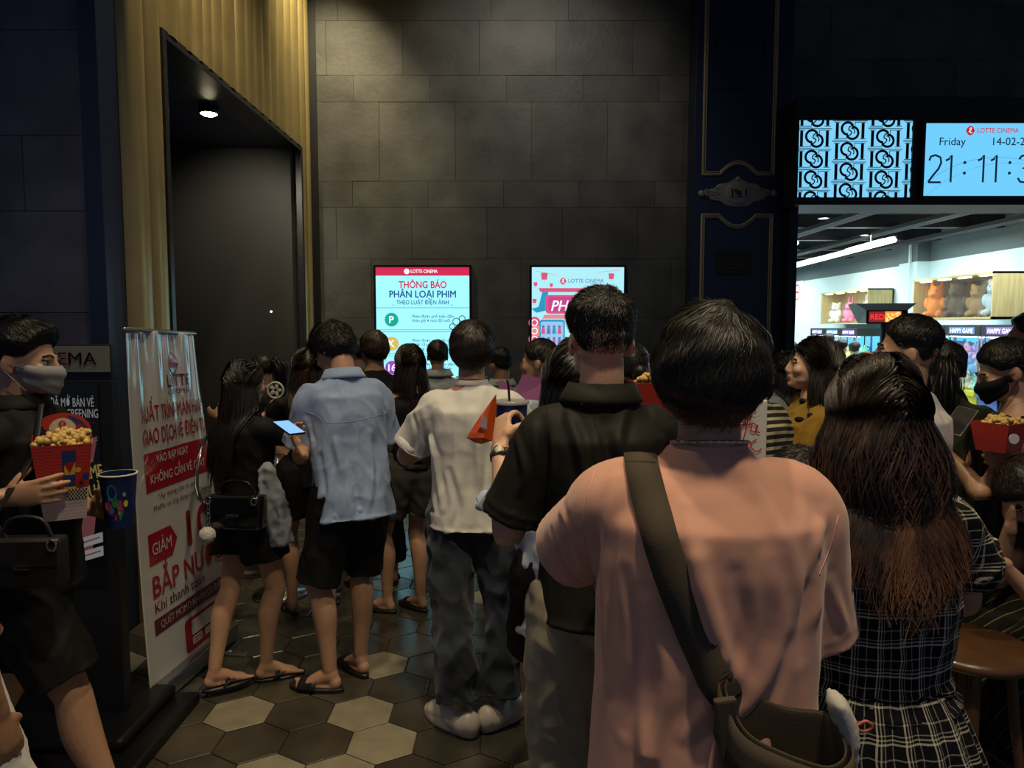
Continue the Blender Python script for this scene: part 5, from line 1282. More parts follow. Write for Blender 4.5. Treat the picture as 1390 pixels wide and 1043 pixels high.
def kernels(parent_label, c, w, d, n, base, m, hgt=.03, rz=0.):
    S = Soup(); rr = random.Random(3); ca, sa = math.cos(rz), math.sin(rz)
    for q in range(n):
        x, y = rr.uniform(-w, w), rr.uniform(-d, d); z = rr.uniform(-.01, hgt) * (1 - .6 * (abs(x) / w) ** 2); r = rr.uniform(.009, .014)
        p = np.array((x * ca - y * sa, x * sa + y * ca, z))
        for t in range(3): S.add(*ell(p + np.array([rr.uniform(-1, 1) * r * .7 for _ in range(3)]), (r * rr.uniform(.55, .9),) * 3, n=8, m=6))
    o = S.build('popcorn', m, None, smooth=True, loc=tuple(c)); return tag(o, parent_label, 'popcorn', kind='stuff')
M_pop = mat('popcorn_gold', (.62, .42, .13), rough=.6, var=.3, vscale=60)
def popcorn_box(c, rz, w0, w1, h, label, tilt=0., back=True):
    """flared square box; w0 bottom and w1 top width; the fan-shaped back flap carries the logo"""
    o = thing('popcorn_box', label, 'popcorn box', c, rz); o.rotation_euler = (tilt, 0, rz)
    red_ = mat('box_red', (.42, .030, .018), rough=.45); bw_ = mat('box_white', (.55, .46, .46), rough=.5) if back else mat('box_red_base', (.36, .03, .02), rough=.5)
    a, b = w0 / 2, w1 / 2; B = [(-a, -a, 0), (a, -a, 0), (a, a, 0), (-a, a, 0)]; mid = .42; q = a + (b - a) * mid; Mv = [(-q, -q, h * mid), (q, -q, h * mid), (q, q, h * mid), (-q, q, h * mid)]; Tv = [(-b, -b, h), (b, -b, h), (b, b, h), (-b, b, h)]
    S = Soup(); V = B + Mv + Tv; F = [(0, 3, 2, 1)] + [(k, (k + 1) % 4, 4 + (k + 1) % 4, 4 + k) for k in range(4)]; S.add(V, F, 1); S.add(Mv + Tv, [(k, (k + 1) % 4, 4 + (k + 1) % 4, 4 + k) for k in range(4)], 0)
    bx = S.build('carton', [red_, bw_], o); md = bx.modifiers.new('t', 'SOLIDIFY'); md.thickness = .002; md.offset = 1
    def fm(x, y, L):  # front face map: x in [-1,1], y in [0,1]
        hw = a + (b - a) * y; return (x * hw, -hw - .0012 - L, y * h)
    A = Art(fm, .0004); dr = mat('box_dark_red', (.28, .014, .012), rough=.45); bl = mat('box_blue', (.012, .03, .16), rough=.45); ye = mat('box_yellow', (.60, .36, .03), rough=.45); pk_ = mat('box_rose', (.45, .28, .30), rough=.5); bk = mat('box_black', (.01, .01, .01), rough=.5); wc = mat('box_cream', (.55, .48, .35), rough=.5)
    for k in range(22):
        y = .03 + k * .045; P = [(x / 30 * 2 - 1, y + .009 * math.sin(x * 1.25)) for x in range(31)]
        A.line(P, .007, dr if y > mid else pk_, 1)
    if back:
        A.rect(-.02, .56, .48, .92, bl, 2); A.poly([(.05, .60), (.46, .60), (.46, .76), (.05, .72)], ye, 3); A.poly([(.05, .75), (.25, .62), (.46, .78)], dr, 4); A.rect(.05, .42, .48, .60, bl, 4); A.rect(.02, .40, .5, .44, ye, 5)
        A.rect(-.45, .42, .02, .55, red_, 3); A.disc(-.38, .57, .07, bk, 4, ry=.035); A.poly([(-.3, .54), (-.1, .60), (-.3, .62)], ye, 5); A.disc(.56, .66, .12, ye, 6, ry=.035)
        A.rect(.48, .42, .78, .62, red_, 3); A.rect(.74, .52, .98, .60, bl, 3); A.disc(.70, .48, .19, dr, 6, ry=.06); A.disc(.70, .48, .08, bk, 7, ry=.028)
        for i in range(12):
            for j in range(5):
                if (i + j) % 2: A.rect(.12 + i * .07, .27 + j * .027, .19 + i * .07, .297 + j * .027, bk, 6)
        A.rect(.12, .27, .96, .405, wc, 5)
    A.build('print', o)
    if back:
        P = [(b * 1.04 * math.cos(R(t)), h + .004 + (.075) * math.sin(R(t)) ** .75) for t in range(0, 181, 9)]
        S = Soup(); r0 = [np.array([(x, b + .000, z) for x, z in P]), np.array([(x, b + .002, z) for x, z in P])]; S.add(*stitch(r0)); S.build('back_flap', red_, o)
        A = Art(lambda x, y, L: (x, b - .0008 - L, y), .0004); A.disc(0, h, b * .98, bl, 1, ry=.072, a0=0, a1=80); A.disc(0, h, b * .98, red_, 1, ry=.072, a0=80, a1=180); A.disc(.0, h + .028, .036, wc, 3); A.logo(0, h + .045, .011, mat('box_logo', (.35, .01, .03), rough=.5), wc)
        A.text(0, h + .020, 'LOTTE', .016, MATS['box_logo'], .004, 'CENTER', fit=.042, layer=7); A.text(0, h + .006, 'CINEMA', .016, MATS['box_logo'], .004, 'CENTER', fit=.054, layer=7)
        A.disc(b * .62, h + .03, .012, dr, 3); A.build('flap_print', o)
        for q in (-1, 1):
            S = Soup(); Pn = [(q * b, -b * .9 + 1.9 * b * t / 8, h + .025 * math.sin(PI * t / 8)) for t in range(9)] ; Pn2 = [(q * b, -b * .9 + 1.9 * b * t / 8, h - .003) for t in range(9)]; S.add(Pn + Pn2, [(i, i + 1, i + 10, i + 9) for i in range(8)]); x_ = S.build('side_flap', red_, o); md = x_.modifiers.new('t', 'SOLIDIFY'); md.thickness = .0015
    return o

# ================================================================== THE CROWD
def A_(to, pole=(0, -.5, -1), d=None, palm=None, curl=.35, world=False, **kw):
    r = dict(to=to, pole=pole, curl=curl, world=world)
    if d is not None: r['dir'] = d
    if palm is not None: r['palm'] = palm
    if kw: r['kw'] = kw
    return r
FWD = lambda x, y, z, q: A_((x, y, z), (q * .5, -.4, -1), (-q * .4, .8, .25), (-q * .6, -.1, .8), .5)
def folds(L): return lambda V, N: sum(ridge(P, a, w, (0, -1, 0))(V, N) for P, a, w in L)
F1 = [(((-.20, -.12, 1.32), (-.17, -.14, 1.15), (-.13, -.14, .95)), .018, .014), (((.24, -.1, 1.30), (.19, -.14, 1.16), (.15, -.15, .98), (.14, -.15, .85)), .022, .017),
      (((.20, -.1, 1.22), (.12, -.16, 1.12), (.05, -.17, .95)), .014, .016), (((-.05, -.15, 1.28), (-.02, -.16, 1.05), (-.05, -.16, .86)), .012, .02)]
# ---- pink T-shirt, nearest
p1 = Person('man in an oversized salmon pink T-shirt seen from behind', 966, 1.30, 408, 0, skin='mid', build=1.0, head=(-6, 10, 3),
    hair=('mop', H_olive, dict(top=.034, side=.030, back=.014, length=.075, mess=.22, lift=.010, sw=.7, swirl=.25, lump=1.3)), hn=15000,
    arms=(A_((-.04, .40, 1.20), (-.8, .25, -.6)), A_((.12, .28, 1.08), (.35, -.2, -1))),
    top=dict(m=C_pink, ease=.075, drop=.06, hem=.80, sleeve=.50, cuff=.030, amp=0.005, neck=1.485, rib=1, kz=2.2, kx=7.5, small=.14, sm=8,
        extra=folds(F1)),
    bottom=dict(type='shorts', m=C_black, leg=.46, w=.01), shoe=('sneaker', S_white, S_white), vox=.005)
pix_folds(p1, [(((1108, 760), (1096, 820), (1088, 890)), -.007, .013), (((1120, 700), (1110, 740), (1104, 780)), .006, .013), (((1010, 640), (1050, 700), (1074, 770), (1076, 850)), .007, .018),
    (((835, 650), (822, 740), (820, 840), (822, 930)), .008, .013), (((930, 690), (948, 780), (980, 880), (1010, 930)), .009, .014), (((1048, 760), (1060, 850), (1035, 930), (1000, 970)), .009, .015), (((1000, 780), (1010, 860), (985, 930)), -.006, .013),
    (((880, 820), (905, 920), (885, 1030)), .008, .014), (((850, 780), (868, 880), (850, 990)), -.006, .012), (((760, 690), (778, 730), (790, 775)), .006, .009), (((748, 720), (768, 770), (800, 800)), -.005, .008), (((1126, 790), (1140, 830), (1150, 855)), .005, .010),
    (((900, 640), (940, 660), (1000, 655)), -.004, .016), (((930, 1000), (960, 960), (975, 900)), .007, .012)])
def chain(P, r=.105, n=64):
    k = P.k; S = Soup()
    for q in range(n):
        t = 2 * PI * q / n; c = P.tr((r * .66 * math.sin(t) * k, (-.006 - .060 * math.cos(t)) * k, (1.492 - .010 * math.cos(t) * -1) * k)); t2 = t + .05
        Rm = np.array(Matrix.Rotation(-t, 3, 'Z') @ Matrix.Rotation(PI / 2 * (q % 2), 3, 'X')); S.add(*ell(c, (.0052, .0026, .0034), Rm, n=10, m=6))
    S.build('necklace', mat('silver', (.55, .52, .48), rough=.22, metal=1.), P.root, smooth=True)
chain(p1)
pix_seam(p1, [(806, 640), (792, 700), (798, 760), (812, 812)], .0016); pix_seam(p1, [(1138, 700), (1128, 740), (1112, 780)], .0014)
C_canvas = cloth('canvas', (.075, .060, .042), rough=.9)
bag = thing('sling_bag', 'grey-brown canvas sling bag hanging behind the man in pink', 'bag', (p1.pos.x + .13, 1.10, .98))
pix_strap(p1, [(868, 612), (872, 640), (888, 700), (912, 780), (944, 860), (972, 925), (984, 950)], .058, C_canvas, bag, extra=[], off=.007)
pix_strap(p1, [(858, 600), (866, 616), (869, 632)], .054, C_canvas, bag, off=.007)
def sling():
    c = at(1062, 1010, 1.09); c = Vector((c.x, 1.085, c.z)); Rz = np.array(Matrix.Rotation(R(-10), 3, 'Z')); n = 56; rg = []; th = np.linspace(0, 2 * PI, n, endpoint=False)
    for t in np.linspace(0, 1, 16):
        z = -.24 + .29 * t; a = .088 * (.55 + .45 * min(1, t * 1.6)) ; b = .045 * (.5 + .5 * min(1, t * 1.5)) + .012 * t
        r = sring((0, 0, 0), a, b, b, n, 2.4); tilt = t ** 2
        r[:, 2] = z + tilt * (-.030 * r[:, 0] / .088 - .045 * np.maximum(0, -r[:, 1] / .055) * (1 - (r[:, 0] / .09) ** 2) + .012 * np.sin(3 * th)); r += np.outer(np.sin(th * 5 + t * 3) * .003, (1, 1, 0)); rg.append(r)
    V, F = stitch(rg, True, False); V = V @ Rz.T + np.array(c) - np.array(bag.location); o = obj('pouch', V, F, C_canvas, bag); md = o.modifiers.new('t', 'SOLIDIFY'); md.thickness = .004; md = o.modifiers.new('s', 'SUBSURF'); md.levels = md.render_levels = 1
    rg2 = [r * (1.06, 1.12, 1) + (0, 0, dz) for r, dz in ((rg[-1], -.004), (rg[-2] * (1.03, 1.06, 1), -.010), (rg[-3] * (1.05, 1.1, 1), -.012), (rg[-4] * (1.06, 1.14, 1), -.006))]
    V, F = stitch(rg2, False, False); V = V @ Rz.T + np.array(c) - np.array(bag.location); o = obj('turned_hem', V, F, C_canvas, bag); md = o.modifiers.new('t', 'SOLIDIFY'); md.thickness = .003
    e = c + Vector((-.088, -.005, .03)) - bag.location
    tab = Soup().box((-.017, -.010, -.045), (.017, .004, .05), 0, .004); tab.V = [v @ np.array(Matrix.Rotation(R(-8), 3, 'Y')).T + np.array(e) for v in tab.V]; tab.build('strap_tab', C_canvas, bag)
    q = c + Vector((.088, .01, .02)); f = thing('fleece_pouch', 'white fleece pouch with a pink loop sticking out of the canvas sling bag', 'pouch', tuple(q))
    me = remesh(Soup().add(*tube([(-.004, .0, .045), (.012, .005, .0), (.014, .005, -.06)], [(.014, .03), (.018, .035), (.016, .03)], n=12)), .006, 2); displace(me, lambda p: .003 * n3(p[0] * 160, p[1] * 160, p[2] * 160)); link_mesh('fleece', me, cloth('fleece', (.50, .48, .44)), f)
    Soup().add(*tube([(.024, -.01, .012), (.036, -.012, .020), (.046, -.012, .012), (.036, -.012, .004), (.024, -.01, .006)], [.0025] * 5, n=8)).build('loop', mat('loop_pink', (.5, .14, .10), rough=.4), f, smooth=True)
sling()

# ---- plaid dress
p2 = Person('woman in a black and white plaid dress with long wavy brown hair, seen from behind', 1196, 1.42, 466, 0, fem=True, build=1.12, skin='mid', head=(0, 4, 0),
    hair=('long', H_bal, dict(length=.42, wave=.018, side=.022, top=.014, back=.010, spread=.004, sw=.75)), hn=20000,
    arms=(A_((-.12, .30, 1.05), (-1, -.2, -.9)), A_((.14, .33, 1.08), (1, -.35, -1))),
    top=dict(m=C_plaid, ease=.022, hem=1.00, sleeve=.27, cuff=.036, amp=0.012, waist=.014, uv=1, name='dress_bodice', kx=10, neck=1.475), bottom=dict(type='skirt', m=C_plaid, waist=1.035, hem=.50, flare=.155, pleats=24), shoe=('sneaker', S_white, S_white), vox=.0055)
def belt():
    k = p2.k; rg = [p2.tr(sring((0, 0, z * k), (.146 + .003 * (i % 2)) * 1.1 * k, .104 * k, .106 * k, 60)) for i, z in enumerate(np.linspace(1.00, 1.055, 9))]
    V, F = stitch(rg, True, True); obj('waistband', V, F, C_plaid, p2.root); p2.uvp(p2.root.children[-1].data)
belt()
V_ = [HC + norm((x, y, z)) * (lookup(RS, np.array([[x, y, z]]))[0] + .0165) for x, y, z in ((-.20, .1, .97), (-.22, -.12, .96), (-.17, -.30, .93), (-.20, -.42, .88))]
obj('parting', *tube([p2.headO + p2.HR @ v * p2.k for v in V_], [(.0035, .0025), (.004, .0025), (.003, .002), (.001, .001)], n=8), mat('scalp', (.42, .26, .17), rough=.6), p2.root)

# ---- black overshirt, cup and orange packet
p3 = Person('man in a black overshirt and glasses holding up a cup, behind the man in pink', 817, 1.88, 384, 6, skin='fair', build=.90, feet=((-.04, 0, 10), (.17, 0, -10)), head=(4, 2, 0), hair=('crop', H_black, dict(top=.026, side=.007, lift=.010, length=.022, mess=.3, sw=.8)), hn=9000,
    arms=(A_(tuple(at(679, 607, 2.06)), (-.15, -.3, -1), (.10, .62, .75), (.75, .62, -.2), .75, True, thumb=.6), A_((.12, .34, 1.22), (.6, -.3, -1))),
    top=dict(m=C_bshirt, ease=.028, drop=.0, hem=.90, sleeve=.44, cuff=.030, amp=0.012, kx=8, kz=2.5, small=.2, collar=1., neck=1.47), bottom=dict(type='trousers', m=C_khaki, w=.012, cuff=.085, leg=.96, amp=0.018), shoe=('sneaker', S_white, S_white), vox=.005)
pix_folds(p3, [(((770, 560), (790, 620), (800, 690)), .011, .013), (((850, 550), (840, 600), (855, 650)), .010, .013), (((735, 570), (742, 630), (738, 690)), -.010, .012), (((700, 590), (712, 640), (706, 670)), .008, .010), (((820, 570), (822, 640), (812, 720)), -.008, .012)])
pix_seam(p3, [(742, 548), (790, 541), (850, 541), (905, 546)], .0018); pix_seam(p3, [(735, 535), (742, 552), (745, 590)], .0015); pix_seam(p3, [(788, 512), (797, 535), (815, 600), (830, 640)], .0014)
def glasses(P):
    k = P.k; S = Soup(); H = lambda p: P.headO + P.HR @ np.array(p) * k
    for q in (-1, 1):
        S.add(*tube([H((q * .032 + .024 * math.cos(t), .112 - .010 * abs(q * .032 + .024 * math.cos(t)) / .05, .092 + .020 * math.sin(t))) for t in np.linspace(0, 2 * PI, 15)], [.0016] * 15, n=6, sub=1)); S.add(*tube([H((q * .056, .102, .098)), H((q * .080, .04, .098)), H((q * .083, -.01, .092)), H((q * .080, -.03, .07))], [.0018] * 4, n=6))
    S.add(*tube([H((-.009, .113, .095)), H((0, .115, .098)), H((.009, .113, .095))], [.0015] * 3, n=6)); S.build('glasses', M_blackm, P.root, smooth=True)
glasses(p3)
def watch(P, i, m, face):
    w, e = P.wr[i], P.el[i]; d = norm(w - e); c = w - d * .028; S = Soup(); s_ = norm(np.cross(d, P.hd[i][1]))
    n_ = norm(np.cross(s_, d)); rg = []
    for x in (-.009, .009): rg.append(np.array([c + d * x + s_ * .032 * math.cos(t) + n_ * .026 * math.sin(t) for t in np.linspace(0, 2 * PI, 24, endpoint=False)]))
    V, F = stitch(rg, False, False); o = obj('watch_band', V, F, m, P.root); md = o.modifiers.new('t', 'SOLIDIFY'); md.thickness = .003
    v = norm(face); p = c + s_ * .032 * np.dot(v, s_) + n_ * .027 * np.dot(v, n_); q = Vector(v).to_track_quat('Z', 'Y').to_matrix(); V, F = lathe([(.0175, -.003), (.0185, .003), (.016, .005), (0, .005)], 28); V = V @ np.array(q).T + p; obj('watch_case', V, F, mat('rose_gold', (.6, .38, .2), rough=.25, metal=1.), P.root)
    V, F = lathe([(.0150, .0055), (0, .0056)], 24); V = V @ np.array(q).T + p; obj('watch_dial', V, F, mat('dial', (.55, .52, .45), rough=.3), P.root)
watch(p3, 0, mat('watch_leather', (.08, .05, .02), rough=.4), (-.3, -1, .2))
cc = at(692, 552, 2.17); h_c = .15
cup((cc.x + .004, cc.y, cc.z - h_c + .012), .049, h_c, 'dark blue paper cup with lid and black straw held up by the man in black', mat('cup_blue', (.010, .028, .14), rough=.35), lid=True, straw=(-.012, 0, .065, M_black))
c = at(657, 572, 2.04)
o = thing('snack_packet', 'crumpled orange plastic packet hanging from the hand of the man in black', 'packet', tuple(c)); S = Soup()
V = [(.030, 0, .075), (.018, -.012, .05), (.03, .012, .045), (-.010, -.02, .0), (.032, .014, .0), (-.048, -.018, -.045), (-.002, -.030, -.045), (.026, .012, -.055), (-.012, -.004, -.066), (-.03, .010, -.04), (.002, .02, .01)]
bm = bmesh.new(); [bm.verts.new(v) for v in V]; bmesh.ops.convex_hull(bm, input=bm.verts[:]); bmesh.ops.subdivide_edges(bm, edges=bm.edges[:], cuts=2, use_grid_fill=True)
bm.verts.index_update(); VV = np.array([tuple(v.co) for v in bm.verts]); FF = [[v.index for v in f.verts] for f in bm.faces]; bm.free(); VV = VV + np.array([n3(*(v * 55)) * .008 for v in VV])[:, None] * np.array((1, 1, .4)); VV[:, 1] *= .6
obj('film', VV, FF, mat('orange_film', (.75, .11, .015), rough=.18, coat=.5), o, smooth=False)
A = Art(lambda x, y, L: (x, -.020 - L, y)); A.poly([(-.012, -.012), (.008, -.020), (.010, .008), (-.004, .022)], mat('packet_label', (.5, .4, .42), rough=.4), 2); A.build('label', o)

# ---- white T-shirt, jeans
p4 = Person('man in a white T-shirt, dark jeans and cream clogs seen from behind', 640, 3.02, 433, 0, skin='mid', head=(-3, 3, 0), hair=('mop', H_dark, dict(length=.05, top=.030, side=.020, mess=.2)), hn=5000,
    feet=[('w', 624, 992, 42), ('w', 675, 984, -38)], arms=(A_((-.14, .30, 1.12), (-1, -.3, -.9)), A_((.10, .34, 1.12), (1, -.3, -.9))),
    top=dict(m=C_white, ease=.034, drop=.03, hem=.86, sleeve=.42, cuff=.030, amp=0.013, rib=1, kx=9, kz=2.4, small=.16), bottom=dict(type='trousers', m=C_denim, name='jeans', w=.014, cuff=.080, leg=.955, amp=0.021, kz=7), shoe=('clog', S_clog, None), vox=.006)
pix_folds(p4, [(((575, 560), (590, 620), (600, 690)), .012, .016), (((640, 560), (650, 630), (640, 710)), .010, .018), (((672, 600), (668, 660), (676, 715)), .012, .014), (((610, 640), (622, 690), (612, 725)), -.009, .014), (((560, 560), (566, 590), (562, 612)), -.008, .010)])
pix_seam(p4, [(543, 602), (555, 616), (577, 622)], .002); 
def thin_chain(P, m):
    k = P.k; V, F = tube([P.tr((.066 * math.sin(t) * k, (-.004 - .062 * math.cos(t)) * k, 1.503 * k)) for t in np.linspace(0, 2 * PI, 40)], [.0014] * 40, n=6, sub=1); obj('necklace', V, F, m, P.root)
thin_chain(p4, mat('gold_chain', (.6, .4, .15), rough=.3, metal=1.))
for q, (x0, x1) in enumerate(((592, 628), (652, 684))): pass

# ---- light blue shirt, looking at a phone
f5 = [on_floor(437, 940), on_floor(487, 920)]; x5 = -.725
w5 = at(411, 612, 3.10); 
p5 = Person('man in a light blue short-sleeved shirt and black shorts looking down at a phone', 462, 3.30, 462, 34, skin='mid', H=1.70, lean=10, head=(22, 28, 0), hair=('mop', H_black, dict(length=.05, top=.034, side=.020, mess=.35, lift=.02, lump=1.6)), hn=4500, xy=(x5, 3.30),
    feet=[('w', 448, 939, 78), ('w', 490, 916, 40)], arms=(A_(tuple(at(410, 613, 3.10)), (-.3, -.3, -1), (-.1, .8, .55), (.6, .1, .8), .6, True), A_((.02, .28, 1.12), (.8, -.3, -.9), (-.3, .8, .5), (-.3, .2, .9), .5)),
    top=dict(m=C_blue, ease=.034, drop=.02, hem=.80, sleeve=.44, cuff=.034, amp=0.017, collar=1., kx=9, kz=3, small=.3), bottom=dict(type='shorts', m=C_black, w=.016, cuff=.095, leg=.48), shoe=('slide', S_black, None), vox=.006)
pix_folds(p5, [(((455, 600), (470, 660), (462, 715)), .012, .016), (((500, 590), (505, 650), (495, 715)), .012, .015), (((435, 620), (440, 670), (428, 710)), -.010, .014), (((480, 640), (486, 690), (476, 725)), -.010, .014), (((415, 570), (425, 600), (422, 625)), .009, .010)])
pix_seam(p5, [(442, 575), (480, 572), (525, 561)], .0016); pix_seam(p5, [(413, 558), (436, 570), (445, 600)], .0014); pix_seam(p5, [(486, 570), (487, 590), (488, 612)], .0024)
pw5 = p5.wld(p5.wr[0] + p5.hd[0][0] * .09 + np.array((.02, -.01, .03)))
phone(tuple(at(392, 581, 3.02)), (R(14), 0, p5.yaw + R(10)), 'phone with a blue lit screen held by the man in the light blue shirt')

# ---- long hair, black clothes, black handbag
p6 = Person('woman in black with long dark hair and a black handbag by the banner', 322, 3.36, 484, -38, fem=True, build=1.06, skin='mid', head=(-5, 6, 0), hair=('long', H_black, dict(length=.58, wave=.003, side=.020, top=.018)), hn=3500, xy=(-1.235, 3.36),
    feet=[('w', 291, 945, -50), ('w', 362, 924, -62)], arms=(A_((-.20, .24, 1.02), (-1, -.4, -.8)), A_((.10, .44, 1.16), (.8, -.3, -.8))),
    top=dict(m=C_black, ease=.022, hem=.93, sleeve=.93, cuff=.012, amp=0.012), bottom=dict(type='shorts', m=C_black, w=.03, cuff=.105, leg=.28), shoe=('flipflop', S_black, S_tan), vox=.0075)
def handbag(c, w, h, d, label, m, rz=0, pom=False, strap=None, name='handbag'):
    o = thing(name, label, 'bag', c, rz); S = Soup().box((-w / 2, -d / 2, -h / 2), (w / 2, d / 2, h / 2), 0, min(d, h) * .22); S.build('bag_body', m, o, smooth=True)
    Soup().box((-w / 2 * .98, -d / 2 - .004, -h * .05), (w / 2 * .98, -d / 2 + .002, h / 2 * .92), 0, .002).build('flap', m, o)
    ch = mat('chrome', (.6, .6, .58), rough=.15, metal=1.)
    Soup().box((-w * .1, -d / 2 - .008, -h * .1), (w * .12, -d / 2 - .003, -h * .02), 0, .002).build('clasp', ch, o)
    for q in (-1, 1): Soup().add(*tube([(q * w * .42 + .012 * math.cos(t), -d / 2 - .006, h * .38 + .016 * math.sin(t)) for t in np.linspace(0, 2 * PI, 14)], [.003] * 14, n=6, sub=1)).build('ring', ch, o, smooth=True)
    Soup().add(*tube([(-w * .35, 0, h * .45), (-w * .2, 0, h * .85), (w * .2, 0, h * .85), (w * .35, 0, h * .45)], [.006] * 4, n=8)).build('handle', m, o, smooth=True)
    if strap: Soup().add(*tube([Vector(p) - Vector(c) for p in strap], [(.009, .002)] * len(strap), n=8)).build('shoulder_strap', m, o, smooth=True).rotation_euler = (0, 0, -rz)
    if pom:
        me = remesh(Soup().add(*ell((-w * .42, -d / 2 - .02, -h * .62), (.036, .034, .036))), .006, 1); displace(me, lambda p: .004 * n3(p[0] * 150, p[1] * 150, p[2] * 150)); link_mesh('pompom', me, cloth('pompom', (.55, .54, .50)), o)
        S = Soup(); 
        for q in range(7): S.add(*tube([(-w * .42 + .007 * math.cos(t), -d / 2 - .008 + .004 * (q % 2), h * .32 - .020 * q + .011 * math.sin(t)) for t in np.linspace(0, 2 * PI, 9)], [.002] * 9, n=5, sub=1))
        S.build('chain', ch, o, smooth=True)
    return o
M_patent = mat('patent_leather', (.006, .006, .007), rough=.18, coat=.5)
c = at(322, 694, 3.17); handbag(tuple(c), .25, .15, .09, 'glossy black handbag with a white pompom at the hip of the woman in black', M_patent, R(-8), pom=True, strap=[tuple(p6.wld((-.20, .02, 1.40 * p6.k))), tuple(p6.wld((-.23, -.08, 1.25 * p6.k))), tuple(p6.wld((-.06, -.19, 1.02 * p6.k))), tuple(c)])
o = thing('jacket', 'light grey jacket hanging from the arm of the woman with the black handbag', 'jacket', tuple(at(372, 690, 3.25)))
me = remesh(Soup().add(*tube([(-.03, 0, .18), (-.01, 0, .06), (.01, 0, -.06), (.03, .01, -.17)], [(.03, .025), (.055, .03), (.065, .035), (.055, .03)], n=20, hollow=(.03, .012), round_ends=(True, False))), .008, 3); displace(me, fold_fn(.02, 9, 4, 22)); link_mesh('fabric', me, C_lgrey, o)

# ---- further back, left of the blue shirt
p7 = Person('woman with a tied-up ponytail and white face mask in profile at the dark doorway', 360, 4.92, 487, 78, H=1.47, fem=True, skin='mid', head=(0, 14, 0), hair=('pony', H_black, dict(side=.012, top=.016)), hn=1500, eyes=True,
    arms=(A_((-.10, .30, 1.04)), A_((.12, .32, 1.06), (.6, -.3, -1))), top=dict(m=C_black, ease=.02, hem=.90, sleeve=.25), bottom=dict(type='trousers', m=C_lgrey, w=.03, cuff=.11, leg=.93), shoe=('sneaker', S_grey, S_white)); p7.mask(C_maskw)
o = thing('handheld_fan', 'small white handheld fan held up by the masked woman with the ponytail', 'fan', tuple(at(374, 530, 4.2)))
S = Soup(); S.add(*tube([(.045 * math.cos(t), 0, .045 * math.sin(t)) for t in np.linspace(0, 2 * PI, 24)], [.006] * 24, n=8, sub=1)); S.build('guard', S_white, o, smooth=True); 
S = Soup(); S.add(*tube([(0, 0, -.045), (-.05, .0, -.14), (-.06, 0, -.16)], [.009, .011, .010], n=10)); S.build('handle', S_white, o, smooth=True)
S = Soup()
for q in range(5): a = 2 * PI * q / 5; S.add(*ell((.022 * math.cos(a), 0, .022 * math.sin(a)), (.016, .003, .011), np.array(Matrix.Rotation(-a, 3, 'Y')), n=10, m=6))
S.build('blades', S_white, o, smooth=True)
o = thing('plastic_bag', 'translucent plastic bag held by the masked woman with the ponytail', 'bag', tuple(at(368, 600, 4.25))); me = remesh(Soup().add(*tube([(0, 0, .12), (0, 0, .02), (0, 0, -.09)], [(.02, .015), (.07, .03), (.08, .035)], n=16)), .01, 2); displace(me, fold_fn(.018, 4, 6, 30)); link_mesh('film', me, mat('clear_plastic', (.7, .75, .8), rough=.15, alpha=.35), o)
p8 = Person('woman in black with long brown hair standing behind the man in the light blue shirt', 417, 4.15, 494, 20, H=1.54, fem=True, skin='mid', hair=('long', H_brown, dict(length=.40)), hn=1500, eyes=False,
    arms=(A_((-.20, .34, 1.15), (-.8, -.2, -.8)), A_((.12, .32, 1.1), (.6, -.3, -1))), top=dict(m=C_black, ease=.02, hem=.85, sleeve=.25), bottom=dict(type='shorts', m=C_black, w=.04, cuff=.12, leg=.30), shoe=('flipflop', S_black, None))
p9 = Person('man in a black T-shirt standing against the lit notice board', 508, 4.55, 446, 28, skin='mid', head=(10, 0, 0), hair=('mop', H_brown, dict(length=.04, top=.026, side=.016)), hn=2000, top=dict(m=C_ink, ease=.03, hem=.86, sleeve=.40), bottom=dict(type='trousers', m=C_black, leg=.93), shoe=('flipflop', S_black, None))
p10 = Person('masked person in profile half hidden behind the man in the black T-shirt', 486, 5.3, 471, 62, H=1.58, fem=True, skin='fair', hair=('pony', H_black, {}), hn=900, top=dict(m=C_ink, sleeve=.4), bottom=dict(type='trousers', m=C_black)); p10.mask(C_maskw)
f11 = on_floor(523, 828)
p11 = Person('woman in a black camisole and grey shorts with a half-up ponytail', 556, 4.15, 484, 22, H=1.56, fem=True, build=1.05, skin='mid', head=(14, 0, 0), hair=('bob', H_dark, dict(length=.30, top=.020, side=.018)), hn=2200, feet=[('w', 526, 832, 66), ('w', 571, 829, 48)],
    arms=(A_((-.10, .30, 1.05)), A_((.12, .3, 1.05), (.6, -.3, -1))), top=dict(m=C_black, ease=.012, hem=.95, sleeve=0, tank=1), bottom=dict(type='shorts', m=C_grey, w=.035, cuff=.11, leg=.32), shoe=('slide', S_black, None))
for q in (-1, 1): Soup().add(*tube([p11.tr((q * .075, .07, 1.33 * p11.k)), p11.tr((q * .085, .02, 1.425 * p11.k)), p11.tr((q * .08, -.05, 1.39 * p11.k)), p11.tr((q * .07, -.09, 1.30 * p11.k))], [(.006, .003)] * 4, n=8)).build('shoulder_strap', C_black, p11.root, smooth=True)
k_ = p11.wld(p11.headO + p11.HR @ np.array((0, -.10, .17)) * p11.k)
p12 = Person('person in a grey hooded top with a hair bun beside the white T-shirt man', 594, 5.1, 478, 10, H=1.57, fem=True, skin='mid', hair=('tied', H_dark, dict(knot=(0, -.09, .13))), hn=900, top=dict(m=C_lgrey, ease=.04, sleeve=.9, collar=1.15, hem=.86), bottom=dict(type='trousers', m=C_black), shoe=('sneaker', S_white, S_white))
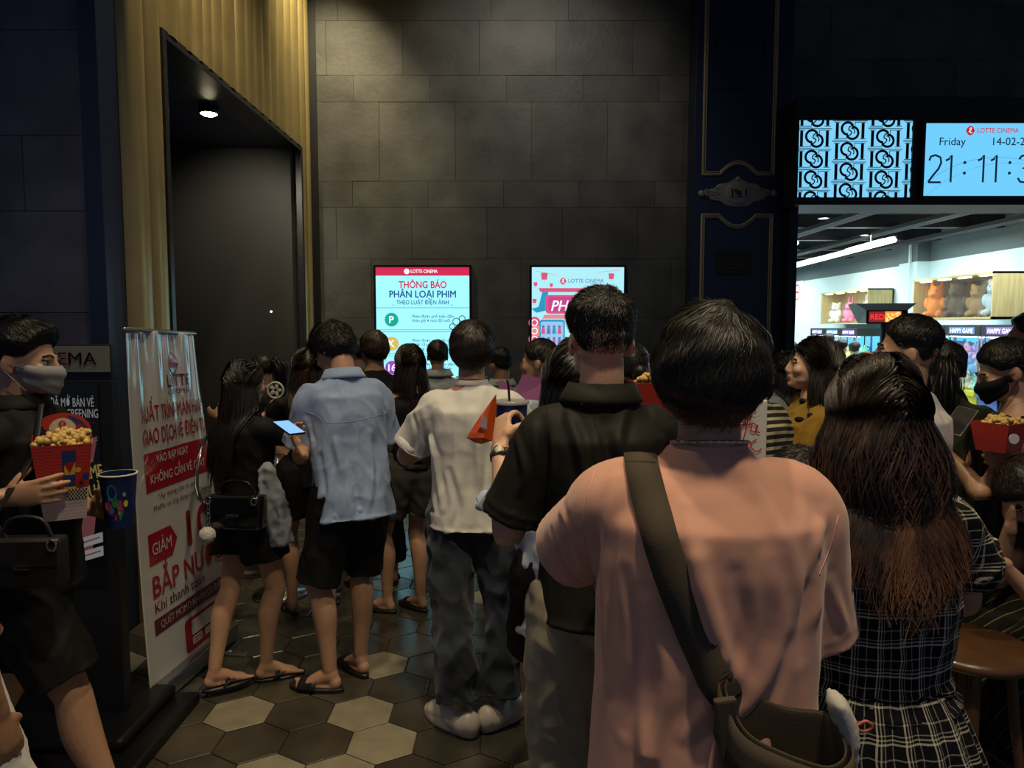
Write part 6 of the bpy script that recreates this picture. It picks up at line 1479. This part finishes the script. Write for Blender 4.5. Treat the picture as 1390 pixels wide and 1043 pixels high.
p13 = Person('man with short black hair and a pale green collar beside the white T-shirt man', 681, 4.9, 470, 28, skin='tan', head=(8, 6, 0), hair=('short', H_black, dict(top=.03)), hn=1500, top=dict(m=C_sage, ease=.03, sleeve=.4, collar=1.1), bottom=dict(type='trousers', m=C_black), shoe=('sneaker', S_white, S_white))
p14 = Person('woman with dark pulled-back hair facing left in beige trousers and white sneakers', 737, 3.62, 466, 62, H=1.60, fem=True, build=1.05, skin='tan', head=(10, 4, 0), hair=('tied', H_black, dict(knot=(0, -.125, .02), side=.016, top=.018)), hn=2500, feet=((-.1, -.02, 0), (.12, .02, -8)),
    arms=(A_((-.16, .30, 1.22), (-.6, -.3, -1)), A_((.02, .32, 1.12), (.6, -.3, -1))), top=dict(m=C_paleblue, ease=.035, hem=.84, sleeve=.4, name='blouse'), bottom=dict(type='trousers', m=C_beige, w=.045, cuff=.12, leg=.95, amp=0.027), shoe=('sneaker', S_white, S_white))
p15 = Person('dark-haired person with glasses half hidden behind the shoulder of the man in black', 777, 4.6, 476, 40, H=1.58, skin='tan', hair=('short', H_black, {}), hn=900, top=dict(m=C_grey, sleeve=.4), bottom=dict(type='trousers', m=C_black)); glasses(p15)
pa_ = Person('bare-legged person in a long pale shirt and black shorts behind the man in black', 774, 2.42, 425, 8, H=1.60, fem=True, skin='mid', hair=('bob', H_black, {}), hn=800, feet=((-.09, 0, 10), (.11, 0, -10)), arms=(A_((-.12, .25, .98), (-.6, -.2, -1)), None), top=dict(m=C_paleblue, ease=.065, hem=.70, sleeve=.5, cuff=.05, amp=0.021, name='long_shirt'), bottom=dict(type='shorts', m=C_black, w=.03, cuff=.105, leg=.38), shoe=('slide', S_black, None))
p16 = Person('person with dark hair whose head shows right of the ear of the man in black', 857, 3.05, 459, -4, H=1.60, fem=True, skin='tan', hair=('tied', H_black, dict(knot=(.03, -.11, .08))), hn=1200, arms=(None, A_((.05, .34, 1.20), (.6, -.3, -1))), top=dict(m=C_ink, sleeve=.4), bottom=dict(type='trousers', m=C_black))
c = at(884, 520, 2.75); o = popcorn_box((c.x, c.y, c.z - .165), R(8), .10, .155, .17, 'popcorn bucket with a plastic straw beyond the shoulder of the man in black', back=False)
kernels('golden popcorn heaped in the bucket beyond the black shoulder', (c.x, c.y, c.z + .003), .062, .062, 60, 0, M_pop, .035)
q = thing('straw', 'clear purple straw stuck into the popcorn beyond the black shoulder', 'straw', (c.x, c.y, c.z)); Soup().add(*tube([(-.012, -.05, .0), (-.016, -.05, .04), (-.020, -.05, .075)], [(.006, .003), (.003, .003), (.003, .003)], n=8)).build('tube', mat('straw_purple', (.25, .16, .3), rough=.3), q, smooth=True)
# purple carton
c = at(722, 528, 3.2); o = thing('paper_carton', 'open purple paper carton in front of the woman facing left', 'carton', tuple(c), R(14)); pp = mat('purple_paper', (.30, .10, .26), rough=.6)
S = Soup(); S.add([(-.088, 0, -.04), (.07, 0, -.055), (.082, .01, .035), (-.04, .0, .065)], [(0, 1, 2, 3)]); S.add([(-.088, 0, -.04), (-.04, 0, .065), (-.02, .11, .03), (-.06, .11, -.04)], [(0, 1, 2, 3)]); S.add([(.07, 0, -.055), (.06, .11, -.04), (.08, .11, .03), (.082, .01, .035)], [(0, 1, 2, 3)]); S.add([(-.088, 0, -.04), (-.06, .11, -.04), (.06, .11, -.04), (.07, 0, -.055)], [(0, 1, 2, 3)]); x_ = S.build('card', pp, o); md = x_.modifiers.new('t', 'SOLIDIFY'); md.thickness = .002
c = at(682, 528, 3.4); o = thing('paper_sheet', 'smaller purple paper sheet over the shoulder of the man in the white T-shirt', 'paper', tuple(c), R(5)); S = Soup(); S.add([(-.035, 0, .03), (.0, 0, .04), (.055, 0, -.0), (.03, .0, -.03)], [(0, 1, 2, 3)]); x_ = S.build('card', pp, o); md = x_.modifiers.new('t', 'SOLIDIFY'); md.thickness = .002

# ---- right-hand crowd
p17 = Person('person in a black and cream striped top behind the man in pink', 1014, 2.60, 436, 30, H=1.66, skin='tan', build=.96, hair=('short', H_black, {}), hn=900, arms=(A_((-.04, .22, 1.25), (-.7, -.2, -1)), A_((.1, .28, 1.05), (.7, -.2, -1))), top=dict(m=C_stripe, ease=.035, sleeve=.42, hem=.84), bottom=dict(type='trousers', m=C_black))
c = at(1012, 585, 2.3); o = thing('paper_bag', 'white paper bag with red handwriting seen between the pink shirt and the striped top', 'bag', tuple(c), R(-12)); Soup().box((-.09, -.03, -.16), (.06, .03, .10), 0, .004).build('bag_body', mat('paper_bag_white', (.62, .62, .60), rough=.7, bump=.2, bscale=12), o)
A = Art(lambda x, y, L: (x, -.0315 - L, y)); rd = mat('script_red', (.55, .02, .03), rough=.5)
for P in ([(-.045, -.02), (-.02, .0), (.004, .06), (.012, .075), (.002, .04), (-.006, -.01), (-.02, -.045), (-.035, -.04)], [(-.02, .015), (.0, .022), (.014, .026)], [(.030, .02), (.018, .028), (.012, .008), (.024, .002), (.032, .024), (.030, .004), (.040, .0)], [(.03, -.02), (.012, -.04), (.03, -.06), (.046, -.05)], [(.0, -.08), (.03, -.088), (.05, -.082)]): A.line(cat_rom(P, 6), .004, rd)
A.build('lettering', o)
p18 = Person('woman in a mustard cardigan with black pattern facing left with a drink', 1106, 2.95, 463, 82, fem=True, H=1.62, skin='fair', head=(0, -6, 0), hair=('bob', H_dark, dict(length=.27, top=.022, side=.020)), hn=3500,
    arms=(A_((-.06, .22, 1.18), (-.6, -.3, -1)), A_((.03, .25, 1.17), (.7, -.4, -1), (-.2, .8, .5), (-.9, .1, 0), .6)), top=dict(m=C_must, ease=.045, hem=.90, sleeve=.90, cuff=.028, amp=0.021, name='cardigan'), bottom=dict(type='trousers', m=C_black), shoe=('sneaker', S_white, S_white), vox=.006)
S = Soup(); rr = random.Random(8)
for x, z in ((1112, 535), (1090, 545), (1128, 552), (1100, 565), (1085, 570), (1135, 575)):   # dark leopard-like patches woven into the knit
    a, n_ = hit(p18, x, z)
    if a is not None:
        V, F = ell(a, (.020, .012, .014), np.array(Vector(n_).to_track_quat('Z', 'Y').to_matrix()), n=10, m=6); S.add(V, F)
if S.V: S.build('woven_patches', C_black, p18.root, smooth=True)
wc = p18.wld(p18.wr[1] + p18.hd[1][0] * .075); cup((wc.x - .03, wc.y + .03, wc.z - .06), .040, .13, 'purple tumbler with a straw held by the woman in mustard', mat('cup_purple', (.16, .10, .24), rough=.15, alpha=.8), straw=(.01, 0, .07, mat('straw_lilac', (.35, .16, .45), rough=.3)))
p19 = Person('child with fluffy dark hair between the pink shirt and the plaid dress', 1087, 2.25, 583, -8, H=1.27, skin='mid', hair=('mop', H_olive, dict(top=.045, side=.035, length=.05, mess=.5, lift=.02)), hn=5000, top=dict(m=C_vstripe, ease=.03, sleeve=.4), bottom=dict(type='shorts', m=C_black, leg=.45), shoe=('sneaker', S_white, S_white), vox=.0065)
p20 = Person('tall man in a white jersey with black shoulder stripes facing left by the shop', 1236, 2.62, 424, 52, skin='mid', build=1.08, head=(14, -4, 0), hair=('crop', H_black, dict(top=.028, side=.006, length=.025, sw=1.3)), hn=9000, top=dict(m=cloth('jersey', (.60, .58, .56)), ease=.04, drop=.04, sleeve=.46, cuff=.035, hem=.84, amp=0.015), bottom=dict(type='shorts', m=C_black, leg=.5), shoe=('sneaker', S_white, S_white), vox=.006)
pix_seam(p20, [(1244, 492), (1252, 505), (1255, 530)], .003, C_black, 'stripe'); pix_seam(p20, [(1252, 491), (1262, 505), (1266, 530)], .003, C_black, 'stripe')
p21 = Person('person in an olive green shirt with black hair looking at a phone', 1284, 3.05, 474, -28, H=1.60, fem=True, build=1.1, skin='mid', hair=('pony', H_black, dict(side=.018, top=.02)), hn=1800, arms=(A_((-.12, .28, 1.1), (-.7, -.3, -1)), A_((.10, .32, 1.16), (.8, -.3, -1), (-.3, .8, .4), (-.5, 0, .8), .5)), top=dict(m=C_olive, ease=.05, hem=.80, sleeve=.5, cuff=.04, amp=0.021), bottom=dict(type='trousers', m=C_black), shoe=('sneaker', S_white, S_white))
q = at(1302, 572, 2.7); phone(tuple(q), (R(35), R(10), R(-50)), 'phone in a silver case held by the person in olive green', lit=False, m=mat('silver_case', (.35, .34, .36), rough=.25, metal=.5))
p22 = Person('dark-haired person in black just beyond the person in olive green', 1272, 4.1, 471, 10, H=1.60, fem=True, skin='mid', hair=('bob', H_dark, {}), hn=1200, eyes=False, top=dict(m=C_black, sleeve=.9), bottom=dict(type='trousers', m=C_black))
p23 = Person('woman with a black face mask and black top holding a phone at the right edge', 1385, 2.72, 466, 70, fem=True, H=1.62, skin='mid', head=(5, 22, 0), hair=('tied', H_black, dict(side=.022, top=.022, knot=(0, -.12, .0), sw=1.3)), hn=6000, arms=(A_((-.08, .28, 1.22), (-.6, -.3, -1), (.1, .9, .4), (.2, -.2, 1), .5), A_((.05, .30, 1.20), (.6, -.3, -1), (-.1, .9, .4), (-.2, -.2, 1), .55)), top=dict(m=C_black, ease=.02, hem=.88, sleeve=0, tank=1), bottom=dict(type='trousers', m=C_black, w=.03, cuff=.11), shoe=('sneaker', S_white, S_white), vox=.006); p23.mask(C_maskb)
q = p23.wld(p23.wr[1] + p23.hd[1][0] * .10 + np.array((-.03, .02, .045))); phone(tuple(q), (R(30), 0, p23.yaw), 'phone with a green edge held by the woman in the black mask', col=('green', (.10, .5, .25)))
p24 = Person('person in dark clothes at the right edge carrying a red popcorn bucket', 1505, 2.78, 500, 62, H=1.50, skin='mid', build=1., hair=('mop', H_brown, {}), hn=1200, arms=(A_(tuple(at(1385, 636, 2.55)), (-.5, -.3, -1), None, None, .5, True), A_(tuple(at(1384, 634, 2.62)), (.5, -.4, -1), (-.35, .85, .3), (-.6, .3, .7), .45, True)), top=dict(m=C_brown, ease=.03, sleeve=.7, cuff=.03), bottom=dict(type='trousers', m=C_black), vox=.006)
c = at(1357, 574, 2.52); popcorn_box((c.x, c.y, c.z - .095), R(28), .095, .125, .098, 'small red popcorn bucket held up at the right edge of the picture', back=False)
kernels('popcorn heaped in the small red bucket at the right edge', (c.x, c.y, c.z + .002), .046, .046, 50, 0, M_pop, .014, R(28))
o = thing('round_tag', 'round white tag on the red popcorn bucket at the right edge', 'tag', tuple(at(1376, 596, 2.43))); V, F = lathe([(.017, 0), (.017, .003), (0, .003)], 24); V = V @ np.array(Matrix.Rotation(R(90), 3, 'X')).T; obj('disc', V, F, mat('tag_white', (.6, .6, .6), rough=.4), o, smooth=False)
# seated, leaning on one hand
p25 = Person('seated person leaning forward with chin on hand by the wooden stool', 1402, 2.42, 640, 84, xy=(2.12, 2.40), H=1.62, fem=True, skin='mid', lean=34, sit=.50, head=(8, 12, 0), hair=('mop', H_dark, dict(top=.03, side=.024)), hn=3500,
    feet=((-.10, .42, 0, .12), (.10, .46, 0, .12)), arms=(A_(tuple(at(1356, 762, 2.24)), (0, -.6, -1), (0, .9, .2), (.2, 0, -1), .5, True), A_(tuple(at(1372, 712, 2.42)), (.3, .1, -1), (.0, .15, 1), (0, -1, .2), 1.0, True)), top=dict(m=C_brown, ease=.03, hem=.92, sleeve=.30), bottom=dict(type='trousers', m=C_gstripe, w=.045, cuff=.12, leg=.90), shoe=('sneaker', S_black, S_black), vox=.006)
def stool(x, y, h, label, rz=0):
    wd = mat('stool_wood', (.085, .040, .018), rough=.35, var=.3, vscale=5, bvec=(1, 1, .2), coat=.3); o = thing('wooden_stool', label, 'stool', (x, y, 0), rz)
    S = Soup().add(*lathe([(0, h), (.17, h), (.185, h - .012), (.18, h - .032), (.16, h - .04), (0, h - .04)], 40, (False, False))); S.build('seat', wd, o, smooth=True)
    for q in range(4):
        a = PI / 4 + q * PI / 2; c_, s_ = math.cos(a), math.sin(a); Soup().add(*tube([(c_ * .11, s_ * .11, h - .03), (c_ * .135, s_ * .135, h * .6), (c_ * .17, s_ * .17, h * .25), (c_ * .21, s_ * .21, .012)], [(.022, .016), (.02, .015), (.017, .014), (.015, .012)], n=12, side=(-s_, c_, 0))).build('leg', wd, o, smooth=True)
    S = Soup(); S.add(*tube([(.165 * math.cos(t), .165 * math.sin(t), h * .38) for t in np.linspace(0, 2 * PI, 33)], [.010] * 33, n=8, sub=1)); S.build('foot_ring', wd, o, smooth=True)
stool(1.42, 2.22, .67, 'dark wooden stool with splayed legs beside the plaid dress', R(20)); stool(2.12, 2.42, .49, 'dark wooden stool under the seated person with striped trousers', R(5))

# ---- left: masked man with popcorn and cup
p26 = Person('man in black with a grey face mask, carrying popcorn and a cup', 22, 2.28, 428, -84, skin='mid', build=1.08, head=(-4, 4, 0), hair=('short', H_black, dict(top=.034, side=.008, fringe=.016, length=.03, comb=(0, .5, .1))), hn=7000, feet=((-.10, -.30, 4), (.12, .30, -4)),
    arms=(A_(tuple(at(122, 690, 2.42)), (-.6, -.3, -1), (.30, .95, .06), (.85, -.2, .1), .65, True, thumb=.7), A_(tuple(at(4, 676, 2.06)), (.8, -.5, -.9), (-.12, .97, .12), (-1, -.1, .05), .16, True, spread=.10)),
    top=dict(m=C_black, ease=.035, hem=.86, sleeve=.40, cuff=.03, collar=.98, name='polo_shirt'), bottom=dict(type='shorts', m=C_black, w=.02, cuff=.105, leg=.42), shoe=('sneaker', S_white, S_white), vox=.0048)
p26.mask(C_mask)
c = at(86, 700, 2.19); box26 = popcorn_box((c.x + .008, c.y, c.z), R(30), .105, .150, .225, 'red patterned popcorn box with a round logo flap held by the masked man'); bz = c.z
kernels('caramel popcorn in the red box held by the masked man', (c.x + .008, c.y, c.z + .222), .066, .062, 130, 0, M_pop, .034, R(30))
c = at(163, 714, 2.36); ob = cup(tuple(c), .056, .172, 'navy paper cup with colourful shapes held by the masked man', mat('cup_navy', (.006, .018, .085), rough=.35))
def cmap(x, y, L): r = .056 * (.74 + .26 * y / .172) + .0008 + L; return (r * math.sin(x), -r * math.cos(x), y)
A = Art(cmap, .0003); cols = {n_: mat('cup_' + n_, c_, rough=.4) for n_, c_ in (('teal', (.02, .16, .28)), ('rose', (.42, .03, .12)), ('leaf', (.02, .18, .07)), ('lemon', (.55, .50, .03)), ('amber', (.55, .25, .02)), ('sky', (.03, .20, .42)), ('violet', (.12, .04, .25)))}
for kd, P, m_, l_ in (('d', (-.25, .120, .26, .024), 'teal', 1), ('p', [(-.62, .05), (-.15, .10), (-.15, .04)], 'violet', 2), ('p', [(-.68, .07), (-.45, .105), (-.30, .07), (-.5, .05)], 'rose', 3), ('d', (-.10, .088, .17, .014), 'leaf', 5), ('p', [(-.10, .09), (.22, .095), (.34, .055), (.0, .07)], 'rose', 3), ('p', [(.0, .07), (.32, .052), (.12, .025)], 'leaf', 4), ('p', [(-.35, .085), (-.15, .06), (-.42, .045)], 'sky', 4), ('p', [(.03, .060), (.18, .053), (.06, .045)], 'amber', 5), ('p', [(-.22, .03), (-.05, .05), (-.03, .03)], 'rose', 5), ('d', (-.62, .075, .09, .012), 'amber', 5), ('d', (.46, .082, .12, .010), 'lemon', 3), ('d', (.38, .112, .07, .006), 'lemon', 3), ('d', (.38, .112, .035, .003), 'teal', 4)):
    if kd == 'd': A.disc(P[0] * 1.1 + .38, P[1], P[2] * 1.15, cols[m_], l_, ry=P[3] * 1.15, n=20)
    else: A.poly([(x * 1.1 + .38, y) for x, y in P], cols[m_], l_)
A.build('print', ob)
c = at(38, 762, 2.02); handbag((c.x, c.y, c.z), .20, .14, .06, 'black crossbody bag with a silver clip across the masked man', mat('nylon_black', (.010, .010, .011), rough=.5), R(4), strap=[tuple(p26.wld((.08, .10, 1.47 * p26.k))), tuple(p26.wld((.19, .12, 1.32 * p26.k))), tuple(p26.wld((.27, .06, 1.16 * p26.k))), (c.x, c.y, c.z)], name='crossbody_bag')
p27 = Person('person with a dark red sleeve and white trousers cut off by the left edge', -160, 1.62, 425, -10, H=1.60, skin='tan', hair=('short', H_black, {}), hn=800, eyes=False, top=dict(m=C_maroon, ease=.03, sleeve=.62, cuff=.03), bottom=dict(type='shorts', m=C_white, w=.03, cuff=.12, leg=.50), vox=.007)
# ---- tiny heads in the shop
for px, D, ty, lb, ym in ((1074, 9.6, 462, 'distant shopper with short brown hair and a pale shirt at the left of the shop', C_lgrey), (1070, 11.5, 455, 'distant shopper in dark clothes behind the brown-haired one', C_ink), (1106, 12.0, 454, 'distant dark-haired shopper behind the woman in mustard', C_ink), (1126, 12.6, 452, 'distant brown-haired shopper near the far claw machines', C_grey), (1142, 9.5, 460, 'distant shopper in a white shirt beside the far claw machines', C_white), (1160, 10.2, 463, 'distant shopper in pale clothes under the tilted red screen', C_cream)):
    Person(lb, px, D, ty, rr.uniform(-60, 60), H=None, skin='fair', hair=('short', H_dark, {}), hn=250, eyes=False, vox=.014, top=dict(m=ym, sleeve=.4), bottom=dict(type='trousers', m=C_black))
Person('long-haired person in a grey jacket just left of the mustard cardigan', 1070, 4.2, 478, 40, H=1.52, fem=True, skin='fair', hair=('long', H_black, dict(length=.45)), hn=1200, eyes=False, top=dict(m=C_lgrey, ease=.03, sleeve=.9), bottom=dict(type='trousers', m=C_black))
Person('tall dark figure beyond the masked woman at the right edge', 1398, 4.6, 424, 60, skin='tan', hair=('short', H_black, {}), hn=900, eyes=False, top=dict(m=C_ink, ease=.03, sleeve=.4), bottom=dict(type='trousers', m=C_black))
# ================================================================== LIGHT
def lamp(kind, name, loc, energy, color, size=.3, rot=(0, 0, 0), spot=None, blend=.6, sy=None):
    d = bpy.data.lights.new(name, kind); d.energy = energy; d.color = color
    if kind == 'AREA':
        d.size = size
        if sy: d.shape = 'RECTANGLE'; d.size_y = sy
    else: d.shadow_soft_size = size
    if kind == 'SPOT': d.spot_size = R(spot); d.spot_blend = blend
    o = bpy.data.objects.new(name, d); COL.objects.link(o); o.location = loc; o.rotation_euler = rot
    return o
def aim(o, t):
    o.rotation_euler = (Vector(t) - o.location).to_track_quat('-Z', 'Y').to_euler(); return o
WARM = (1., .80, .52)
aim(lamp('SPOT', 'recess_lamp_light', (at(285, 201, 5.75).x, 5.75, 3.24), 90, (1., .88, .68), .04, spot=80, blend=1.), (-2.5, 7.05, 2.4))
aim(lamp('SPOT', 'wall_washer', (-1.70, 6.5, 5.55), 480, (1., .84, .52), .08, spot=80, blend=1.), (-2.0, 7.3, 3.4))
aim(lamp('SPOT', 'wall_spot', (.2, 5.4, 5.5), 140, (1., .92, .78), .1, spot=85, blend=1.), (.1, 7.6, 3.4))
aim(lamp('SPOT', 'gold_spot', (-1.0, 4.6, 5.5), 260, WARM, .1, spot=80, blend=1.), (-2.1, 5.0, 3.0))
for k, (x, y, e, tx, ty) in enumerate(((.75, .35, 400, .55, 1.4), (-.1, 1.9, 290, -.2, 3.0), (-1.3, 1.2, 120, -1.3, 2.8), (1.9, 2.0, 40, 1.5, 2.6), (-.9, 4.4, 60, -.8, 4.6))):
    aim(lamp('SPOT', 'ceiling_downlight', (x, y, 5.5), e, WARM, .12, spot=75, blend=.9), (tx, ty, 0))
# shop daylight-white lamps
for y, e in ((9.5, 160), (12.5, 190), (16, 190), (20, 190)):
    lamp('AREA', 'shop_lamp', (5.6, y, 3.12), e, (.82, 1., 1.), 3.2, sy=1.6)
w = bpy.data.worlds.new('world'); SC.world = w; w.use_nodes = True
w.node_tree.nodes['Background'].inputs['Color'].default_value = (.35, .45, .75, 1); w.node_tree.nodes['Background'].inputs['Strength'].default_value = .15
SC.view_settings.view_transform = 'Standard'; SC.view_settings.look = 'None'; SC.view_settings.gamma = 1; SC.view_settings.exposure = 0
SC.view_settings.use_curve_mapping = False
try:
    SC.cycles.use_denoising = True; SC.cycles.max_bounces = 6; SC.cycles.sample_clamp_indirect = 6
except Exception: pass
